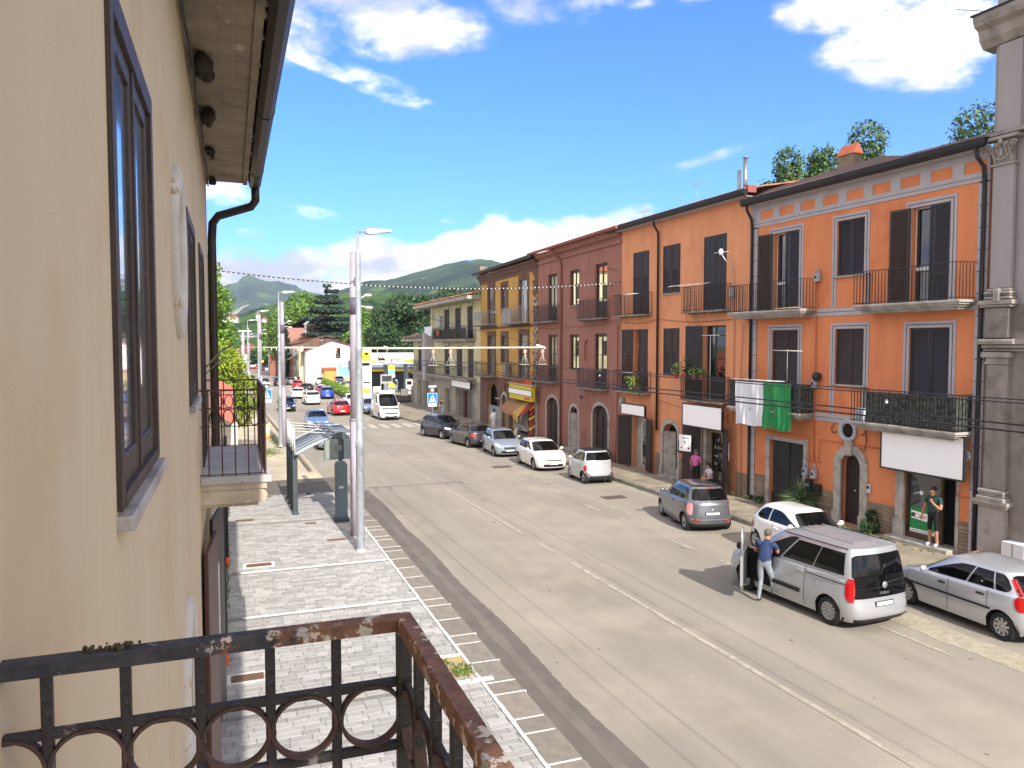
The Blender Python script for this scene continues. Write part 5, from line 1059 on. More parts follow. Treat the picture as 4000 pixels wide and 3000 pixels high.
pipe(TH, [(.83, 14.6, 8.9), (.83, 14.65, 8.68), (.76, 14.7, 8.58), (.2, 14.95, 8.42), (.1, 15.05, 8.3), (.08, 15.08, 8.0), (.08, 15.1, 2.2), (.08, 15.1, -.1)], .075, M_darkmetal)
b = MB()
for z in (6.9, 5.2): b.lathe([(.08, 0), (.088, .0), (.088, .03), (.08, .03)], 10, (.08, 15.1, z))
b.build('pipe_clip', M_iron, TH)
# cable along the wall head
b = MB(); pts = [(.06 + .012 * math.sin(k * 1.3), .5 + k * .5, 8.86 + .02 * math.sin(k * .9)) for k in range(29)]; b.tube(pts, .012, 6)
pts2 = [(p[0] + .012 * math.cos(k * 2.2), p[1], p[2] + .012 * math.sin(k * 2.2)) for k, p in enumerate(pts)]; b.tube(pts2, .008, 5); b.build('twisted_cable', mat('old_cable', (66, 64, 66), .8), TH)
b = MB(); b.tube([(0, 12.8, 5.75), (.22, 12.9, 6.0), (.42, 13.0, 6.12)], .015, 5); b.tube([(.0, 12.9, 5.65), (.2, 12.9, 5.85), (.3, 12.95, 5.92)], .01, 5); b.build('wall_hook', M_concrete, TH)
M_nest = mat('mud_nest', (62, 54, 46), .95, (40, 36, 32), 12, 1.0, 60)
for i, (y, s, lb) in enumerate(((7.55, 1.35, 'largest dark mud nest under the concrete eave'), (9.2, 1.2, 'second mud nest along the eave cable'), (10.9, .8, 'third and smaller mud nest under the eave'), (12.8, .75, 'last small nest at the far end of the eave'))):
    b = MB(); r = random.Random(i)
    for k in range(7): b.ball((.06 + r.uniform(0, .09) * s, r.uniform(-.16, .16) * s, -.06 * s + r.uniform(-.05, .03)), (r.uniform(.04, .07) * s, r.uniform(.05, .09) * s, r.uniform(.04, .07) * s), 8, 5)
    o = b.build('mud_nest', M_nest, None, (WX + .03, y * 1.13, 9.0)); tag(o, lb, 'bird nest', 'mud nests under the eave')
# brown folding door leaf and shutter frames on the ground floor
b = MB(); b.bbox(0, .05, 0, 1.2, 0, 3.6, .01); b.build('ground_door_leaf', mat('brown_steel_door', (70, 38, 34), .5, (84, 48, 42), 2), TH, (.03, 9.6, .05), (0, 0, rad(-4)))
b = MB(); b.bbox(0, .05, 0, 1.3, 0, 3.4, .01); b.box(.05, .056, .1, .6, 1.2, 2.6, 1); b.build('ground_door_leaf', [M_gut, mat('grey_pane', (120, 128, 132), .2)], TH, (.02, 12.4, .05), (0, 0, rad(-6)))
MB().bbox(0, .12, 14.2, 14.35, -.1, 3.8, .01).build('white_jamb', M_ovalp, TH)
# balcony of the tan house further on
bb = MB(); bb.bbox(0, .82, 9.85, 12.95, 4.42, 4.5, .01); bo = bb.build('balcony_slab', mat('grey_white_slab', (186, 184, 184), .8, (160, 156, 154), 2, stain=((110, 104, 100), 6, .64)), TH)
b = MB(); b.box(0, .76, 9.88, 12.92, 4.34, 4.418); b.box(0, .66, 9.95, 12.85, 4.12, 4.155); b.prism([(.0, 4.335), (.7, 4.335), (.75, 4.3), (.77, 4.25), (.75, 4.2), (.7, 4.165), (0, 4.165)], 3.0, 0, 'y', 9.9); b.build('balcony_moulding', mat('chipped_concrete', (196, 182, 160), .9, (160, 146, 128), 3, .5, 30, stain=((206, 198, 186), 3, .58)), bo)
M_rail2 = mat('rusty_brown_iron', (52, 40, 36), .7, (86, 56, 42), 9, .3, 60)
b = MB()
def rail3(b, x0, x1, y0, y1, z0, h, r=.011):
    for z in (z0 + .02, z0 + h * .58, z0 + h * .78, z0 + h):
        t = .018 if z > z0 + h * .9 else .009
        b.box(x0, x1, y0 - t, y0 + t, z - t * .6, z + t * .6); b.box(x0, x1, y1 - t, y1 + t, z - t * .6, z + t * .6); b.box(x1 - t, x1 + t, y0, y1, z - t * .6, z + t * .6)
    for y in (y0, y1):
        for k in range(5): x = x0 + .1 + (x1 - x0 - .12) * k / 4.2; b.box(x - .008, x + .008, y - .008, y + .008, z0, z0 + h)
        for k in range(4): x = x0 + .1 + (x1 - x0 - .12) * (k + .5) / 4.2; b.tube([(x + .062 * math.cos(t), y, z0 + h * .68 + h * .095 * math.sin(t)) for t in [q * math.pi / 6 for q in range(12)]], .007, 4, closed=True)
    n = int((y1 - y0) / .13)
    for k in range(n + 1): y = y0 + (y1 - y0) * k / n; b.box(x1 - .008, x1 + .008, y - .008, y + .008, z0, z0 + h)
    for k in range(n): y = y0 + (y1 - y0) * (k + .5) / n; b.tube([(x1, y + .05 * math.cos(t), z0 + h * .68 + h * .095 * math.sin(t)) for t in [q * math.pi / 6 for q in range(12)]], .007, 4, closed=True)
rail3(b, .0, .755, 9.95, 12.85, 4.5, 1.05); b.build('railing', M_rail2, bo)
# foreground railing (of the balcony the picture is taken from): every bar and ring is its own piece
M_fr = mat('chipped_black_iron', (46, 44, 46), .6, (62, 58, 58), 25, .5, 90, stain=((126, 120, 120), 16, .60), metal=.1)
M_fr2 = bpy.data.materials.new('rust_and_paint'); M_fr2.use_nodes = True
def rustmat(m):
    nt = m.node_tree; N = nt.nodes; L = nt.links; b = N['Principled BSDF']; b.inputs['Roughness'].default_value = .75
    tc = N.new('ShaderNodeTexCoord')
    def nz(s, d=8, r=.65):
        n = N.new('ShaderNodeTexNoise'); n.inputs['Scale'].default_value = s; n.inputs['Detail'].default_value = d; n.inputs['Roughness'].default_value = r; L.new(tc.outputs['Object'], n.inputs['Vector']); return n.outputs['Fac']
    def step(f, a, b_): r = N.new('ShaderNodeMapRange'); L.new(f, r.inputs[0]); r.inputs[1].default_value = a; r.inputs[2].default_value = b_; return r.outputs[0]
    def mix(f, a, c):
        x = N.new('ShaderNodeMix'); x.data_type = 'RGBA'; L.new(f, x.inputs[0])
        for i, v in ((6, a), (7, c)):
            if isinstance(v, tuple): x.inputs[i].default_value = (*lin(v), 1)
            else: L.new(v, x.inputs[i])
        return x.outputs[2]
    # the rust grows towards the street end (x) of the rail: a gradient along object x perturbed by noise
    sp = N.new('ShaderNodeSeparateXYZ'); L.new(tc.outputs['Object'], sp.inputs[0])
    g = N.new('ShaderNodeMapRange'); L.new(sp.outputs[0], g.inputs[0]); g.inputs[1].default_value = .2; g.inputs[2].default_value = .68; g.inputs[3].default_value = -.14; g.inputs[4].default_value = .17
    a = N.new('ShaderNodeMath'); L.new(nz(11), a.inputs[0]); L.new(g.outputs[0], a.inputs[1])
    rust = mix(step(nz(40), .4, .6), (104, 74, 57), (134, 96, 73))
    base = mix(step(nz(30), .35, .65), (44, 46, 54), (70, 68, 72))
    c = mix(step(a.outputs[0], .5, .53), base, mix(step(nz(22), .55, .58), rust, (196, 186, 172)))
    # white droppings and flaked primer
    c = mix(step(nz(13, 10, .7), .60, .63), c, (172, 170, 170))
    L.new(c, b.inputs['Base Color']); bp = N.new('ShaderNodeBump'); bp.inputs['Strength'].default_value = .5; bp.inputs['Distance'].default_value = .003; L.new(nz(60), bp.inputs['Height']); L.new(bp.outputs[0], b.inputs['Normal'])
rustmat(M_fr2)
RT = empty('balcony_railing', 'rusty wrought-iron balcony railing with a ring frieze in the near foreground', 'railing', (-.385, 1.49, 4.55))
X1, Y1, ZT = .70, -2.2, 1.0          # corner x, how far it comes back towards the camera, height
b = MB(); b.tube([(0, 0, ZT), (X1, 0, ZT)], .019, 4, sq=True); 
hr = MB(); t = .0165
hr.bbox(0, X1 + t, -t, t, ZT - .014, ZT + .014, .004); hr.build('handrail', M_fr2, RT)
hs = MB(); hs.bbox(X1 - t, X1 + t, Y1, -t - .001, ZT - .014, ZT + .014, .004); hs.build('handrail', M_fr2, RT)
def fbar(x, y, z0, z1, r=.009): link('baluster', bar_me(z1 - z0, r), RT, (x, y, z0))
_bm = {}
def bar_me(h, r):
    k = (round(h, 3), r)
    if k not in _bm: _bm[k] = MB().bbox(-r, r, -r, r, 0, h, .002).mesh('baluster', M_fr)
    return _bm[k]
xs = [.105, .235, .365, .495, .625 - .005]
xs = [.077 + k * .1222 for k in range(5)]
for x in xs: fbar(x, 0, .08, ZT - .015)
fbar(X1 - .002, -.002, .0, ZT - .015, .014)
for k in range(1, 18): fbar(X1, -.1255 * k, .08, ZT - .015)
for z in (ZT - .12, ZT - .248, .08):
    bx = MB(); bx.bbox(.01, X1 - .014, -.008, .008, z - .008, z + .008, .002); bx.build('cross_bar', M_fr, RT)
    bx = MB(); bx.bbox(X1 - .006, X1 + .006, Y1, -.015, z - .006, z + .006, .002); bx.build('cross_bar', M_fr, RT)
M_fring = mat('rusty_ring_iron', (58, 52, 50), .7, (96, 66, 52), 14, .4, 80, stain=((160, 150, 142), 20, .63))
rg = MB(); n = 36; R0, w_, tt = .0585, .011, .003
vs = []
for (rr_, yy_) in ((R0 - tt, -w_), (R0 + tt, -w_), (R0 + tt, w_), (R0 - tt, w_)):
    for k in range(n): a = 2 * math.pi * k / n; vs.append((rr_ * math.cos(a), yy_, rr_ * math.sin(a)))
rg.add(vs, [(i * n + k, i * n + (k + 1) % n, ((i + 1) % 4) * n + (k + 1) % n, ((i + 1) % 4) * n + k) for i in range(4) for k in range(n)])
rme = rg.mesh('ring', M_fring)
zr = ZT - .18
for x in [xs[0] - .063] + [(a + c) / 2 for a, c in zip(xs, xs[1:])] + [(xs[-1] + X1) / 2]: link('ring', rme, RT, (x, 0, zr))
for k in range(17): link('ring', rme, RT, (X1, -.1255 * (k + .5), zr), (0, 0, rad(90)))
b = MB(); r = random.Random(4)
for k in range(30): q = r.uniform(.002, .006); b.ball((r.gauss(0, .018), r.gauss(0, .006), .016 + r.uniform(0, .006)), q, 5, 4)
tag(b.build('debris', mat('moss_and_dirt', (84, 80, 54), .95, (60, 52, 40), 60), None, (-.38 + .175, 1.49, 5.55)), 'little heap of moss and dirt on top of the rusty handrail', 'debris')
FB = empty('near_balcony', 'concrete floor slab of the near balcony below the railing', 'balcony', (-.37, -1, 4.4)); MB().box(0, .75, -2, 2.52, 0, .12).build('slab', M_marble, FB)
# corner stain where the railing meets the wall
# low building beyond the tan house
LH = empty('low_house', 'low house with salmon tiled gable roof behind the iron balcony on the left', 'house', (0, 0, 0))
M_salm = mat('salmon_roof', (206, 118, 90), .85, (186, 104, 82), 2, .2, 30, isl=.12)
MB().box(-6, -.55, 24, 44, -.5, 3.9).build('wall', M_cr5, LH)
b = MB(); b.add([(-6.5, 23.6, 3.8), (.05, 23.6, 3.8), (.05, 44.5, 3.8), (-6.5, 44.5, 3.8), (-3, 23.6, 5.6), (-3, 44.5, 5.6)], [(0, 4, 5, 3), (1, 2, 5, 4)]); b.build('roof', M_salm, LH)
b = MB(); b.quad((-6, 23.9, 3.8), (-.55, 23.9, 3.8), (-3, 23.9, 5.5), (-3, 23.9, 5.5)); b.build('gable', M_cr5, LH)
b = MB()
for y in (15.4, 22.5): b.tube([(-.2, y, -.1), (-.2, y, 3.6)], .045, 8, 0); b.tube([(-.2, y, -.1), (-.2, y, .22)], .055, 8, 1)
b.build('downpipe', [M_gut, mat('orange_boot', (214, 84, 40), .6)], LH)
MB().box(-4, -.37, 15.2, 24, -.3, 3.3).build('garage_wall', M_cr5, LH); MB().box(-4, -.25, 15.2, 24.2, 3.3, 3.42).build('garage_roof', M_concrete, LH)
MB().box(-3.0, .25, 43, 46, -.5, 2.2).build('porch', M_white, LH); MB().box(-3, .3, 42.8, 46.2, 2.2, 2.3).build('porch_roof', M_concrete, LH)
# ---------------------------------------------------------------- cars
M_tint = mat('tinted_car_glass', (12, 13, 15), .06, spec=.35)
M_plas = mat('black_plastic_trim', (30, 30, 31), .6)
M_lamp = mat('clear_headlamp', (206, 210, 214), .12, spec=1, coat=1)
M_red = mat('red_tail_lamp', (176, 16, 18), .15, coat=1); M_rim = mat('silver_alloy', (176, 178, 180), .3, metal=.7); M_rimd = mat('dark_rim_gap', (16, 16, 17), .8)
M_plate = mat('white_number_plate', (240, 240, 238), .4); M_platef = mat('plate_border', (8, 8, 8), .6)
def paint(name, c, metal=.0, rough=.3, **k): return mat(name, c, rough, metal=metal, coat=1.0, **k)
P_silver = paint('silver_car_paint', (176, 178, 182), .45, .34); P_silver2 = paint('pale_silver_car_paint', (184, 186, 190), .35, .34); P_white = paint('white_car_paint', (226, 226, 222), 0, .35)
P_grey = paint('grey_car_paint', (104, 106, 112), .45, .3); P_dgrey = paint('dark_grey_car_paint', (64, 62, 68), .4, .3); P_navy = paint('dark_navy_car_paint', (18, 22, 34), .2, .2); P_black = paint('black_car_paint', (16, 16, 18), .1, .2)
P_red = paint('red_car_paint', (176, 14, 26), .1, .25); P_blue = paint('blue_car_paint', (24, 64, 160), .2, .25); P_lblue = paint('light_blue_car_paint', (124, 148, 176), .4, .3); P_psilver = paint('bluish_silver_paint', (160, 172, 186), .4, .3)
def sgn(v): return -1 if v < 0 else 1
_rimc = {}
def wheel_parts(r, style=0, w=.2):
    k = (round(r, 2), style, w)
    if k in _rimc: return _rimc[k]
    b = MB(); h = w / 2; b.lathe([(r * .62, -h), (r * .9, -h), (r * .97, -h * .8), (r, -h * .5), (r, h * .5), (r * .97, h * .8), (r * .9, h), (r * .62, h)], 26, axis='x')
    ty = b.mesh('tyre', M_rubber)
    b = MB(); b.lathe([(r * .64, h * .95), (r * .60, h * .98), (r * .57, h * .8), (r * .57, h * .4)], 26, axis='x', m=0); b.lathe([(r * .57, h * .35), (0, h * .35)], 26, axis='x', m=1)
    n = (9, 12, 5, 7)[style]
    for i in range(n):
        a = 2 * math.pi * i / n; wd = (.055, .028, .07, .05)[style]
        for dv in ((-.5, .5) if style == 1 else (0,)):
            aa = a + dv * .16; T = Matrix.Rotation(aa, 4, 'X'); b.box(h * .45, h * .92, -wd * .5, wd * .5, r * .1, r * .6, 0, T)
    b.lathe([(0, h * .98), (r * .15, h * .95), (r * .17, h * .5)], 12, axis='x', m=0)
    rm = b.mesh('rim', [M_rim, M_rimd]); _rimc[k] = (ty, rm); return _rimc[k]
class CarShape:
    def __init__(s, **k):
        s.L = 4.0; s.W = 1.7; s.wb = 2.5; s.fo = .8; s.wr = .31; s.nf = 5.5; s.nr = 7; s.bowf = .12; s.bowr = .07
        s.top = [(0, .66), (.1, .74), (.5, .83), (1.0, .93), (1.4, .95), (3.4, 1.0), (4.0, .98)]     # height of bonnet/belt by distance from the nose
        s.fi = [(.2, .10), (.32, .02), (.5, 0), (.62, .02), (.72, .10), (.85, .25)]; s.ri = [(.2, .10), (.3, .02), (.45, .0), (.6, .02), (.95, .09)]
        s.gb = (1.0, 3.75); s.gt = (1.75, 3.45); s.H = 1.48; s.wbelt = .90; s.wtop = .70; s.ng = 7; s.crown = .045; s.bul = .025; s.zb = .2; s.deck = None
        s.win = [(-.80, -.30), (-.26, .30), (.34, .80)]; s.__dict__.update(k)
    def hw(s, z): return s.W / 2 * interp(z, [(.18, .93), (.35, .985), (.55, 1.0), (.75, .99), (.95, .955), (1.2, .93)])
    def topz(s, y): return interp(s.L / 2 - y, s.top)
    def P(s, fx, sg, z, off=0.0):
        """fx in 0..1 (1 = side), sg +1 front / -1 rear; or fx=None and sg = fraction along the side"""
        n = s.nf if sg > 0 else s.nr; fy = (1 - abs(fx) ** n) ** (1 / n)
        return s.Q(fx, sg * fy, z, off)
    def Q(s, fx, fy, z, off=0.0):
        hl = s.L / 2; ins = interp(z, s.fi if fy > 0 else s.ri) * min(1, max(0, (abs(fy) - .5) / .45)); bow = (s.bowf if fy > 0 else s.bowr) * fx * fx * (abs(fy) ** 6)
        y = fy * hl - sgn(fy) * (ins + bow); x = fx * s.hw(z)
        if off:
            n = Vector((fx * abs(fx) ** 3, fy * abs(fy) ** 5 * 1.0)); n = n.normalized() if n.length > 1e-6 else Vector((0, sgn(fy))); x += n.x * off; y += n.y * off
        return Vector((x, y, z))
    def side(s, y, z, sx, off=0.0):
        fy = y / (s.L / 2); n = s.nf if fy > 0 else s.nr; fx = (1 - min(1, abs(fy)) ** n) ** (1 / n); return s.Q(sx * fx, fy, z, off)
    def G(s, u, v, off=0.0):
        """greenhouse point; u = (fx, fy) unit superellipse, v 0 belt .. 1 roof edge"""
        fx, fy = u; hl = s.L / 2; b0, b1 = hl - s.gb[1], hl - s.gb[0]; t0, t1 = hl - s.gt[1], hl - s.gt[0]
        yb = (b0 + b1) / 2 + fy * (b1 - b0) / 2; yt = (t0 + t1) / 2 + fy * (t1 - t0) / 2
        bow = .10 * fx * fx * abs(fy) ** 8 * sgn(fy)
        y = yb + (yt - yb) * v - bow; xb = fx * s.W / 2 * s.wbelt; xt = fx * s.W / 2 * s.wtop / .9 * .9
        x = xb + (xt - xb) * v; bu = s.bul * math.sin(math.pi * v); x += fx * bu; 
        zb_ = s.topz(yb) - .02; z = zb_ + (s.H - s.crown - zb_) * v
        if abs(fy) > .9: y += sgn(fy) * bu * .6
        if off: n = Vector((fx * abs(fx) ** 3, fy * abs(fy) ** 3, .25)).normalized(); x += n.x * off; y += n.y * off; z += n.z * off
        return Vector((x, y, z))
def ulist(n, N=7):
    a = [0, .2, .4, .6, .75, .86, .93]; out = [(f, -(1 - f ** n) ** (1 / n)) for f in a]; m = [out[-1][1] + (abs(out[-1][1]) * 2) * k / (N * 2) for k in range(1, N * 2)]
    out += [((1 - abs(y) ** n) ** (1 / n), y) for y in m]; out += [(f, (1 - f ** n) ** (1 / n)) for f in reversed(a)]; return out
def car(label, S, pnt, x, y, ang, group=None, name='parked_car', front=True, rim=0, detail=2, plate=True, cat='car', roofm=None, extras=None, bumper=None, lamps=None, strip_=False, handles=True, open_door=False, tail=None, glass=None):
    e = empty(name, label, cat, (x, y, gz(y)), rad(ang), group); G_ = glass or M_tint
    e.rotation_euler.x = -.009 * math.cos(rad(ang))
    hl = S.L / 2; yf, yr = hl - S.fo, hl - S.fo - S.wb; ra = S.wr + .055
    A = [0, .18, .36, .54, .7, .82, .9, .95]
    yl = set(); yl |= {yf + ra * c for c in [math.cos(math.pi * k / 10) for k in range(11)]} | {yr + ra * c for c in [math.cos(math.pi * k / 10) for k in range(11)]}
    yend_f = hl * (1 - .95 ** S.nf) ** (1 / S.nf); yend_r = -hl * (1 - .95 ** S.nr) ** (1 / S.nr)
    yl = sorted(v for v in (yl | set(np.linspace(yend_r + .1, yend_f - .1, 14))) if yend_r + .02 < v < yend_f - .02)
    U = [(f, -(1 - f ** S.nr) ** (1 / S.nr)) for f in A]
    for v in yl: fy = v / hl; n = S.nf if fy > 0 else S.nr; U.append(((1 - abs(fy) ** n) ** (1 / n), fy))
    U += [(f, (1 - f ** S.nf) ** (1 / S.nf)) for f in reversed(A)]
    K = 9; b = MB(); ring_top = []; bot = []
    cols = []
    for fx, fy in U:
        yy = fy * hl; zt = S.topz(yy); z0 = S.zb
        for yw in (yf, yr):
            if abs(yy - yw) < ra and fx > .9: z0 = max(z0, S.wr + math.sqrt(max(0, ra * ra - (yy - yw) ** 2)))
        cols.append([S.Q(fx, fy, z0 + (zt - z0) * k / K) for k in range(K)] + [S.Q(fx * .985, fy * .996, zt - .004)] + [S.Q(fx * .95, fy * .985, zt + .012)])
    M_ = len(cols); R_ = K + 2
    for sx in (1, -1):
        vs = [(p.x * sx, p.y, p.z) for c in cols for p in c]
        b.add(vs, [(i * R_ + k, (i + 1) * R_ + k, (i + 1) * R_ + k + 1, i * R_ + k + 1) for i in range(M_ - 1) for k in range(R_ - 1)], 0, True)
    # deck: straight across with a crown
    vs = []; W5 = [-1, -.5, 0, .5, 1]
    for c in cols:
        p = c[-1]
        for u in W5: vs.append((p.x * u, p.y, p.z + .03 * (1 - u * u) * min(1, abs(p.x) / .5)))
    b.add(vs, [(i * 5 + k, (i + 1) * 5 + k, (i + 1) * 5 + k + 1, i * 5 + k + 1) for i in range(M_ - 1) for k in range(4)], 0, True)
    body = b.build('body', pnt, e)
    # wheel housings and underside
    b = MB(); b.box(-S.W / 2 + .24, S.W / 2 - .24, -hl + .35, hl - .35, S.zb + .02, S.topz(0) - .25)
    b.box(-S.W / 2 + .12, S.W / 2 - .12, yr + ra, yf - ra, S.zb, S.zb + .05); b.box(-S.W / 2 + .2, S.W / 2 - .2, -hl + .25, hl - .3, S.zb, S.zb + .04)
    for yw in (yf, yr):
        for sx in (1, -1):
            pts = [(yw + ra * math.cos(math.pi * k / 10), S.wr + ra * math.sin(math.pi * k / 10)) for k in range(11)]; pts = [(pts[0][0], S.zb)] + pts + [(pts[-1][0], S.zb)]
            xo = [abs(S.side(p[0], p[1], 1).x) - .004 for p in pts]
            for (p, q, xa, xb) in zip(pts, pts[1:], xo, xo[1:]): b.quad((sx * xa, p[0], p[1]), (sx * xb, q[0], q[1]), (sx * (S.W / 2 - .26), q[0], q[1]), (sx * (S.W / 2 - .26), p[0], p[1]))
    b.build('underbody', M_black, e)
    # greenhouse
    gl = ulist(S.ng); b = MB(); rows = 5; gv = []
    for sx in (1, -1):
        vs = []
        for u in gl:
            for k in range(rows + 1): p = S.G(u, k / rows); vs.append((p.x * sx, p.y, p.z))
        b.add(vs, [(i * (rows + 1) + k, (i + 1) * (rows + 1) + k, (i + 1) * (rows + 1) + k + 1, i * (rows + 1) + k + 1) for i in range(len(gl) - 1) for k in range(rows)], 0, True)
    b.build('cabin', pnt, e)
    b = MB(); W7 = [-1, -.9, -.6, -.25, .25, .6, .9, 1]; vs = []
    nE = 5
    tops = [S.G(u, 1) for u in gl]; ymin = min(p.y for p in tops); ymax = max(p.y for p in tops)
    for p in tops:
        t = (p.y - ymin) / (ymax - ymin); end = min(1, 5 * min(t, 1 - t) + .0)
        for u in W7: vs.append((p.x * u, p.y, p.z + S.crown * (1 - abs(u) ** 2.6) * min(1, end * 1.3)))
    b.add(vs, [(i * 8 + k, (i + 1) * 8 + k, (i + 1) * 8 + k + 1, i * 8 + k + 1) for i in range(len(gl) - 1) for k in range(7)], 0, True)
    b.build('roof', roofm or pnt, e)
    n = S.ng
    def uy(fy): return ((1 - abs(fy) ** n) ** (1 / n), fy)
    def ux(fx, s_): return (fx, s_ * (1 - abs(fx) ** n) ** (1 / n))
    def gpatch(us, v0, v1, off=.006, rows_=4, sx=1):
        b = MB(); v0s = v0 if isinstance(v0, list) else [v0] * len(us); v1s = v1 if isinstance(v1, list) else [v1] * len(us); vs = []
        for u, a, c in zip(us, v0s, v1s):
            for k in range(rows_ + 1): p = S.G(u, a + (c - a) * k / rows_, off); vs.append((p.x * sx, p.y, p.z))
        b.add(vs, [(i * (rows_ + 1) + k, (i + 1) * (rows_ + 1) + k, (i + 1) * (rows_ + 1) + k + 1, i * (rows_ + 1) + k + 1) for i in range(len(us) - 1) for k in range(rows_)], 0, True); return b
    fxs = [-.9, -.8, -.55, -.28, 0, .28, .55, .8, .9]
    gpatch([ux(f, 1) for f in fxs], [.12, .06, .05, .05, .05, .05, .05, .06, .12], [.86, .93, .95, .96, .96, .96, .95, .93, .86]).build('windscreen', G_, e)
    r0 = getattr(S, 'rear_v', (.18, .88)); gpatch([ux(f, -1) for f in fxs], [r0[0] + .05, r0[0], r0[0], r0[0], r0[0], r0[0], r0[0], r0[0], r0[0] + .05], [r0[1] - .06] + [r0[1]] * 7 + [r0[1] - .06]).build('rear_window', G_, e)
    for sx in (1, -1):
        for wi, (a, c) in enumerate(S.win):
            if open_door and wi == len(S.win) - 1 and sx == -1: pass
            fs = [a + (c - a) * k / 6 for k in range(7)]; last = wi == len(S.win) - 1; first = wi == 0
            v0 = [.10] * 7; v1 = [.88] * 7
            if last: v1 = [.88, .88, .87, .84, .72, .5, .22]; 
            if first: v0 = [.34, .2, .13, .10, .10, .10, .10]; v1 = [.68, .82, .87, .88, .88, .88, .88]
            if S.__dict__.get('boxy'): v0 = [.10] * 7; v1 = [.86] * 7
            if S.__dict__.get('boxy') and last: v1 = [.86, .86, .86, .82, .70, .5, .25]
            gpatch([uy(f) for f in fs], v0, v1, sx=sx).build('side_window', G_, e)
    def patch(pts, m, nm, par=e):
        b = MB(); nr = len(pts); nc = len(pts[0]); b.add([tuple(p) for r_ in pts for p in r_], [(i * nc + k, i * nc + k + 1, (i + 1) * nc + k + 1, (i + 1) * nc + k) for i in range(nr - 1) for k in range(nc - 1)], 0, True); return b.build(nm, m, par)
    def endq(q, s_, z, off):      # q 0 centre .. 1 corner, beyond 1 runs along the side
        sx = sgn(q); a = abs(q)
        if a <= .97: p = S.P(a, s_, z, off)
        else: p = S.side(s_ * (hl * (1 - .97 ** (S.nf if s_ > 0 else S.nr)) ** (1 / (S.nf if s_ > 0 else S.nr)) - (a - .97)), z, 1, off)
        return Vector((p.x * sx, p.y, p.z))
    def band(q0, q1, z0, z1, s_, m, nm, off=.008, nq=6, nz_=3, sl=0.0):
        rd_ = lambda i, j: (q0 + q1) / 2 + (q1 - q0) * (i / nq - .5) * (1 - (.42 * abs(2 * j / nz_ - 1) ** 3 if nm.endswith('light') else 0)); pts = [[endq(rd_(i, j), s_, z0 + (z1 - z0) * j / nz_ + sl * (i / nq), off) for i in range(nq + 1)] for j in range(nz_ + 1)]; return patch(pts, m, nm)
    Lm = lamps or dict()
    hz = Lm.get('hz', (.56, .70)); hq = Lm.get('hq', (.55, .92)); tz = Lm.get('tz', (.66, .90)); tq = Lm.get('tq', (.74, .93))
    for sx in (1, -1):
        band(sx * hq[0], sx * hq[1], hz[0], hz[1], 1, M_lamp, 'headlight', sl=.03); band(sx * tq[0], sx * tq[1], tz[0], tz[1], -1, tail or M_red, 'tail_light', .012, nz_=6)
    if detail > 0:
        gq = Lm.get('gr', (-.42, .42, .50, .62)); band(gq[0], gq[1], gq[2], gq[3], 1, M_plas, 'grille'); band(-.6, .6, .26, .40, 1, M_plas, 'lower_grille')
        band(-1.0, 1.0, .2, .3, -1, bumper or M_plas, 'bumper_trim', .012, 12)
        for s_ in (1, -1):
            if not plate: break
            p = S.P(0, s_, Lm.get('pz', (.42, .46))[0 if s_ > 0 else 1], .01); b = MB(); b.box(-.26, .26, -.008, .008, -.055, .055, 1); b.box(-.235, .235, -.012, .012, -.038, .038, 0); pl = b.build('number_plate', [M_plate, M_platef], e, (0, p.y, p.z))
        for sx in (1, -1):
            # mirrors
            u = uy(.74); p = S.G(u, .06); b = MB(); b.ball((0, 0, 0), (.10, .06, .075), 8, 6); b.box(-.14, 0, -.02, .02, -.04, -.01)
            if sx < 0: b.v = [(-a, c, d) for a, c, d in b.v]
            b.build('mirror', Lm.get('mirror', pnt), e, (sx * (S.W / 2 + .07), p.y - .02, p.z + .08))
        if S.__dict__.get('badge', True):
            for s_ in (1, -1): p = S.P(0, s_, Lm.get('bz', (.66, .80))[0 if s_ > 0 else 1], .012); MB().lathe([(0, .012), (.045, .01), (.05, 0)], 12, axis='y').build('badge', M_rim, e, (0, p.y - (.006 if s_ < 0 else .006), p.z))
    if detail > 1:
        b = MB()
        seams = S.__dict__.get('seams', (-.42, .10, .62))
        for sx in (1, -1):
            for fy in seams:
                pts = [[S.side(fy * hl + dx, z, sx, .003) for dx in (-.006, .006)] for z in np.linspace(.27, S.topz(fy * hl) - .01, 9)]
                if any(abs(fy * hl - yw) < ra for yw in (yf, yr)): pts = pts[4:]
                b.add([tuple(p) for r_ in pts for p in r_], [(2 * i, 2 * i + 1, 2 * i + 3, 2 * i + 2) for i in range(len(pts) - 1)])
        b.build('panel_gaps', M_black, e)
        if handles:
            for sx in (1, -1):
                for fy in seams[:-1]: p = S.side(fy * hl + .16, S.topz(fy * hl) - .13, sx, .02); MB().bbox(-.02, .02, -.09, .09, -.018, .018, .006).build('door_handle', S.__dict__.get('handm', pnt), e, p)
        if strip_:
            b = MB()
            for sx in (1, -1):
                ysn = np.linspace(strip_[0] * hl, strip_[1] * hl, 12); z = strip_[2]; h_ = strip_[3]
                pts = [[S.side(v, z - h_, sx, .018) for v in ysn], [S.side(v, z + h_, sx, .018) for v in ysn]]; b.add([tuple(p) for r_ in pts for p in r_], [(k, k + 1, k + 13, k + 12) for k in range(11)])
            split(b, 'rub_strip', M_plas, e)
        p = S.G(ux(0, -1), .3, .02); b = MB(); b.tube([(.0, p.y, p.z), (.28, p.y + .02, p.z + .06)], .008, 4); b.build('wiper', M_plas, e)
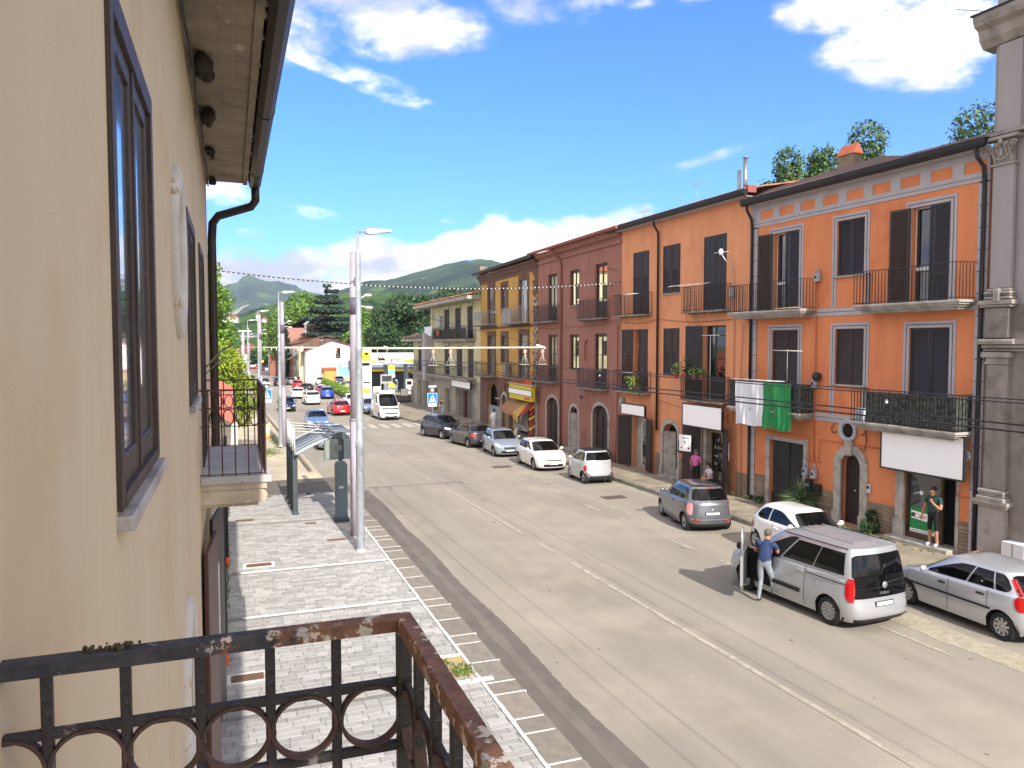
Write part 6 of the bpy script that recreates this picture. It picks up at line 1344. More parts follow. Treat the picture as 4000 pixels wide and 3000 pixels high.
        b = MB(); p1 = S.G(ux(.1, 1), .07, .02); p2 = S.G(ux(.75, 1), .10, .02); b.tube([tuple(p1), tuple(p2)], .008, 4); p1 = S.G(ux(-.55, 1), .07, .02); p2 = S.G(ux(.02, 1), .12, .02); b.tube([tuple(p1), tuple(p2)], .008, 4); b.build('wiper', M_plas, e)
    ty, rm = wheel_parts(S.wr, rim)
    for yw in (yf, yr):
        for sx in (1, -1):
            xo = abs(S.side(yw, S.wr, 1).x) - .115
            w = link('wheel', ty, e, (sx * xo, yw, S.wr), (0, 0, 0 if sx > 0 else math.pi)); link('rim', rm, w)
    if extras: extras(e, S, dict(band=band, patch=patch, gpatch=gpatch, ux=ux, uy=uy, hl=hl))
    return e
HATCH = dict(L=3.95, W=1.70, wb=2.5, fo=.80)
VAN = dict(L=4.39, W=1.83, wb=2.755, fo=.89, wr=.32, H=1.84, top=[(0, .78), (.12, .88), (.5, .98), (.95, 1.08), (1.25, 1.14), (3.9, 1.16), (4.39, 1.16)], gb=(.98, 4.30), gt=(1.95, 4.17), wbelt=.93, wtop=.80, ng=11, crown=.07, bul=.02, nr=9, nf=6, bowr=.05,
           fi=[(.2, .08), (.35, .0), (.6, 0), (.75, .04), (.9, .16), (1.1, .3)], ri=[(.2, .08), (.28, .0), (.5, .0), (.62, .03), (1.1, .07)], win=[(-.86, -.305), (-.285, .30), (.34, .80)], boxy=True, rear_v=(.02, .80), seams=(-.34, .13, .62))
def van_extras(e, S, t):
    # rear door glass running far down, with the lower black panel, wiper, badge and model lettering
    pts = [[S.P(abs(f), -1, z, .010) * 1 if f >= 0 else Vector((-S.P(abs(f), -1, z, .010).x, S.P(abs(f), -1, z, .010).y, z)) for f in np.linspace(-.86, .86, 17)] for z in np.linspace(.74, 1.2, 7)]
    t['patch'](pts, M_tint, 'rear_panel')
    b = MB(); y = -S.L / 2 + .06 - .03
    b.tube([(.05, y, 1.04), (.62, y + .02, 1.10)], .012, 5); b.tube([(-.75, y, .96), (-.1, y, .955), (-.06, y, 1.0), (.06, y, 1.0), (.1, y, .955), (.75, y, .96)], .006, 4); b.build('rear_wiper', M_plas, e)
    MB().lathe([(0, .012), (.07, .01), (.075, 0)], 16, axis='y').build('badge', M_rim, e, (0, y - .016, 1.0), (0, 0, math.pi)); text_part('DOBLO', .085, M_rim, e, (0, y - .012, .83), (rad(90), 0, 0))
    b = MB(); b.bbox(-.1, .1, -.05, .0, -.02, .02); 
    # roof ribs and rails
    b = MB(); hl = S.L / 2
    for x in (-.42, -.21, 0, .21, .42): b.bbox(x - .012, x + .012, hl - 3.9, hl - 2.15, S.H - .012, S.H - .004 + .008, .003)
    b.build('roof_ribs', P_silver, e)
    b = MB()
    for sx in (-1, 1):
        pts = [S.G((sx * t['uy'](f)[0], f), 1.0, .012) for f in np.linspace(-.9, .85, 12)]; b.tube([tuple(p) for p in pts], .012, 5)
        pp = [S.side(v, 1.02, sx, .006) for v in np.linspace(-1.95, -.78, 8)]; b.tube([tuple(p) for p in pp], .011, 4)
    b.build('rail_groove', M_plas, e)
    b = MB()
    for sx in (-1, 1):
        pts = [[S.side(v, z, sx, .022) for v in np.linspace(-.62, .55, 8)] for z in (.50, .60)]; b.add([tuple(p) for r_ in pts for p in r_], [(k, k + 1, k + 9, k + 8) for k in range(7)])
    split(b, 'rub_strip', M_plas, e)
    p = S.side(-1.15, .86, -1, .006); MB().lathe([(.085, .0), (.093, .004), (.10, 0)], 16, axis='x').build('fuel_flap', P_silver, e, p, (0, 0, math.pi))
    # open driver's door: dark opening, door swung forwards on its hinge, mirror and glass on it
    pts = [[S.side(v, z, -1, .012) for v in np.linspace(.14 * hl, .60 * hl, 8)] for z in np.linspace(.36, 1.14, 6)]
    t['patch'](pts, M_black, 'door_opening'); t['gpatch']([t['uy'](f) for f in np.linspace(.34, .74, 7)], [0.0] * 7, [.93, .93, .92, .88, .78, .6, .36], sx=-1, off=.010).build('door_opening', M_black, e)
    hy = .60 * hl; hx = S.side(hy, .7, -1).x
    d = MB(); w = 1.02; n = 9
    prof = [(0, .34), (.1, .27), (w - .12, .27), (w, .40), (w, 1.12), (w - .06, 1.15), (0, 1.12)]
    d.prism([(-p[0], p[1]) for p in prof], .07, 0, 'x', 0); do = d.build('open_door', P_silver, e, (hx - .02, hy, 0), (0, 0, -rad(44)))
    d = MB()
    fr_ = [(0, 1.13), (-.28, 1.48), (-.55, 1.72), (-.72, 1.76), (-w + .04, 1.72), (-w, 1.14)]
    d.tube([(.035, a, z) for a, z in fr_], .026, 6); d.build('window_frame', P_silver, do)
    g_ = MB(); g_.prism(fr_, .008, 0, 'x', .032); g_.build('door_glass', mat('light_door_glass', (110, 130, 130), .05, spec=1, coat=1), do)
    MB().box(.07, .12, -w + .15, -.1, .42, 1.05).build('door_card', M_plas, do)
    MB().ball((-.09, -.14, 1.17), (.07, .05, .09), 8, 6).build('mirror', M_plas, do)
    MB().bbox(-.03, .01, -w + .1, -w + .26, .93, .99).build('door_handle', M_plas, do)
    MB().box(.03, .6, -.1, .35, .35, .75).build('seat', M_plas, e)
car('silver people-carrier van with its driver door open, man in blue leaning in', CarShape(**VAN), P_silver, 13.16, 14.88, 3.2, 'vehicles parked along the right side', 'parked_van', rim=1, cat='van', lamps=dict(tz=(.66, 1.16), tq=(.84, .955), pz=(.5, .60), bz=(.8, 5), hz=(.66, .84)), extras=van_extras, bumper=M_plas)
FI = CarShape(L=3.92, W=1.69, wb=2.49, fo=.78, wr=.30, H=1.46, top=[(0, .66), (.1, .74), (.5, .84), (.95, .93), (1.3, .95), (3.5, 1.02), (3.92, 1.0)], gb=(.92, 3.80), gt=(1.75, 3.35), win=[(-.82, -.52), (-.48, -.02), (.02, .80)], seams=(-.50, .0, .60), nf=5.5)
FI.handm = M_plas
car('silver five-door hatchback cut by the right edge of the picture', FI, P_silver2, 15.92, 12.65, -2.0, 'vehicles parked along the right side', rim=0, strip_=(-.55, .62, .62, .022), lamps=dict(tz=(.72, 1.02), tq=(.84, .95), pz=(.45, .62)), extras=lambda e, S, t: [t['gpatch']([t['ux'](.84, -1), t['ux'](.93, -1), t['uy'](-.93), t['uy'](-.88)], .0, .72, .012, sx=q).build('tail_light', M_red, e) for q in (1, -1)])
F5 = CarShape(L=3.55, W=1.63, wb=2.3, fo=.70, wr=.30, H=1.49, top=[(0, .72), (.1, .82), (.4, .92), (.8, .98), (1.2, 1.0), (3.2, 1.0), (3.55, .96)], gb=(.78, 3.45), gt=(1.45, 2.95), wtop=.66, crown=.07, nf=4.2, nr=4.6, win=[(-.70, -.22), (-.17, .80)], seams=(-.2, .58))
car('small white rounded city car parked behind the silver van', F5, P_white, 15.75, 18.15, 180 - 2, 'vehicles parked along the right side', rim=2, lamps=dict(hz=(.60, .74)))
YP = CarShape(L=3.78, W=1.70, wb=2.39, fo=.78, wr=.30, H=1.53, top=[(0, .68), (.1, .76), (.5, .86), (.95, .95), (1.3, .97), (3.3, 1.04), (3.78, 1.0)], gb=(.9, 3.68), gt=(1.65, 3.30), wtop=.64, wbelt=.86, nf=4.8, nr=5, win=[(-.75, -.2), (-.15, .8)], seams=(-.18, .58))
car('dark grey rounded hatchback seen from behind in front of the sign-less shop', YP, P_grey, 15.42, 23.4, -12.5, 'vehicles parked along the right side', rim=0, roofm=P_dgrey, lamps=dict(tz=(.60, 1.0), tq=(.76, .92), pz=(.45, .66), bz=(.66, .82)), tail=mat('pale_red_tail_lamp', (206, 150, 150), .15, coat=1),
    extras=lambda e, S, t: (t['band'](-.78, -.5, .40, .45, -1, M_red, 'reflector', .016), t['band'](.5, .78, .40, .45, -1, M_red, 'reflector', .016), t['band'](-.82, .82, .455, .475, -1, M_rim, 'chrome_strip', .016), t['gpatch']([t['ux'](f, -1) for f in (-.2, 0, .2)], .92, .97, .012).build('brake_light', M_red, e)))
SM = CarShape(L=2.5, W=1.52, wb=1.81, fo=.36, wr=.28, H=1.55, top=[(0, .72), (.1, .82), (.35, .94), (.6, 1.0), (1.0, 1.0), (2.3, 1.02), (2.5, 1.0)], gb=(.52, 2.44), gt=(1.05, 2.15), wtop=.70, wbelt=.9, crown=.06, nf=4.5, nr=6, win=[(-.80, -.45), (-.38, .78)], seams=(-.42, .62), ri=[(.2, .06), (.3, .0), (.5, .0), (.68, .05), (.95, .1)])
car('tiny two-seat silver city car with black roof, seen from behind', SM, P_silver2, 15.88, 32.75, -3.5, 'vehicles parked along the right side', rim=2, roofm=M_plas, lamps=dict(tz=(.60, .86), tq=(.80, .93), pz=(.45, .68), bz=(.7, 5)), extras=lambda e, S, t: (t['band'](-.6, .6, .3, .38, -1, M_plas, 'lower_grille', .016),))
PO = CarShape(L=4.07, W=1.75, wb=2.55, fo=.84, wr=.32, H=1.45, top=[(0, .70), (.12, .78), (.5, .86), (1.0, .93), (1.4, .95), (3.6, 1.0), (4.07, .98)], gb=(1.0, 3.9), gt=(1.8, 3.45), nf=5.5)
car('clean white modern hatchback facing the camera in the parked row', PO, P_white, 15.35, 37.55, 180 - 3.5, 'vehicles parked along the right side', rim=2, lamps=dict(hz=(.58, .68), gr=(-.5, .5, .56, .62)))
GP = CarShape(L=4.03, W=1.69, wb=2.51, fo=.84, wr=.31, H=1.49, top=[(0, .66), (.12, .76), (.5, .86), (1.0, .95), (1.4, .97), (3.5, 1.02), (4.03, 1.0)], gb=(.98, 3.85), gt=(1.8, 3.4), nf=4.8)
car('bluish silver hatchback facing the camera, third from the near end of the shaded row', GP, P_psilver, 15.1, 43.2, 180 - 5, 'vehicles parked along the right side', rim=1, lamps=dict(hz=(.60, .78), hq=(.66, .94)))
I2 = CarShape(L=4.04, W=1.73, wb=2.57, fo=.82, wr=.32, H=1.47, top=[(0, .68), (.12, .76), (.5, .86), (1.0, .94), (1.4, .96), (3.5, 1.02), (4.04, 1.0)], gb=(1.0, 3.88), gt=(1.8, 3.4))
car('grey-brown hatchback seen from behind in the parked row', I2, P_dgrey, 14.6, 48.0, 8, 'vehicles parked along the right side', rim=2, lamps=dict(tz=(.74, .9), tq=(.62, .94)))
SU = CarShape(L=4.25, W=1.80, wb=2.57, fo=.86, wr=.34, H=1.6, zb=.25, top=[(0, .82), (.12, .92), (.5, 1.0), (1.0, 1.08), (1.4, 1.1), (3.7, 1.14), (4.25, 1.1)], gb=(1.02, 4.05), gt=(1.85, 3.6), nf=5, nr=5.5)
car('dark navy compact crossover at the far end of the shaded row', SU, P_navy, 14.1, 53.1, 180 + 16, 'vehicles parked along the right side', rim=2, lamps=dict(hz=(.70, .84)), bumper=M_rim)
# white high-roof van
HV = CarShape(L=5.2, W=1.9, wb=3.1, fo=.95, wr=.33, H=2.35, zb=.25, top=[(0, .9), (.12, .98), (.5, 1.08), (.95, 1.2), (1.2, 1.3), (5.2, 1.35)], gb=(.85, 5.1), gt=(1.9, 4.95), wbelt=.97, wtop=.84, ng=10, crown=.1, nf=6, nr=12, win=[(.42, .80)], seams=(.1, .4), boxy=True, fi=[(.2, .08), (.35, 0), (.7, 0), (.85, .06), (1.0, .2), (1.3, .35)], ri=[(.2, .03), (2, .03)])
def hvx(e, S, t): 
    MB().bbox(-.7, .7, -.9, 1.3, 0, .22, .08).build('roof_unit', P_white, e, (0, -.3, S.H - .03)); b = MB(); b.bbox(-.35, .35, -.25, .25, 0, .5, .05); b.build('roof_box', P_white, e, (.45, -1.6, S.H))
    t['band'](-.62, .62, .66, .70, 1, M_black, 'front_bar', .03)
car('white high-roof van with a refrigeration unit on top, by the zebra crossing', HV, P_white, 13.2, 70.1, 180 + 1, 'vehicles parked along the right side', 'parked_van', rim=0, cat='van', lamps=dict(hz=(.74, .96), hq=(.66, .93), gr=(-.6, .6, .58, .64)), extras=hvx, bumper=M_plas)
car('silver car half hidden behind the white high-roof van', GP, P_psilver, 12.9, 77.0, 180, 'vehicles parked along the right side', detail=1)
car('white car just behind the galvanised lamp post, beyond the silver one', PO, P_white, 12.6, 86.5, 180, 'vehicles parked along the right side', detail=1)
G2 = 'cars driving on the road'
car('light blue saloon driving towards the camera, half hidden by the bus shelter', CarShape(L=4.6, W=1.78, wb=2.7, fo=.9, H=1.45, gb=(1.25, 4.05), gt=(2.05, 3.4), top=[(0, .66), (.12, .76), (.6, .86), (1.2, .95), (4.0, 1.0), (4.6, .95)]), P_lblue, 6.35, 63.3, 178, G2, 'driving_car', rim=1)
car('silver hatchback driving towards the camera right behind the bus shelter roof', GP, P_psilver, 5.75, 50.2, 178, G2, 'driving_car', rim=1)
car('black hatchback driving towards the camera, half hidden behind the second lilac pole', PO, P_black, 5.3, 83.0, 180, G2, 'driving_car', rim=1)
car('bright red hatchback driving away near the crossing', CarShape(L=4.0, W=1.74, wb=2.5, H=1.46, gt=(1.8, 3.3), gb=(1, 3.9)), P_red, 9.75, 76.2, 4, G2, 'driving_car', lamps=dict(tz=(.74, .86), tq=(.6, .94)), rim=2)
car('white and grey crossover driving away in the middle of the street', SU, P_white, 8.7, 92.5, 2, G2, 'driving_car', bumper=P_dgrey, lamps=dict(tz=(.84, 1.0), tq=(.72, .93)))
car('blue crossover driving away beside the hedge', SU, P_blue, 11.7, 103.4, -2, G2, 'driving_car', lamps=dict(tz=(.85, 1.1), tq=(.8, .94)))
car('white hatchback turning across, left of the white crossover', PO, P_white, 8.3, 105.4, -8, G2, 'driving_car')
car('white-roofed red city car in front of the blue crossover', F5, P_red, 12.0, 112.0, 0, G2, 'driving_car', roofm=P_white, detail=1)
car('dark blue saloon queuing beyond the white hatchback', PO, P_navy, 10.8, 120.0, -10, G2, 'driving_car', detail=1)
car('red car at the head of the queue by the junction', GP, P_red, 10.4, 132.0, -12, G2, 'driving_car', detail=1)
car('black car driving away on the far stretch of the street', PO, P_black, 5.5, 145.5, 0, G2, 'driving_car', detail=1)
car('dark blue car driving away beside the far kerb', GP, P_navy, 7.9, 145.0, -2, G2, 'driving_car', detail=1)
car('grey car waiting at the far right kerb by the brown houses', PO, P_dgrey, 10.3, 148.5, 0, G2, 'parked_car', detail=1)
car('dark car seen through the iron balcony on the far left lane', PO, P_navy, 3.5, 164.0, 180, G2, 'driving_car', detail=1)
car('white off-roader parked far up the street on the right', SU, P_white, 11.2, 221.0, 0, G2, 'parked_car', detail=1, bumper=P_black)
car('white car parked behind the hedge beside the white gabled hall', PO, P_white, 15.6, 147.5, 180, None, 'parked_car', detail=1)
car('dark green-grey car parked behind the hedge below the billboard', SU, P_dgrey, 18.9, 146.0, 180, None, 'parked_car', detail=1)
# city bus
BS = empty('bus', 'white and red city bus far down the street between the poles', 'bus', (7.05, 296, gz(296)), 0)
b = MB(); b.bbox(-1.25, 1.25, -5, 5, .45, 3.05, .12); b.build('body', P_white, BS); MB().box(-1.27, 1.27, -5.03, 5.03, .35, .95).build('skirt', P_red, BS); MB().bbox(-1.05, 1.05, -5.05, -4.99, 1.65, 2.65, .05).build('rear_window', M_tint, BS); MB().box(-1.26, 1.26, -4.6, 4.6, 1.5, 2.5).build('side_window', M_tint, BS)
for x in (-1.1, 1.1): MB().box(x - .12, x + .12, -5.06, -5.0, .9, 1.5).build('tail_light', M_red, BS)
for x in (-1.15, 1.15):
    for y in (-3, 3): link('wheel', wheel_parts(.48)[0], BS, (x, y, .48))
# ---------------------------------------------------------------- people
M_skin = mat('skin', (176, 124, 98), .6); M_hair = mat('dark_hair', (34, 27, 24), .8); M_hairg = mat('grey_brown_hair', (96, 84, 74), .8)
def cloth_m(n, c): return mat(n, c, .9, tuple(int(v * .82) for v in c), 6, .2, 40)
def person(label, loc, ang, J, mats, hair=M_hair, group=None, longh=False, hold=None, face=True):
    """J: joints -> (x, y, z); +y is forwards, the root stands at the feet. mats: shirt, trousers, shoes, sleeve fraction, leg fraction"""
    bones = [('pelvis', 'spine', 0), ('spine', 'chest', 0), ('chest', 'neck', 0), ('neck', 'skull', 1), ('skull', 'crown', 1)]
    for s in 'LR': bones += [('chest', 'sh' + s, 0), ('sh' + s, 'el' + s, 2), ('el' + s, 'wr' + s, 5), ('wr' + s, 'ha' + s, 1), ('pelvis', 'hip' + s, 3), ('hip' + s, 'kn' + s, 3), ('kn' + s, 'an' + s, 6), ('an' + s, 'to' + s, 4)]
    rad_ = dict(pelvis=.155, spine=.145, chest=.155, neck=.062, skull=.088, crown=.082, sh=.074, el=.048, wr=.032, ha=.030, hip=.095, kn=.062, an=.044, to=.042)
    rad_.update({k: v for k, v in mats.get('r', {}).items()})
    names = list(J); idx = {n: i for i, n in enumerate(names)}; vs = [Vector(J[n]) for n in names]; ed = [(idx[a], idx[b]) for a, b, _ in bones]; rr = [rad_[n] if n in rad_ else rad_[n[:2] if n[:2] in rad_ else n[:-1]] for n in names]
    segs = [(Vector(J[a]), Vector(J[b]), k) for a, b, k in bones]
    for s in 'LR':           # fingers: short chains rooted in the palm, unequal and bent
        w, h = Vector(J['wr' + s]), Vector(J['ha' + s]); d = (h - w).normalized(); sd = d.cross(Vector((0, 1, .2))).normalized() if abs(d.y) < .9 else d.cross(Vector((0, 0, 1))).normalized(); cu = sd.cross(d).normalized()
        for k, (o, l) in enumerate(((-.030, .062), (-.010, .075), (.011, .070), (.031, .055), (-.05, .045))):
            base = h + sd * o * .6 - (d * .03 if k == 4 else Vector()); m = h + sd * o * 1.15 + d * l * .55 - cu * .004 - (d * .02 if k == 4 else Vector()); t = h + sd * o * 1.2 + d * l * .95 - cu * .028 - (d * .02 if k == 4 else Vector())
            i0 = len(vs); vs += [m, t]; rr += [.0105, .0085]; ed += [(idx['ha' + s], i0), (i0, i0 + 1)]; segs += [(h, m, 1), (m, t, 1)]
    if face:   # nose
        sk = Vector(J['skull']); 
    me = bpy.data.meshes.new('skeleton'); me.from_pydata([tuple(v) for v in vs], ed, []); o = bpy.data.objects.new('tmp', me); COL.objects.link(o)
    sm = o.modifiers.new('skin', 'SKIN'); sm.use_smooth_shade = True; sm.branch_smoothing = .6
    for i, sv in enumerate(me.skin_vertices[0].data): sv.radius = (rr[i], rr[i] * (.80 if names[i:i + 1] and names[i] in ('chest', 'spine', 'pelvis') else 1.0)); sv.use_root = (i == idx['pelvis'])
    ss = o.modifiers.new('sub', 'SUBSURF'); ss.levels = 2; ss.render_levels = 2
    bpy.context.view_layer.update(); ev = o.evaluated_get(bpy.context.evaluated_depsgraph_get()); bm_ = bpy.data.meshes.new_from_object(ev); bpy.data.objects.remove(o)
    ml = [mats['shirt'], mats['trousers'], mats['shoes'], M_skin]; bm_.materials.clear(); [bm_.materials.append(m) for m in ml]
    sf, lf = mats.get('sleeve', .6), mats.get('leg', 1.0); mi = []
    for p in bm_.polygons:
        c = p.center; best = (9, 0, 0)
        for a, b2, k in segs:
            ab = b2 - a; t = max(0, min(1, (c - a).dot(ab) / max(1e-9, ab.length_squared))); dd = (c - a - ab * t).length
            if dd < best[0]: best = (dd, k, t)
        k, t = best[1], best[2]
        mi.append({0: 0, 1: 3, 2: 0 if t < sf else 3, 5: 0 if sf > 1 else 3, 3: 1, 6: 1 if t < lf else 3, 4: 2}[k] if not (k == 0 and best[1] == 0 and c.z < mats.get('waist', -9)) else 1)
        if k == 3 and mats.get('shorts') and t > 9: mi[-1] = 3
    bm_.polygons.foreach_set('material_index', mi); bm_.polygons.foreach_set('use_smooth', [True] * len(mi)); bm_.update()
    e = empty('person', label, 'person', loc, rad(ang), group); link('body', bm_, e)
    sk, cr = Vector(J['skull']), Vector(J['crown']); up = (cr - sk).normalized()
    b = MB(); c = sk + up * .045
    b.ball((c.x, c.y - .012, c.z + .03), (.092, .105, .098), 14, 9)
    if longh: b.ball((c.x, c.y - .06, c.z - .05), (.085, .06, .13), 10, 7)
    # keep hair off the face: drop vertices in front and low
    b.v = [(x, min(y, c.y + .05 + .0), z) if z < c.z + .04 else (x, y, z) for x, y, z in b.v]
    b.build('hair', hair, e)
    b = MB(); b.ball((sk.x, sk.y + .098, sk.z + .02), (.014, .02, .022), 6, 5); b.ball((sk.x - .088, sk.y, sk.z + .02), (.012, .02, .03), 6, 5); b.ball((sk.x + .088, sk.y, sk.z + .02), (.012, .02, .03), 6, 5); b.build('ears_and_nose', M_skin, e)
    b = MB(); b.ball((sk.x - .033, sk.y + .083, sk.z + .04), (.012, .008, .008), 6, 4); b.ball((sk.x + .033, sk.y + .083, sk.z + .04), (.012, .008, .008), 6, 4); b.build('eyes', M_hair, e); b = MB(); b.ball((sk.x, sk.y + .086, sk.z - .032), (.024, .008, .006), 6, 4); b.build('mouth', mat('lips', (140, 78, 70), .6), e)
    return e
def stand(h=1.74, lean=0.0, armL=None, armR=None, legs=None, wide=1.0):
    k = h / 1.74
    J = dict(pelvis=(0, 0, .96), spine=(0, .0 + lean * .15, 1.12), chest=(0, lean * .45, 1.32), neck=(0, lean * .7 + .01, 1.50), skull=(0, lean * .8 + .03, 1.585), crown=(0, lean * .82 + .02, 1.665),
             hipL=(-.10, 0, .90), hipR=(.10, 0, .90), knL=(-.11, .02, .50), knR=(.11, .02, .50), anL=(-.12, -.02, .08), anR=(.12, -.02, .08), toL=(-.13, .12, .04), toR=(.13, .12, .04),
             shL=(-.19 * wide, lean * .55, 1.42), shR=(.19 * wide, lean * .55, 1.42), elL=(-.26, -.02, 1.14), elR=(.26, -.02, 1.14), wrL=(-.27, .06, .90), wrR=(.27, .06, .90), haL=(-.27, .09, .83), haR=(.27, .09, .83))
    for s, a in (('L', armL), ('R', armR)):
        if a: J['el' + s], J['wr' + s], J['ha' + s] = a
    if legs: J.update(legs)
    return {n: tuple(v * k for v in p) for n, p in J.items()}
# man at the van: seen from behind, leaning into the open door, one arm bent forwards
person('man in navy blue T-shirt and light grey trousers leaning into the silver van', (12.02, 15.15, gz(15)), -62, stand(1.76, .22, armL=((-.30, .16, 1.18), (-.22, .40, 1.12), (-.19, .47, 1.12)), armR=((.27, .2, 1.2), (.2, .44, 1.2), (.17, .52, 1.22)), legs=dict(knL=(-.10, .06, .50), anL=(-.11, -.04, .08), toL=(-.12, .1, .04), knR=(.12, .2, .56), anR=(.13, .24, .2), toR=(.13, .38, .17)), wide=1.08),
       dict(shirt=cloth_m('navy_tshirt', (44, 62, 104)), trousers=cloth_m('light_grey_trousers', (150, 158, 168)), shoes=M_black, sleeve=.55, waist=.98, r=dict(chest=.175, spine=.16)), hair=M_hairg)
person('man in dark green T-shirt and black shorts with white shoes in the shop doorway', wl(B1, 1.25, .28, .10), B1.rotation_euler.z and math.degrees(B1.rotation_euler.z), stand(1.8, 0, armL=((-.3, .1, 1.12), (-.22, .3, 1.3), (-.17, .32, 1.38)), armR=((.3, -.02, 1.1), (.33, .06, .86), (.34, .08, .79)), wide=1.12),
       dict(shirt=cloth_m('dark_green_tshirt', (38, 74, 62)), trousers=cloth_m('black_shorts', (20, 20, 22)), shoes=M_whiteplastic, sleeve=.55, leg=.08, waist=.98, r=dict(chest=.185, spine=.19, pelvis=.18)))
person('woman in bright pink top and black trousers standing with her back to the street', (18.95, 28.55, gz(28) + .14), -70, stand(1.66, 0, armR=((.27, .05, 1.12), (.18, .24, 1.08), (.12, .27, 1.08)), wide=.95),
       dict(shirt=cloth_m('pink_top', (214, 104, 176)), trousers=cloth_m('black_trousers', (26, 26, 30)), shoes=M_black, sleeve=.7, r=dict(chest=.165, spine=.165, pelvis=.175)), hair=M_hairg)
sj = stand(1.62, .1); 
sj = dict(pelvis=(0, 0, .50), spine=(0, .02, .66), chest=(0, .05, .86), neck=(0, .08, 1.03), skull=(0, .11, 1.11), crown=(0, .10, 1.19), hipL=(-.1, .02, .48), hipR=(.1, .02, .48), knL=(-.12, .42, .50), knR=(.12, .42, .50), anL=(-.12, .40, .09), anR=(.12, .42, .09), toL=(-.13, .54, .05), toR=(.13, .56, .05),
          shL=(-.18, .06, .95), shR=(.18, .06, .95), elL=(-.24, .12, .70), elR=(.24, .12, .70), wrL=(-.10, .32, .60), wrR=(.08, .34, .60), haL=(-.05, .37, .59), haR=(.03, .39, .59))
person('woman in white patterned top and dark jeans sitting at the shop entrance', (18.85, 27.3, gz(27) + .14), 85, sj, dict(shirt=cloth_m('white_lilac_top', (206, 204, 222)), trousers=cloth_m('dark_jeans', (40, 48, 66)), shoes=M_black, sleeve=.45), longh=True)
b = MB(); b.bbox(-.24, .24, -.22, .22, .42, .47, .01)
for x in (-.2, .2):
    for y in (-.18, .18): b.tube([(x, y, 0), (x, y, .42)], .015, 6)
b.bbox(-.24, .24, -.25, -.21, .47, .88, .01); tag(b.build('chair', M_iron, None, (18.85, 27.3, gz(27) + .14), (0, 0, rad(85))), 'dark chair under the seated woman at the shop entrance', 'chair')
person('man in dark green shirt with folded hands by the blue crossing sign', (17.6, 66.5, gz(66) + .14), 100, stand(1.78, 0, armL=((-.28, .06, 1.14), (-.10, .24, 1.08), (-.02, .25, 1.07)), armR=((.28, .06, 1.14), (.10, .25, 1.12), (.03, .26, 1.10)), wide=1.1),
       dict(shirt=_mats['dark_green_tshirt'], trousers=cloth_m('grey_jeans', (112, 124, 144)), shoes=M_black, sleeve=.7))
person('person in a long white overall with back to the street by the snack shop', (18.1, 53.6, gz(53) + .14), -70, stand(1.72, .05, armL=((-.3, -.02, 1.14), (-.36, .0, .95), (-.38, .02, .88))), dict(shirt=cloth_m('white_overall', (232, 232, 232)), trousers=_mats['white_overall'], shoes=M_whiteplastic, sleeve=2, r=dict(chest=.18, spine=.19, pelvis=.2)))
person('person in black jacket pushing along the far pavement corner', (11.9, 150.0, gz(150)), 180, stand(1.7), dict(shirt=cloth_m('black_jacket', (24, 24, 28)), trousers=_mats['black_trousers'], shoes=M_black, sleeve=2))
person('person with a white shirt beside the one in black at the far corner', (11.2, 149.0, gz(150)), 170, stand(1.7), dict(shirt=_mats['white_overall'], trousers=_mats['black_trousers'], shoes=M_black, sleeve=2), hair=M_hair)

# ---------------------------------------------------------------- poles, arms, wires, lamps
M_lil = mat('lilac_painted_steel', (164, 158, 168), .6, (154, 147, 158), 1.0, streak=4, dirt=(146, 134, 140), dsc=1.5); M_galv = mat('galvanised_steel', (134, 140, 146), .6, (166, 172, 177), 9, .2, 30, metal=.25, streak=2)
M_lband = mat('dark_lilac_band', (88, 80, 98), .6); M_arm = mat('pale_arm_tube', (196, 190, 176), .6)
pole_spec = [(3.73, 25.03, 9.25, 5.98, 6.6), (3.10, 51.4, 9.3, 5.9, 6.8), (2.62, 77.5, 9.2, 5.85, 6.8), (2.1, 104, 9.1, 5.8, 6.8), (1.6, 130, 9, 5.7, 6.8)]
plb = ['nearest tall lilac trolley-wire pole with a long arm over the road', 'second lilac trolley-wire pole down the street', 'third lilac trolley-wire pole down the street', 'fourth lilac trolley-wire pole down the street', 'farthest lilac trolley-wire pole on the left side']
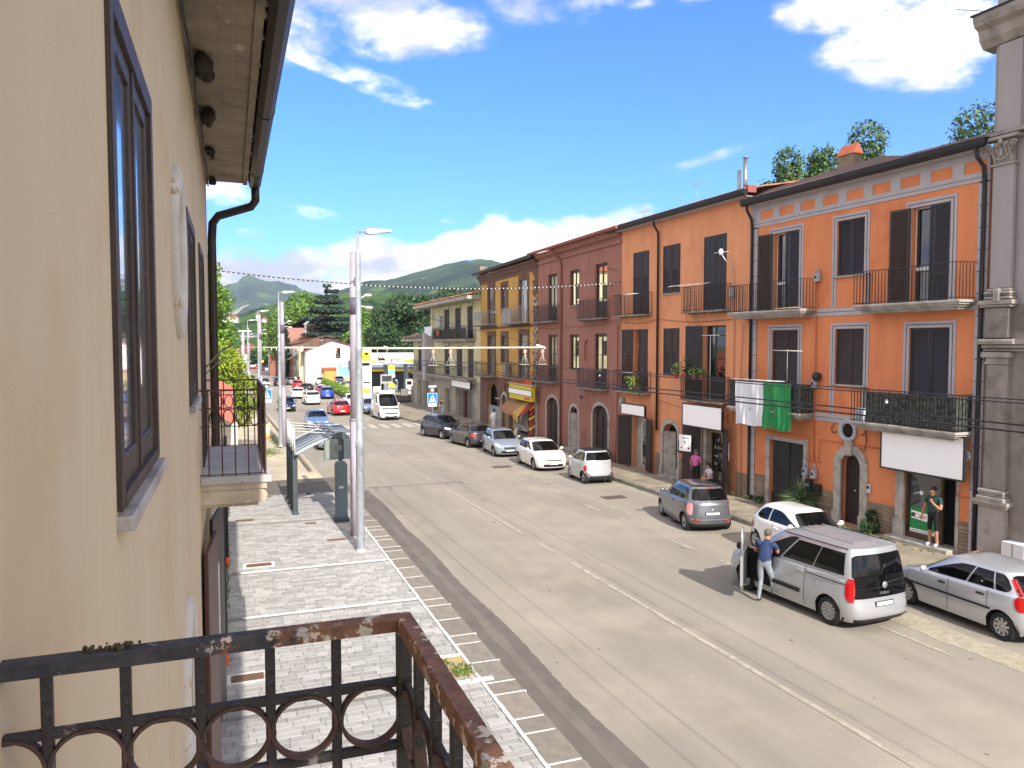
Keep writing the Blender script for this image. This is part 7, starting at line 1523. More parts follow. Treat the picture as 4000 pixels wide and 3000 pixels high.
for i, (x, y, h, za, al) in enumerate(pole_spec):
    e = empty('catenary_pole', plb[i], 'pole', (x, y, gz(y)), 0, 'lilac trolley-wire poles along the left pavement')
    b = MB(); b.tube([(0, 0, 0), (0, 0, h * .42)], [.185, .17], 8); b.build('lower_shaft', M_lil, e); b = MB(); b.tube([(0, 0, h * .42), (0, 0, h)], [.155, .12], 8); b.build('shaft', M_lil, e)
    MB().lathe([(0, .03), (.11, .03), (.11, 0), (0, 0)], 12, (0, 0, h)).build('cap', M_galv, e); b = MB(); b.lathe([(.13, 0), (.142, 0), (.14, .55), (.13, .55)], 12, (0, 0, 7.3)); b.build('band', M_lband, e)
    MB().lathe([(.15, 0), (.185, 0), (.185, .06), (.15, .06)], 12, (0, 0, h * .42)).build('collar', M_lil, e)
    a = MB(); a.tube([(0, 0, za - gz(y)), (al, 0, za - gz(y) + .03)], .035, 8); ao = a.build('arm', M_arm, e); z = za - gz(y)
    for xx in (al - .72, al - .06) + ((al - 3.4, al - 4.0)):
        b = MB()
        if i < 3:
            b.box(xx - .05, xx + .05, -.04, .04, z - .16, z - .04, 1); b.tube([(xx, 0, z - .16), (xx, 0, z - .24)], .02, 5)
            b.tube([(xx, 0, z - .22), (xx - .12, .0, z - .5), (xx - .16, .35, z - .58)], .007, 5); b.tube([(xx, 0, z - .22), (xx + .12, .0, z - .5), (xx + .16, .3, z - .58)], .007, 5); b.tube([(xx - .17, 0, z - .56), (xx + .17, 0, z - .56)], .011, 5); b.tube([(xx, -.1, z - .2), (xx, 0, z - .6)], .01, 4)
        else: b.box(xx - .05, xx + .05, -.04, .04, z - .4, z - .04)
        b.build('insulator_hanger', [M_arm, mat('salmon_insulator', (206, 150, 130), .6)], ao)
    b = MB(); b.tube([(0, 0, z + 1.5), (.35, .0, z + 1.7)], .02, 5); b.ball((.45, 0, z + 1.72), (.14, .07, .05), 8, 5); b.tube([(0, 0, z + 1.4), (.42, .1, z + 1.35)], .02, 5); b.ball((.5, .1, z + 1.33), (.14, .07, .05), 8, 5); b.build('strain_clamp', M_whiteplastic, e)
    b = MB(); b.tube([(0, 0, z + 1.6)] + [(al * t, 0, z + 1.6 - 1.55 * t) for t in (.25, .5, .75, 1.0)], .008, 4); b.build('stay_wire', M_iron, ao)
    b = MB(); b.bbox(-.05, .32, -.04, .04, 0, .06, .02); b.build('arm_end_lamp', M_whiteplastic, ao, (al - .25, 0, z + .08), (0, rad(18), 0))
lsp = [(3.55, 22.95, 9.42), (2.86, 50.7, 9.4), (2.45, 77.0, 9.3), (2.0, 103.0, 9.2)]
llb = ['galvanised street lamp nearest the camera with a flat white lamp head', 'galvanised street lamp beside the second lilac pole', 'galvanised street lamp beside the third lilac pole', 'farthest galvanised street lamp on the left']
for i, (x, y, h) in enumerate(lsp):
    e = empty('street_lamp', llb[i], 'street lamp', (x, y, gz(y) + .12), 0, 'galvanised street lamps along the left pavement'); h -= .12 + gz(y); h = h
    b = MB(); b.lathe([(.122, 0), (.122, 3.1), (.13, 3.12), (.13, 3.3), (.11, 3.34), (.104, 6.0), (.11, 6.02), (.11, 6.12), (.088, 6.16), (.075, h - .7), (.07, h - .62), (.04, h - .56), (.04, h)], 14); b.build('shaft', M_galv, e)
    b = MB(); b.lathe([(.13, 0), (.125, .08), (.105, .1)], 14); b.build('foot_collar', M_white, e)
    b = MB(); b.tube([(0, 0, h), (.16, 0, h + .02), (.28, 0, h + .04)], .03, 8); b.build('bracket', M_galv, e)
    b = MB(); b.prism([(.22, h - .02), (.3, h - .06), (.55, h - .04), (.62, h - .01), (.98, h + .03), (1.0, h + .07), (.95, h + .1), (.35, h + .1), (.24, h + .07)], .26, 0, 'y', -.13); b.build('lamp_head', M_whitepaint, e)
b = MB(); b.tube([(0, 0, 0), (0, 0, 8.6)], .09, 8); b.bbox(-.5, .9, -.1, .1, 8.4, 8.55, .03); tag(b.build('street_lamp', M_whitepaint, None, (1.3, 92, gz(92))), 'white lamp post far down the left pavement with a flat top bar', 'street lamp')
b = MB(); b.tube([(0, 0, 0), (0, 0, 9)], .12, 8); tag(b.build('lamp_post', M_galv, None, (9.0, 205, gz(205))), 'thin far pole standing in the middle distance of the street', 'pole')
# trolley wires (four), plus a sag between the arms
wlb = ['leftmost trolley contact wire of the four', 'second trolley contact wire from the left', 'third trolley contact wire from the left', 'rightmost trolley contact wire of the four']
for k, x0 in enumerate((6.15, 6.75, 9.45, 10.1)):
    b = MB(); pts = []
    nodes = [-8, 25, 51.4, 77.5, 104, 130, 160]
    for a, c in zip(nodes, nodes[1:]):
        for t in range(8): y = a + (c - a) * t / 8; pts.append((x0 - .0175 * (y - 25) - (.5 if k > 1 else 0) * 0, y, 5.40 - .07 * 4 * (t / 8) * (1 - t / 8) + .0 - .004 * max(0, y - 25)))
    b.tube(pts, .010, 5, caps=False); tag(b.build('trolley_wire', M_iron), wlb[k], 'wire', 'trolley contact wires above the road')
# festoon light string across the street
fs = empty('festoon_lights', 'string of small white festive lights strung across the street between the houses', 'string lights', (0, 0, 0))
p0, p1 = Vector((-1.0, 36.0, 9.38)), Vector((19.2, 36.0, 9.38)); N_ = 96; pts = [p0.lerp(p1, k / N_) - Vector((0, 0, .55 * 4 * (k / N_) * (1 - k / N_))) for k in range(N_ + 1)]
b = MB(); b.tube([tuple(p) for p in pts], .026, 5); b.build('cable', M_iron, fs)
lm = MB().ball((0, 0, 0), .033, 6, 5).mesh('bulb', M_whiteplastic)
for p in pts[2:-1:1]: link('bulb', lm, fs, p - Vector((0, .04, .02)))
# bus shelter with ribbed roof, masts and rods
BSh = empty('bus_shelter', 'bus shelter frame with four dark posts, curved ribbed grey roof and white masts', 'bus shelter', (2.12, 28.9, gz(29) + .12))
M_shel = mat('dark_green_grey_steel', (58, 68, 72), .5, (70, 80, 84), 2); M_ribr = mat('grey_ribbed_roof', (148, 154, 160), .5, (132, 138, 146), 2)
for k in range(4):
    y = .1 + k * 1.08; b = MB(); b.bbox(-.09, .09, -.06, .06, 0, 2.26, .02); b.bbox(-.12, .12, -.09, .09, 0, .1, .02); b.build('post', M_shel, BSh, (0, y, 0)); b = MB(); b.tube([(0, y, 2.2), (-.02, y, 3.18)], .035, 8); b.ball((-.02, y, 3.19), .045); b.build('mast', M_whitepaint, BSh)
    b = MB(); b.tube([(0, y, 3.1), (1.6, y + .1, 2.92)], .018, 6); b.build('stay_rod', M_whitepaint, BSh)
rf = MB(); Y0, Y1 = -.15, 3.6; K = 12
cur = [(.0 + 2.1 * t, 2.22 + .68 * math.sin(t * 1.6) ) for t in [k / K for k in range(K + 1)]]
vs = []
for x, z in cur: vs += [(x, Y0, z), (x, Y1, z)]
for x, z in cur: vs += [(x, Y0, z + .03), (x, Y1, z + .03)]
m_ = 2 * (K + 1)
rf.add(vs, [(2 * i, 2 * i + 1, 2 * i + 3, 2 * i + 2) for i in range(K)] + [(m_ + 2 * i, m_ + 2 * i + 2, m_ + 2 * i + 3, m_ + 2 * i + 1) for i in range(K)] + [(2 * i, 2 * i + 2, m_ + 2 * i + 2, m_ + 2 * i) for i in range(K)] + [(2 * i + 1, m_ + 2 * i + 1, m_ + 2 * i + 3, 2 * i + 3) for i in range(K)], 0, True)
rf.build('roof', M_ribr, BSh)
for k in range(7): b = MB(); b.tube([(x, Y0 + .05 + k * .6, z + .045) for x, z in cur], .02, 5); b.build('roof_rib', M_shel if k % 6 else M_whitepaint, BSh)
b = MB(); b.tube([(cur[0][0], Y0, cur[0][1]), (cur[0][0], Y1, cur[0][1])], .04, 6); b.tube([(cur[-1][0], Y0, cur[-1][1]), (cur[-1][0], Y1, cur[-1][1])], .03, 6); b.build('edge_beam', M_shel, BSh)
# stop sign cabinet on its pole: box sign, disc behind, tall steel cabinet
E1 = empty('bus_stop_sign', 'grey-green double box sign on a post above the steel cabinet', 'sign', (3.66, 28.2, gz(28) + .12))
b = MB(); b.tube([(0, 0, 0), (0, 0, 2.9)], .055, 8); b.build('post', M_shel, E1); M_gg = mat('grey_green_panel', (118, 128, 122), .6, (106, 116, 112), 2)
b = MB(); b.bbox(-.58, -.06, -.09, .09, 2.1, 2.82, .015); b.build('box', M_gg, E1); b = MB(); b.box(-.53, -.1, -.096, -.09, 2.15, 2.77); b.build('panel', mat('grey_green_face', (128, 138, 130), .6), E1)
b = MB(); b.bbox(.08, .34, -.09, .09, 2.1, 2.82, .015); b.build('dark_box', M_shel, E1); b = MB(); b.bbox(-.2, .05, -.13, -.1, 2.42, 2.62, .01); b.build('clamp', M_gg, E1)
b = MB(); b.lathe([(0, .02), (.34, .02), (.35, 0), (0, 0)], 24, (.02, .12, 2.72), 'y'); b.build('disc', M_shel, E1); b = MB(); b.bbox(-.07, .07, -.1, .1, 2.05, 2.9, .01); b.build('sleeve', M_shel, E1)
CB = empty('electric_cabinet', 'tall blue-grey steel cabinet with faded sticker next to the lilac pole', 'cabinet', (3.56, 27.35, gz(27) + .12)); M_cab = mat('blue_grey_cabinet', (100, 114, 124), .6, (90, 104, 114), 1.5, dirt=(84, 108, 104), dsc=2)
b = MB(); b.bbox(-.2, .2, -.2, .2, .15, 2.02, .015); b.build('body', M_cab, CB); b = MB(); b.prism([(-.2, 2.02), (.2, 2.02), (.14, 2.12), (-.14, 2.12)], .4, 0, 'y', -.2); b.build('cap', M_cab, CB); b = MB(); b.bbox(-.26, .26, -.26, .26, 0, .14, .01); b.build('plinth', M_shel, CB)
b = MB(); b.box(-.1, .06, -.205, -.2, 1.2, 1.28); b.build('label_plate', M_whitepaint, CB); b = MB(); b.box(-.206, -.2, -.12, .12, .6, 1.9); b.build('yellowed_side', mat('yellowed_sticker', (172, 158, 104), .8, (110, 112, 96), 5), CB); b = MB(); b.ball((-.2, -.05, 1.0), (.03, .03, .06)); b.build('lock', M_black, CB)
b = MB(); b.bbox(-.08, .08, -.06, .06, 0, .2, .02); tag(b.build('waste_base', M_shel, None, (2.95, 33.0, gz(33))), 'small dark box at the kerb behind the shelter', 'box')
# pedestrian crossing signs
def crossing(x, y, h, label, z0=0.14, s=.42, plate=True, ang=0):
    e = empty('crossing_sign', label, 'road sign', (x, y, gz(y) + z0), rad(ang), 'blue pedestrian crossing signs'); b = MB(); b.tube([(0, .04, 0), (0, .04, h + .2)], .03, 8); b.build('post', M_galv, e)
    MB().bbox(-s, s, -.02, .02, h - 2 * s, h, .01).build('panel', M_whitepaint, e); MB().box(-s + .04, s - .04, -.026, -.02, h - 2 * s + .04, h - .04).build('blue_field', mat('sign_blue', (20, 120, 206), .5), e)
    MB().add([(-s * .72, -.03, h - s * 1.72), (s * .72, -.03, h - s * 1.72), (0, -.03, h - s * .3)], [(0, 1, 2)]).build('triangle', M_whitepaint, e)
    b = MB(); zc = h - s; b.add([(.0 + .035 * math.cos(a), -.034, zc + .10 + .035 * math.sin(a)) for a in [k * 1.05 for k in range(6)]], [tuple(range(6))])
    for p, q in (((0, .07), (0, -.06)), ((0, .04), (.09, -.01)), ((0, .04), (-.08, -.03)), ((0, -.06), (.09, -.22)), ((0, -.06), (-.08, -.22))):
        d = (Vector(q) - Vector(p)).normalized() * .016; n_ = Vector((-d.y, d.x)); b.add([(p[0] + n_.x, -.034, zc + p[1] + n_.y), (p[0] - n_.x, -.034, zc + p[1] - n_.y), (q[0] - n_.x, -.034, zc + q[1] - n_.y), (q[0] + n_.x, -.034, zc + q[1] + n_.y)], [(0, 1, 2, 3)])
    b.build('walking_figure', M_black, e)
    if plate: MB().bbox(-s * .9, s * .9, -.02, .02, h - 2 * s - .28, h - 2 * s - .03).build('plate', M_whitepaint, e); b = MB(); b.lathe([(0, 0), (.16, 0), (.18, .06), (0, .1)], 12, (0, .0, h + .22), 'z'); b.ball((0, 0, h + .2), .16, 8, 6); b.bbox(-.32, .32, -.12, .12, h + .45, h + .6, .03); b.build('beacon', M_whitepaint, e)
    return e
crossing(15.35, 61.0, 2.6, 'blue pedestrian crossing sign on a pole in front of the cream house'); crossing(2.72, 67.0, 3.0, 'blue pedestrian crossing sign on the left verge beside the iron balcony', 0, plate=True)
b = MB(); b.lathe([(0, 0), (.2, 0), (.2, 1.0), (0, 1.05)], 12); b.build; tag(b.build('barrel', mat('white_yellow_barrel', (226, 216, 190), .6, (226, 170, 40), 2), None, (2.3, 56.5, gz(56))), 'white and yellow marker behind the second lilac pole', 'bollard')
# cardboard boxes by the stone building, spiky plant, bushes
for k, (x, y, w, lb) in enumerate(((20.6, 13.95, .62, 'white cardboard box at the foot of the stone pilaster'), (20.65, 13.2, .66, 'second white cardboard box beside the first at the right edge'))):
    e = empty('cardboard_box', lb, 'box', (x - .75, y + .6, gz(y) + .15), rad(92)); MB().box(-w / 2, w / 2, -.25, .25, 0, .75).build('carton', mat('white_carton', (214, 212, 214), .8), e); MB().box(-w * .3, w * .3, .25, .253, .3, .36).build('print', M_groove, e); MB().box(-.03, .03, .25, .254, 0, .75).build('tape', M_limestone, e)
MB_ = MB(); MB_.box(-.4, .4, -.2, .2, 0, .3); tag(MB_.build('cardboard_box', mat('brown_carton', (150, 116, 84), .85), None, (19.6, 15.2, gz(15) + .15), (0, 0, rad(93))), 'flat brown cardboard box left of the white cartons', 'box')
YU = empty('yucca_plant', 'spiky green yucca in front of the garage door of the orange house', 'plant', wl(B1, 6.4, .55, gz(20) + .15))
b = MB(); r = random.Random(3)
for k in range(130):
    a = r.uniform(0, 6.28); el = r.uniform(-.3, 1.35); l = r.uniform(.55, .95); c = (0, 0, .45 + r.uniform(0, .25)); d = Vector((math.cos(a) * math.cos(el), math.sin(a) * math.cos(el), math.sin(el))); sdv = Vector((-math.sin(a), math.cos(a), 0)) * .028; p = Vector(c); m1 = p + d * l * .6; t = p + d * l - Vector((0, 0, .12 * (1 - math.sin(el)) ))
    b.add([tuple(p - sdv * .6), tuple(p + sdv * .6), tuple(m1 + sdv), tuple(t), tuple(m1 - sdv)], [(0, 1, 2, 3, 4)])
b.build('leaves', mat('yucca_leaf', (62, 88, 54), .5, (92, 112, 72), 5, isl=.3), YU); b = MB(); b.tube([(0, 0, 0), (.02, 0, .55)], .09, 8); b.build('stem', M_stone, YU)
def bush(name, label, x, y, z, rx_, ry_, rz_, n, m, seed=1, leaf_=.07, cat='bush'):
    e = empty(name, label, cat, (x, y, z)); leaves(e, [(0, 0, rz_ * .6, rx_, ry_, rz_)], n, leaf_, m, seed); return e
def leaves(parent, lobes, n, size, m, seed, name='crown', fill=.35, flat=1.0):
    """leaf-sized faces spread through ellipsoid lobes, denser near the surface in clumps"""
    g_ = np.random.default_rng(seed); vol = np.array([l[3] * l[4] * l[5] for l in lobes]) ** .7; pick = g_.choice(len(lobes), n, p=vol / vol.sum()); Lb = np.array(lobes)[pick]
    ncl = max(8, n // 26); cl_d = g_.normal(size=(ncl, 3)); cl_d /= np.linalg.norm(cl_d, axis=1)[:, None]; cl_l = g_.integers(0, len(lobes), ncl)
    d = g_.normal(size=(n, 3)); d /= np.linalg.norm(d, axis=1)[:, None]
    ci = g_.integers(0, ncl, n); d = d * .30 + cl_d[ci]; d /= np.linalg.norm(d, axis=1)[:, None]
    clr = g_.uniform(.72, 1.08, ncl); rr_ = clr[ci] * g_.uniform(fill, 1.0, n) ** .45
    ctr = Lb[:, :3] + d * Lb[:, 3:] * rr_[:, None]
    a = g_.normal(size=(n, 3)); a += d * 1.1; a /= np.linalg.norm(a, axis=1)[:, None]; t = np.cross(a, g_.normal(size=(n, 3))); t /= np.linalg.norm(t, axis=1)[:, None]; bt = np.cross(a, t)
    s = size * g_.uniform(.6, 1.3, n)[:, None]
    V = np.stack([ctr - t * s, ctr - bt * s * .6 + a * s * .15, ctr + t * s, ctr + bt * s * .6 + a * s * .15], 1).reshape(-1, 3)
    me = bpy.data.meshes.new(name); me.vertices.add(4 * n); me.vertices.foreach_set('co', V.astype(np.float32).ravel()); me.loops.add(4 * n); me.loops.foreach_set('vertex_index', np.arange(4 * n, dtype=np.int32)); me.polygons.add(n)
    me.polygons.foreach_set('loop_start', np.arange(0, 4 * n, 4, dtype=np.int32)); me.polygons.foreach_set('loop_total', np.full(n, 4, dtype=np.int32)); me.materials.append(m); me.update(calc_edges=True); me.validate()
    return link(name, me, parent)
bush('shrub', 'dark leafy creeper at the foot of the stone cladding by the arched door', *wl(B1, 3.6, .2, gz(20) + .1), .45, .25, .5, 500, M_darkleaf, 4); bush('shrub', 'low weeds clump at the foot of the black downpipe', *wl(B1, 9.0, .2, gz(25) + .1), .3, .2, .22, 240, M_darkleaf, 5, .05)
# ---------------------------------------------------------------- trees
M_bark = mat('bark', (84, 70, 56), .95, (62, 52, 42), 6, .5, 30)
def leafmat(n, c, c2): 
    m = mat(n, c, .6, c2, .8, isl=.35); m.node_tree.nodes['Principled BSDF'].inputs['Subsurface Weight'].default_value = 0
    return m
LM_pop = leafmat('poplar_leaf', (58, 88, 40), (84, 110, 52)); LM_lime = leafmat('bright_leaf', (110, 142, 34), (76, 116, 36)); LM_mid = leafmat('mid_green_leaf', (78, 112, 40), (104, 136, 48)); LM_dark = leafmat('dark_green_leaf', (40, 66, 36), (56, 84, 42)); LM_ced = leafmat('cedar_needle', (30, 50, 40), (42, 64, 48)); LM_yel = leafmat('yellow_green_leaf', (146, 156, 40), (96, 130, 36)); LM_cyp = leafmat('cypress_needle', (28, 48, 34), (36, 58, 40))
def tree(label, x, y, z0, h, r, lm, n, size, seed, trunk_r=.25, lobes=None, name='broadleaf_tree', ch=.35, k=7, flat=.8, group=None):
    e = empty(name, label, 'tree', (x, y, z0), 0, group); rn = random.Random(seed); b = MB(); top = h * .85
    b.tube([(0, 0, -.5), (rn.uniform(-.1, .1), rn.uniform(-.1, .1), h * ch), (rn.uniform(-.3, .3), rn.uniform(-.3, .3), top)], [trunk_r, trunk_r * .75, trunk_r * .2], 8)
    if lobes is None:
        lobes = []
        for i in range(k):
            a = rn.uniform(0, 6.28); q = r * rn.uniform(.2, .62); zz = h * (ch + (1 - ch) * rn.uniform(.18, .84)); s = r * rn.uniform(.36, .58) * (1.1 - .5 * max(0, (zz / h - .6)))
            lobes.append((q * math.cos(a), q * math.sin(a), zz, s, s, s * flat))
            b.tube([(0, 0, h * ch * .9), (q * .5 * math.cos(a), q * .5 * math.sin(a), zz * .85), (q * math.cos(a), q * math.sin(a), zz)], [trunk_r * .4, trunk_r * .25, trunk_r * .1], 5)
        lobes.append((0, 0, h * .86, r * .42, r * .42, h * .14)); lobes.append((0, 0, h * (ch + .5 * (1 - ch)), r * .6, r * .6, h * (1 - ch) * .38))
    b.build('trunk', M_bark, e); leaves(e, lobes, n, size, lm, seed); return e
def poplar(label, x, y, z0, h, w, n, seed, size=.2):
    rn = random.Random(seed); lb = [(rn.uniform(-.35, .35) * w, rn.uniform(-.3, .3) * w, h * (.45 + .5 * k / 9), w * (1.0 - .45 * k / 9) * rn.uniform(.45, .75), w * .5, h * .075) for k in range(10)]
    return tree(label, x, y, z0, h, w, LM_pop, n, size, seed, .2, lb, 'poplar_tree', group='poplars behind the orange house')
# treetops behind the roofs: (image azimuth turned into plan, 46 m off)
def polar(px, d): a = math.atan((px - 1106) / 1661) + rad(20.05); return d * math.sin(a) / math.cos(a - rad(20.05)), d * math.cos(a) / math.cos(a - rad(20.05))
PT = [(polar(1672, 44), 17.3, 2.0, 'leftmost bushy treetop above the roof near the brick chimney'), (polar(1737, 44), 17.1, 1.6, 'second treetop, left of the chimney'), (polar(1806, 44), 17.4, 1.7, 'treetop just right of the brick chimney'), (polar(1866, 44), 18.5, 2.4, 'tallest treetop behind the brown roof parapet'), (polar(2100, 42), 19.0, 2.8, 'treetop behind the roof nearest the stone building')]
for i, ((x, y), zt, w, lb) in enumerate(PT): poplar(lb, x, y, -.3, zt, w * 1.1, 10000, 40 + i, .105)
tree('bright green tree rising behind the tan house downpipe', -2.2, 52, -.5, 12.6, 4.2, LM_lime, 26000, .12, 3, .3, k=9); tree('dark lower tree behind the bright one on the left', -2.2, 60, -.5, 8.6, 3.6, LM_mid, 14000, .13, 5, .3, k=8)
tree('yellow-green shrub-like tree above the salmon roof', -.6, 47, -.4, 6.9, 2.3, LM_yel, 14000, .09, 7, .15, ch=.15, k=8); bush('shrub', 'orange and yellow flowering bush at the roof edge on the left', .8, 49.5, 2.2, 1.2, 1.0, 1.4, 1800, LM_yel, 8, .09)
tree('broad bright green plane tree in the middle distance', 17.4, 205, -2, 22.0, 10, LM_mid, 42000, .34, 9, .6, k=14, ch=.2); tree('green tree left of the broad plane tree', 11.5, 232, -2.5, 15.5, 5.5, LM_mid, 9000, .5, 10, .4, k=8, ch=.2); tree('darker tree behind the houses by the plane tree', 10.0, 262, -2.5, 9, 5, LM_dark, 6000, .5, 31, .4, k=7, ch=.15)
# cedar: layered drooping tiers
def cedar(label, x, y, z0, h, r, seed):
    rn = random.Random(seed); lb = []
    for i in range(15):
        t = i / 14; zz = h * (.2 + .76 * t + rn.uniform(-.015, .015)); rr_ = (r * (1 - t) ** .62 + .7) * rn.uniform(.72, 1.2)
        for k in range(5 if t < .8 else 2): a = rn.uniform(0, 6.28); q = rr_ * rn.uniform(.35, .85); lb.append((q * math.cos(a), q * math.sin(a), zz, rr_ * .42, rr_ * .42, h * .02))
        lb.append((0, 0, zz, rr_ * .3, rr_ * .3, h * .03))
    return tree(label, x, y, z0, h, r, LM_ced, 26000, .36, seed, .6, lb, 'cedar_tree')
cedar('tall dark cedar with layered branches behind the white gabled hall', 21.5, 186, -2, 22.8, 8.6, 11)
def cypress(label, x, y, h, r, seed): lb = [(0, 0, h * (.1 + .85 * k / 8), r * math.sin(math.pi * (.2 + .75 * k / 8)) + .15, r * math.sin(math.pi * (.2 + .75 * k / 8)) + .15, h * .09) for k in range(9)]; return tree(label, x, y, -2, h, r, LM_cyp, 4000, .28, seed, .3, lb, 'cypress_tree')
cypress('slim dark cypress left of the gabled pink house', 11.0, 178, 14.6, 1.5, 12); cypress('slim cypress to the right of the gabled pink house', 19.3, 196, 14.6, 1.3, 13)
lbx = ['dark full tree right of the cedar above the station canopy', 'dark tree above the middle of the station canopy', 'tall dark tree left of the cream house', 'dark tree close behind the cream house roof', 'mid green tree low above the station sign', 'lighter green tree between cedar and station']
for i, (x, y, h, r, lm) in enumerate(((33.5, 165, 18.5, 7, LM_dark), (38.5, 160, 19, 7.5, LM_dark), (43.5, 158, 20.5, 8, LM_dark), (50, 160, 21, 8, LM_dark), (27.5, 170, 12, 5, LM_mid), (31, 190, 17, 7, LM_mid))): tree(lbx[i], x, y, -2, h, r, lm, 20000, .32, 50 + i, .4, k=11, ch=.08)
far_t = [(19, 250, 15), (-9, 190, 8), (-12, 240, 8), (26, 270, 14), (36, 260, 13), (-2, 330, 8), (12, 330, 9)]
for i, (x, y, h) in enumerate(far_t): tree(['green tree behind the cedar', 'far tree at the left of the street', 'far tree beside the flyover on the left', 'green tree behind the hall roofs', 'tree behind the station trees', 'far tree beneath the hills at the flyover', 'far tree at the end of the street'][i], x, y, -2.5, h, h * .42, LM_mid if i % 2 else LM_dark, 4500, .5, 70 + i, .3, k=7, ch=.1)
# hedge around the station corner
HG = empty('hedge', 'clipped bright green hedge along the fuel station kerb', 'hedge', (0, 0, 0)); lbz = [(14.0 + (1.7 * t) + 0, 99 + 43 * t, gz(99 + 43 * t) + .75, .7, 1.3, .75) for t in [k / 26 for k in range(27)]]; leaves(HG, lbz, 16000, .11, leafmat('hedge_leaf', (126, 156, 40), (86, 122, 34)), 20, 'foliage')
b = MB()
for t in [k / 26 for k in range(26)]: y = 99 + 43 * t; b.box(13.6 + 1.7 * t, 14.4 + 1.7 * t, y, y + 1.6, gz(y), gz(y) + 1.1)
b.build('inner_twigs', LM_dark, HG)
sheet('island_pavement', [(96.5, 12.6, 13.6), (98, 12.3, 15.5), (120, 13.1, 17), (143, 14.2, 18)], M_walk, .12)
# ---------------------------------------------------------------- far buildings
M_wsid = mat('white_corrugated_siding', (224, 226, 228), .7); M_broof = mat('brown_roof', (120, 72, 60), .85, (98, 62, 54), 1)
WH_ = empty('white_hall', 'white corrugated hall with low brown gable roof facing the street', 'hall', (13.6, 154, gz(154)))
b = MB(); b.prism([(0, 0), (12.4, 0), (12.4, 6.5), (8.5, 7.3), (4.9, 8.3), (0, 6.3)], 24, 0, 'y', 0)
b.build('wall', M_wsid, WH_); b = MB()
for k in range(31): b.box(k * .41 + .02, k * .41 + .12, -.05, 0, .1, interp(k * .41, [(0, 6.2), (4.9, 8.15), (8.5, 7.2), (12.4, 6.4)]))
b.build('siding_rib', M_wsid, WH_); b = MB(); b.add([(-.6, -.4, 6.05), (4.9, -.4, 8.35), (4.9, 24, 8.35), (-.6, 24, 6.05)], [(0, 1, 2, 3)]); b.add([(4.9, -.4, 8.35), (8.6, -.4, 7.35), (12.6, -.4, 6.5), (12.6, 24, 6.5), (8.6, 24, 7.35), (4.9, 24, 8.35)], [(0, 1, 4, 5), (1, 2, 3, 4)]); b.add([(-.6, -.4, 6.05), (4.9, -.4, 8.35), (4.9, -.4, 8.6), (-.6, -.4, 6.3)], [(0, 1, 2, 3)]); b.add([(4.9, -.4, 8.35), (8.6, -.4, 7.35), (12.6, -.4, 6.5), (12.6, -.4, 6.7), (8.6, -.4, 7.58), (4.9, -.4, 8.6)], [(0, 1, 4, 5), (1, 2, 3, 4)]); b.build('roof', M_broof, WH_)
MB().box(5.7, 6.6, -.06, -.02, 4.9, 7.0).build('window', M_black, WH_)
e = empty('wall_sign', 'black sign with white symbols on the white hall', 'sign', (22.4, 153.8, 3.0)); MB().box(0, 2.4, -.08, 0, 0, 1.5).build('board', M_black, e); b = MB()
for x in (.3, 1.0, 1.6): b.box(x, x + .35, -.1, -.08, .35, 1.15)
b.build('symbols', M_whitepaint, e)
GH = empty('grey_hall', 'grey concrete hall with arched roof behind the white hall', 'hall', (13.0, 180, gz(180))); b = MB(); b.prism([(0, 0), (17, 0), (17, 8.2), (12, 9.4), (7.5, 9.7), (0, 8.0)], 20, 0, 'y', 0); b.build('wall', mat('stained_grey_concrete', (150, 148, 146), .9, (112, 110, 108), .4, streak=2), GH); b = MB(); b.add([(-.5, -.5, 8.0), (7.5, -.5, 9.9), (12, -.5, 9.6), (17.5, -.5, 8.3), (-.5, 20, 8.0), (7.5, 20, 9.9), (12, 20, 9.6), (17.5, 20, 8.3)], [(0, 1, 5, 4), (1, 2, 6, 5), (2, 3, 7, 6)]); o = b.build('roof', M_broof, GH); o.modifiers.new('t', 'SOLIDIFY').thickness = .3
PH = empty('pink_house', 'pink-brown house with white gabled dormer and green pediment above the halls', 'house', (12.4, 192, -2)); M_pk = mat('pinkish_render', (176, 128, 112), .9, (160, 116, 104), 1)
MB().box(0, 9, 0, 10, 0, 12.2).build('wall', M_pk, PH); b = MB(); b.add([(-.5, -.5, 12.2), (4.2, -.5, 14.2), (4.2, 10, 14.2), (-.5, 10, 12.2)], [(0, 1, 2, 3)]); b.add([(4.2, -.5, 14.2), (9.5, -.5, 12.2), (9.5, 10, 12.2), (4.2, 10, 14.2)], [(0, 1, 2, 3)]); b.build('roof', M_broof, PH)
b = MB(); b.box(4.3, 7.7, -.9, -.1, 10.2, 13.0); b.prism([(3.9, 13.0), (8.1, 13.0), (6.0, 14.6)], 1.2, 0, 'y', -1.2); b.build('dormer', M_whitepaint, PH); MB().prism([(4.9, 13.1), (7.1, 13.1), (6.0, 14.0)], .05, 0, 'y', -1.25).build('pediment', mat('green_pediment', (20, 84, 66), .6), PH); MB().box(4.8, 7.2, -.95, -.9, 11.4, 12.8).build('shutter', M_terracotta, PH); MB().box(7.6, 9.4, 0, 3, 12, 16.6).build('chimney', M_limestone, PH); MB().box(5, 7, -.05, .0, 7.4, 9.6).build('window', M_black, PH)
OH = empty('orange_house', 'far orange-roofed terracotta house at the bend of the street', 'house', (9.2, 205, -2)); MB().box(0, 5, 0, 10, 0, 10.8).build('wall', M_br3, OH); b = MB(); b.add([(-.5, -.5, 10.6), (5.5, -.5, 10.6), (5.5, 11, 12.4), (-.5, 11, 12.4)], [(0, 1, 2, 3)]); b.build('roof', M_terracotta, OH); 
for k in range(2): MB().box(1 + k * 2, 2 + k * 2, -.04, 0, 7, 8.8).build('window', M_black, OH)
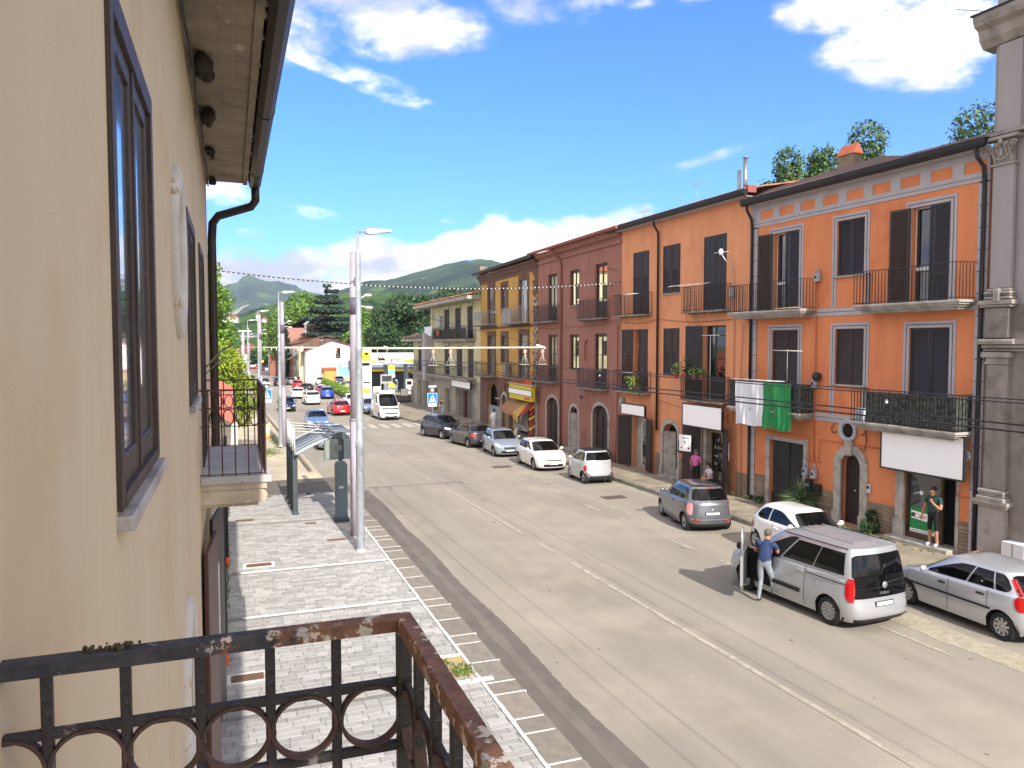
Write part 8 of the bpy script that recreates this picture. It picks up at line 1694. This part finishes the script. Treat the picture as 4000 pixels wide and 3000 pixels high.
# the row of small houses along the far right side, facades seen at a slant
hr_ = random.Random(8); y = 158
lbl = ['cream house nearest the white hall on the far right side', 'grey old house second along the far row', 'orange rendered house third along the far row', 'low dark brown house fourth along the far row', 'tall grey house fifth along the far row', 'last brown house of the far row']
hm = [M_cr5, M_gr5, mat('dull_ochre_render', (150, 104, 72), .9), M_bn4, M_gr5, M_bn4]
for k in range(6):
    w = (6, 7, 6, 7, 8, 8)[k]; hh = (7.2, 5.0, 4.6, 4.2, 6.4, 8.0)[k]; xx = 12.6 - .03 * (y - 158) * 1; e = empty('row_house', lbl[k], 'house', (xx, y, gz(y)), 0, 'small houses along the far right side')
    MB().box(0, .9 if k == 0 else 6, 0, w - .1, -1, hh).build('wall', hm[k], e); b = MB(); b.add([(-.7, -.2, hh - .1), (-.7, w, hh - .1), (4, w, hh + 1.6), (4, -.2, hh + 1.6)], [(0, 1, 2, 3)]); b.add([(-.7, -.2, hh - .1), (4, -.2, hh + 1.6), (4, -.2, hh - .1)], [(0, 1, 2)]); b.build('roof', M_rooftile, e)
    for j in range(2): MB().box(-.04, 0, 1 + j * 3, 2.1 + j * 3, 0, 2.4).build('door', M_brownwood, e); MB().box(-.04, 0, 1 + j * 3, 2 + j * 3, hh * .62, hh * .62 + 1.1).build('window', M_black, e)
    y += w
SHD = empty('shed', 'small ochre shed with brown roof beside the billboard', 'shed', (16.8, 151, gz(151))); MB().box(0, 2.6, 0, 2.5, 0, 2.7).build('wall', mat('ochre_wall', (196, 152, 84), .9), SHD); MB().box(-.3, 2.9, -.3, 2.8, 2.7, 3.1).build('roof', M_terracotta, SHD)
BBD = empty('billboard', 'pale blue and yellow advertising billboard on the white hall forecourt', 'billboard', (19.0, 150.5, gz(150)))
MB().box(0, 5.6, 0, .2, .5, 4.2).build('board', M_whitepaint, BBD); MB().box(.3, 5.3, -.02, 0, 1.4, 4.0).build('blue_print', mat('sky_blue_print', (96, 196, 226), .5, (150, 220, 236), .6), BBD); MB().box(.3, 5.3, -.02, 0, .6, 1.38).build('yellow_print', mat('sand_yellow_print', (238, 206, 120), .5), BBD)
b = MB(); b.lathe([(0, 0), (.4, 0)], 12, (4.3, -.03, 2.6), 'y')
for k in range(7): b.box(.9 + k * .36, 1.15 + k * .36, -.03, -.025, 3.3, 3.7)
b.build('pale_motif', mat('cream_print', (236, 240, 220), .5), BBD)
for x in (.6, 5.0): MB().box(x - .1, x + .1, .05, .15, 0, .5).build('leg', M_galv, BBD)
b = MB()
for k in range(26): b.box(13.3 + k * .22, 13.38 + k * .22, 151.4, 151.46, gz(151), gz(151) + 1.9)
tag(b.build('fence', mat('cream_fence', (214, 196, 150), .8)), 'cream picket fence at the foot of the white hall', 'fence')
# brown-roofed villas and the flyover at the end of the street
for i, (x, y, w, h, lb) in enumerate(((1.2, 300, 11, 9.8, 'brown-roofed villa beyond the end of the street'), (8.8, 320, 9, 10.0, 'second brown-roofed villa behind the plane trees'))):
    e = empty('villa', lb, 'house', (x, y, -2.9)); MB().box(0, w, 0, 9, 0, h * .62).build('wall', M_ovalp, e); b = MB(); b.add([(-.8, -.8, h * .62), (w + .8, -.8, h * .62), (w + .8, 9.8, h * .62), (-.8, 9.8, h * .62), (w * .5, 4.5, h)], [(0, 1, 4), (1, 2, 4), (2, 3, 4), (3, 0, 4)]); b.build('roof', M_broof, e)
    for k in range(3): MB().box(w * (.12 + .3 * k), w * (.12 + .3 * k) + 1.4, -.06, 0, h * .3, h * .5).build('window', M_black, e)
FL = empty('flyover', 'grey flyover crossing behind the end of the street', 'bridge', (-30, 345, 9.2)); MB().box(0, 52, 0, 9, 0, 1.1).build('deck', mat('bridge_grey', (120, 122, 128), .9), FL); MB().box(0, 52, -.1, 0, 1.1, 2.0).build('parapet', mat('bridge_rail', (84, 86, 92), .8), FL)
for x in (10, 26, 42): MB().box(x, x + 1.6, 3, 5, -12, 0).build('pier', M_concrete, FL)
TRK = empty('lorry', 'turquoise lorry at the far right of the junction', 'lorry', (12.5, 285, gz(285))); MB().bbox(-1.3, 1.3, -3, 3, .9, 3.4, .1).build('box', mat('turquoise_tarp', (20, 110, 120), .7), TRK); MB().bbox(-1.2, 1.2, 3.1, 4.8, .6, 2.6, .1).build('cab', P_white, TRK)
for x in (-1.1, 1.1):
    for yy in (-2, 4): link('wheel', wheel_parts(.45)[0], TRK, (x, yy, .45))
fc = [(9.6, 272, P_white, 'white car in the far traffic below the lorry'), (11.0, 262, P_white, 'white van-like car in the far traffic'), (3.6, 262, P_dgrey, 'grey car in the far left lane behind the bus'), (8.6, 300, P_red, 'red car in the far traffic beyond the bus'), (1.4, 285, P_silver, 'silver car at the far left behind the poles')]
for x, y, p, lb in fc: car(lb, SU if p is P_white else PO, p, x, y, 180, 'distant traffic', 'distant_car', detail=0)
TLt = empty('traffic_light', 'far traffic light glowing amber above the junction', 'traffic light', (9.2, 255, gz(255))); b = MB(); b.tube([(0, 0, 0), (0, 0, 3.2)], .08, 6); b.build('post', M_iron, TLt); MB().bbox(-.25, .25, -.15, .15, 2.7, 3.8, .04).build('housing', M_black, TLt)
ml = bpy.data.materials.new('amber_lamp'); ml.use_nodes = True; bs = ml.node_tree.nodes['Principled BSDF']; bs.inputs['Base Color'].default_value = (1, .4, .02, 1); bs.inputs['Emission Color'].default_value = (1, .38, .02, 1); bs.inputs['Emission Strength'].default_value = 3
MB().ball((0, -.2, 3.3), (.42, .1, .42), 10, 7).build('amber_lamp', ml, TLt)
# ---------------------------------------------------------------- fuel station
ST = empty('fuel_station', 'fuel station with white canopy, yellow stripe and blue-grey kiosk', 'fuel station', (18.2, 108, gz(108))); M_stw = mat('station_white', (232, 232, 228), .5); M_sty = mat('station_yellow', (246, 206, 20), .5); M_stb = mat('station_blue_grey', (120, 132, 150), .6)
MB().box(0, 16, 0, 10, 4.35, 5.75).build('canopy', M_stw, ST); b = MB(); b.box(4.9, 16.05, -.03, 0, 4.6, 4.95); b.box(0, .8, -.03, 0, 4.6, 4.95); b.build('yellow_stripe', M_sty, ST); MB().box(-.2, 16.2, -.1, 10.1, 5.75, 5.9).build('canopy_cap', M_whitepaint, ST)
lg = text_part('eni', 1.15, M_groove, ST, (3.6, -.05, 4.98), (rad(90), 0, 0), ext=.01)
b = MB(); body = [(1.15, 4.95), (1.35, 5.2), (1.9, 5.25), (2.15, 5.1), (2.2, 4.85), (1.95, 4.95), (1.2, 4.9)]; b.prism(body, .02, 0, 'y', -.06)
for x in (1.2, 1.38, 1.56, 1.74, 1.92, 2.1): b.box(x, x + .06, -.06, -.04, 4.5, 4.95)
b.ball((1.2, -.06, 5.22), (.14, .03, .1), 8, 5); b.build('emblem', M_black, ST); MB().box(1.5, 1.8, -.07, -.06, 5.1, 5.16).build('red_flame', M_red, ST)
for x in (3.0, 6.0, 12.0):
    MB().box(x - .25, x + .25, 4, 4.5, 0, 4.35).build('column', M_stb, ST)
KI = empty('kiosk', 'glass-fronted station kiosk with blue-grey fascia and yellow line', 'kiosk', (18.5, 122, gz(122))); MB().box(0, 18, 0, 8, 0, 3.0).build('wall', mat('kiosk_dark', (52, 56, 64), .6), KI); MB().box(-.2, 18.2, -.4, 8, 3.0, 4.6).build('fascia', M_stb, KI); MB().box(-.2, 18.2, -.43, -.4, 3.0, 3.3).build('yellow_line', M_sty, KI)
for x in (8.2, 10.3, 12.4):
    f_ = frame(KI, x, x + 1.9, .9, 2.8, .1, -.1, M_whitepaint, 'window_frame', True); MB().box(x, x + 1.9, -.08, -.06, .9, 2.8).build('pane', M_tint, f_)
MB().box(7.4, 18, -.3, 0, .6, .85).build('white_sill', M_whitepaint, KI)
for i, x in enumerate((22.2, 24.4)):
    e = empty('fuel_pump', ['left fuel pump with grey display under the canopy', 'right fuel pump with yellow stripe under the canopy'][i], 'fuel pump', (x, 111, gz(111))); MB().bbox(-.5, .5, -.3, .3, 0, 2.1, .05).build('body', M_stb if i == 0 else M_whitepaint, e); MB().box(-.35, .35, -.33, -.3, 1.3, 1.8).build('display', M_black, e); b = MB(); b.tube([(.55, 0, 1.9), (.75, -.1, 1.2), (.6, -.1, .7)], .04, 5); b.build('hose', M_sty if i else M_iron, e)
TT = empty('price_totem', 'tall white price totem with yellow logo panel and digit rows', 'totem', (17.3, 105.8, gz(106))); MB().bbox(-.75, .75, -.2, .2, 0, 6.5, .04).build('panel', M_stw, TT); MB().box(-.6, .6, -.22, -.2, 4.9, 6.1).build('yellow_logo', M_sty, TT)
b = MB(); b.ball((.05, -.23, 5.85), (.3, .02, .16), 8, 5)
for x in (-.15, -.02, .12, .25): b.box(x, x + .05, -.24, -.22, 5.5, 5.8)
b.build('emblem', M_black, TT); b = MB(); b.box(-.5, .5, -.215, -.2, 4.2, 4.6); b.box(-.4, .5, -.215, -.2, 1.8, 2.0); b.build('dark_panel', M_black, TT)
for k, (t_, z) in enumerate((('1.949', 3.6), ('1.859', 3.15), ('0.729', 2.65))): text_part(t_, .42, M_black, TT, (0, -.22, z), (rad(90), 0, 0))
MB().box(-.5, .5, -.215, -.2, .5, 1.1).build('yellow_panel', M_sty, TT)
CO = empty('advert_column', 'round grey column with stacked small station adverts', 'column', (20.6, 105.0, gz(105))); b = MB(); b.lathe([(.42, 0), (.42, 4.2), (.38, 4.5), (0, 4.55)], 16); b.build('shaft', M_galv, CO)
for z, m in ((.4, M_stw), (1.2, M_sty), (2.0, M_black), (2.6, M_stw), (3.2, _mats['sky_blue_print']), (3.7, M_sty)): MB().box(-.45, .45, -.5, -.42, z, z + .5).build('advert', m, CO)
e = empty('price_board', 'grey forecourt notice board on a thin post', 'notice board', (18.0, 98.5, gz(98))); MB().box(-.05, .05, -.05, .05, 0, 3.2).build('post', M_galv, e); MB().box(.05, 1.5, -.06, .06, 2.0, 3.2).build('board', M_limestone, e); MB().box(.15, 1.4, -.07, -.06, 2.3, 3.0).build('panel', M_groove, e)
# fence and gate between the cream house and the station
GT = empty('iron_gate', 'dark iron gate with stone posts beside the cream house', 'gate', (17.0, 88.4, gz(88)))
for x in (.2, 3.0): MB().bbox(x - .25, x + .25, -.25, .25, 0, 2.1, .03).build('gate_post', M_limestone, GT)
b = MB()
for k in range(11): b.box(.55 + k * .22, .6 + k * .22, -.03, .03, .1, 1.9)
b.box(.5, 2.8, -.04, .04, .3, .4); b.box(.5, 2.8, -.04, .04, 1.5, 1.6); b.build('bars', M_iron, GT); MB().box(1.5, 2.3, -.06, -.04, 1.0, 1.8).build('notice', M_stw, GT)
b = MB(); b.box(16.8, 30, 90, 90.2, gz(90), gz(90) + 1.0); tag(b.build('boundary_wall', M_concrete), 'low grey wall between gate and station forecourt', 'wall')
# ---------------------------------------------------------------- hills
M_forest = bpy.data.materials.new('forest_slope'); M_forest.use_nodes = True
def hillmat(m, a, c_, rock, rs, th, rt, clear):
    nt = m.node_tree; N = nt.nodes; L = nt.links; b = N['Principled BSDF']; b.inputs['Roughness'].default_value = .95; b.inputs['Specular IOR Level'].default_value = .1
    tc = N.new('ShaderNodeTexCoord')
    def nz(s, d=8): n = N.new('ShaderNodeTexNoise'); n.inputs['Scale'].default_value = s; n.inputs['Detail'].default_value = d; n.inputs['Roughness'].default_value = .65; L.new(tc.outputs['Object'], n.inputs['Vector']); return n.outputs['Fac']
    r = N.new('ShaderNodeValToRGB'); r.color_ramp.elements[0].position = .38; r.color_ramp.elements[1].position = .62; r.color_ramp.elements[0].color = (*lin(a), 1); r.color_ramp.elements[1].color = (*lin(c_), 1); L.new(nz(rs), r.inputs[0])
    mr = N.new('ShaderNodeMapRange'); L.new(nz(rt), mr.inputs[0]); mr.inputs[1].default_value = th; mr.inputs[2].default_value = th + .03
    mx = N.new('ShaderNodeMix'); mx.data_type = 'RGBA'; L.new(mr.outputs[0], mx.inputs[0]); L.new(r.outputs[0], mx.inputs[6]); mx.inputs[7].default_value = (*lin(rock), 1)
    mr2 = N.new('ShaderNodeMapRange'); L.new(nz(clear, 4), mr2.inputs[0]); mr2.inputs[1].default_value = .56; mr2.inputs[2].default_value = .60
    mx2 = N.new('ShaderNodeMix'); mx2.data_type = 'RGBA'; L.new(mr2.outputs[0], mx2.inputs[0]); L.new(mx.outputs[2], mx2.inputs[6]); mx2.inputs[7].default_value = (*lin((92, 120, 62)), 1)
    L.new(mx2.outputs[2], b.inputs['Base Color']); bp = N.new('ShaderNodeBump'); bp.inputs['Strength'].default_value = 1; bp.inputs['Distance'].default_value = .22 / rs; L.new(nz(rs * 4.5), bp.inputs['Height']); L.new(bp.outputs[0], b.inputs['Normal'])
hillmat(M_forest, (40, 68, 32), (86, 118, 52), (196, 186, 160), .02, .70, .012, .006)
M_mt = bpy.data.materials.new('far_mountain'); M_mt.use_nodes = True; hillmat(M_mt, (30, 54, 36), (72, 96, 58), (188, 178, 160), .006, .625, .0035, .0022)
def hill(name, d, prof, depth, z0, m, nx=150, ny=44, rough=.06, lump=0.0, seed=0, lsc=.05):
    """prof: (image column at 2212 wide, height above eye as a slope) sampled ridge; the slope falls towards the camera"""
    b = MB(); vs = []
    c0, c1 = prof[0][0], prof[-1][0]
    for j in range(ny + 1):
        t = j / ny
        for i in range(nx + 1):
            px = c0 + (c1 - c0) * i / nx; sl = interp(px, prof); x, y = polar(px, d - depth * (1 - t)); zr = 6.1 + sl / 1661 * d
            f = t ** 1.1 if t <= 1 else 1
            nn = noise.fractal(Vector((x * .004 + seed, y * .004, seed)), 1.0, 2.0, 5) * rough * zr
            nn += lump * noise.noise(Vector((x * lsc, y * lsc, 3.1))) + lump * .6 * noise.noise(Vector((x * lsc * 2.3, y * lsc * 2.3, 9.1)))
            z = z0 + (zr - z0) * f + nn * min(1, t * 4) * (1 if t < .97 else .6); vs.append((x, y, z))
    b.add(vs, [(j * (nx + 1) + i, j * (nx + 1) + i + 1, (j + 1) * (nx + 1) + i + 1, (j + 1) * (nx + 1) + i) for j in range(ny) for i in range(nx)], 0, True)
    # back side
    o = b.build(name, m); tag(o, kind='structure'); return o
hill('mountain', 4200, [(-900, 40), (-300, 90), (200, 110), (440, 118), (480, 126), (515, 130), (532, 144), (548, 147), (562, 140), (585, 137), (605, 139), (640, 124), (655, 112), (700, 108), (760, 100), (850, 80), (1100, 70), (1500, 40)], 1900, -4, M_mt, nx=190, ny=60, rough=.09)
hill('mountain', 2300, [(640, 60), (720, 112), (772, 128), (792, 136), (840, 140), (866, 146), (905, 158), (940, 166), (965, 175), (1000, 184), (1037, 186), (1079, 178), (1150, 160), (1300, 150), (1600, 120), (2100, 90), (2800, 40)], 1500, -4, M_mt, nx=200, ny=60, rough=.05, lump=7, lsc=.03, seed=4)
hill('hills', 900, [(300, 54), (440, 60), (520, 66), (560, 80), (620, 96), (680, 100), (740, 108), (772, 108), (830, 111), (859, 110), (900, 92), (1000, 70), (1200, 60), (1700, 60), (2400, 40)], 520, -3, M_forest, nx=260, ny=80, rough=.07, lump=5.0, lsc=.09, seed=7)
hill('hills', 520, [(-200, 20), (300, 26), (440, 30), (520, 34), (560, 40), (640, 48), (700, 52), (760, 60), (900, 52), (1300, 40), (2400, 30)], 160, -3, M_forest, nx=260, ny=50, rough=.05, lump=4.0, lsc=.16, seed=9)
hr_ = random.Random(21); hh_ = []
for i in range(16):          # scattered hillside houses
    px = hr_.uniform(480, 640) if i < 12 else hr_.uniform(660, 760); d = hr_.uniform(600, 860); x, y = polar(px, d); sl = hr_.uniform(24, 70); z = 6.1 + sl / 1661 * d
    e = empty('hillside_house', ['pale', 'white', 'cream', 'small white'][i % 4] + ' house among trees on the green hillside', 'house', (x, y, z - 3), hr_.uniform(-.4, .4), 'scattered houses on the hillside'); w = hr_.uniform(3, 5.5); h = hr_.uniform(1.2, 2.2)
    hh_.append((px, e))
    MB().box(-w / 2, w / 2, -3, 3, -3, h).build('wall', [M_ovalp, M_cr5][i % 2], e); MB().add([(-w / 2 - .4, -3.4, h), (w / 2 + .4, -3.4, h), (w / 2 + .4, 3.4, h), (-w / 2 - .4, 3.4, h), (0, -3.4, h + 1.6), (0, 3.4, h + 1.6)], [(0, 4, 5, 3), (1, 2, 5, 4), (0, 1, 4), (2, 3, 5)]).build('roof', M_terracotta, e)
ON = 'first second third fourth fifth sixth seventh eighth ninth tenth eleventh twelfth thirteenth fourteenth fifteenth sixteenth'.split()
for k, (px, e) in enumerate(sorted(hh_, key=lambda t: t[0])): e['label'] = ON[k] + ' small hillside house from the left, among trees'
# cream block further down the left side: it stands behind the tan house and shows in the brown house's window panes
CBk = empty('apartment_block', 'tall cream apartment block with red roof, mirrored in the brown house windows', 'building', (-26, 100, gz(100))); MB().box(0, 22.6, 0, 14, 0, 17.5).build('wall', M_cr5, CBk); MB().box(-.5, 22.9, -.6, 14.5, 17.5, 21).build('roof', M_terracotta, CBk)
for k in range(5):
    for j in range(4): MB().box(2 + k * 4.2, 3.3 + k * 4.2, -.05, 0, 1.5 + j * 4, 3.6 + j * 4).build('window', M_black, CBk)
# ---------------------------------------------------------------- haze
hz = MB(); hz.box(-7000, 7000, -200, 5200, -25, 440); ho = hz.build('haze', []); ho['kind'] = 'stuff'
mh = bpy.data.materials.new('haze'); mh.use_nodes = True; N = mh.node_tree.nodes; N.clear(); out = N.new('ShaderNodeOutputMaterial'); pv_ = N.new('ShaderNodeVolumePrincipled'); pv_.inputs['Density'].default_value = 0.00012; pv_.inputs['Color'].default_value = (.72, .86, 1, 1); pv_.inputs['Anisotropy'].default_value = .2
mh.node_tree.links.new(pv_.outputs[0], out.inputs['Volume']); ho.data.materials.append(mh)
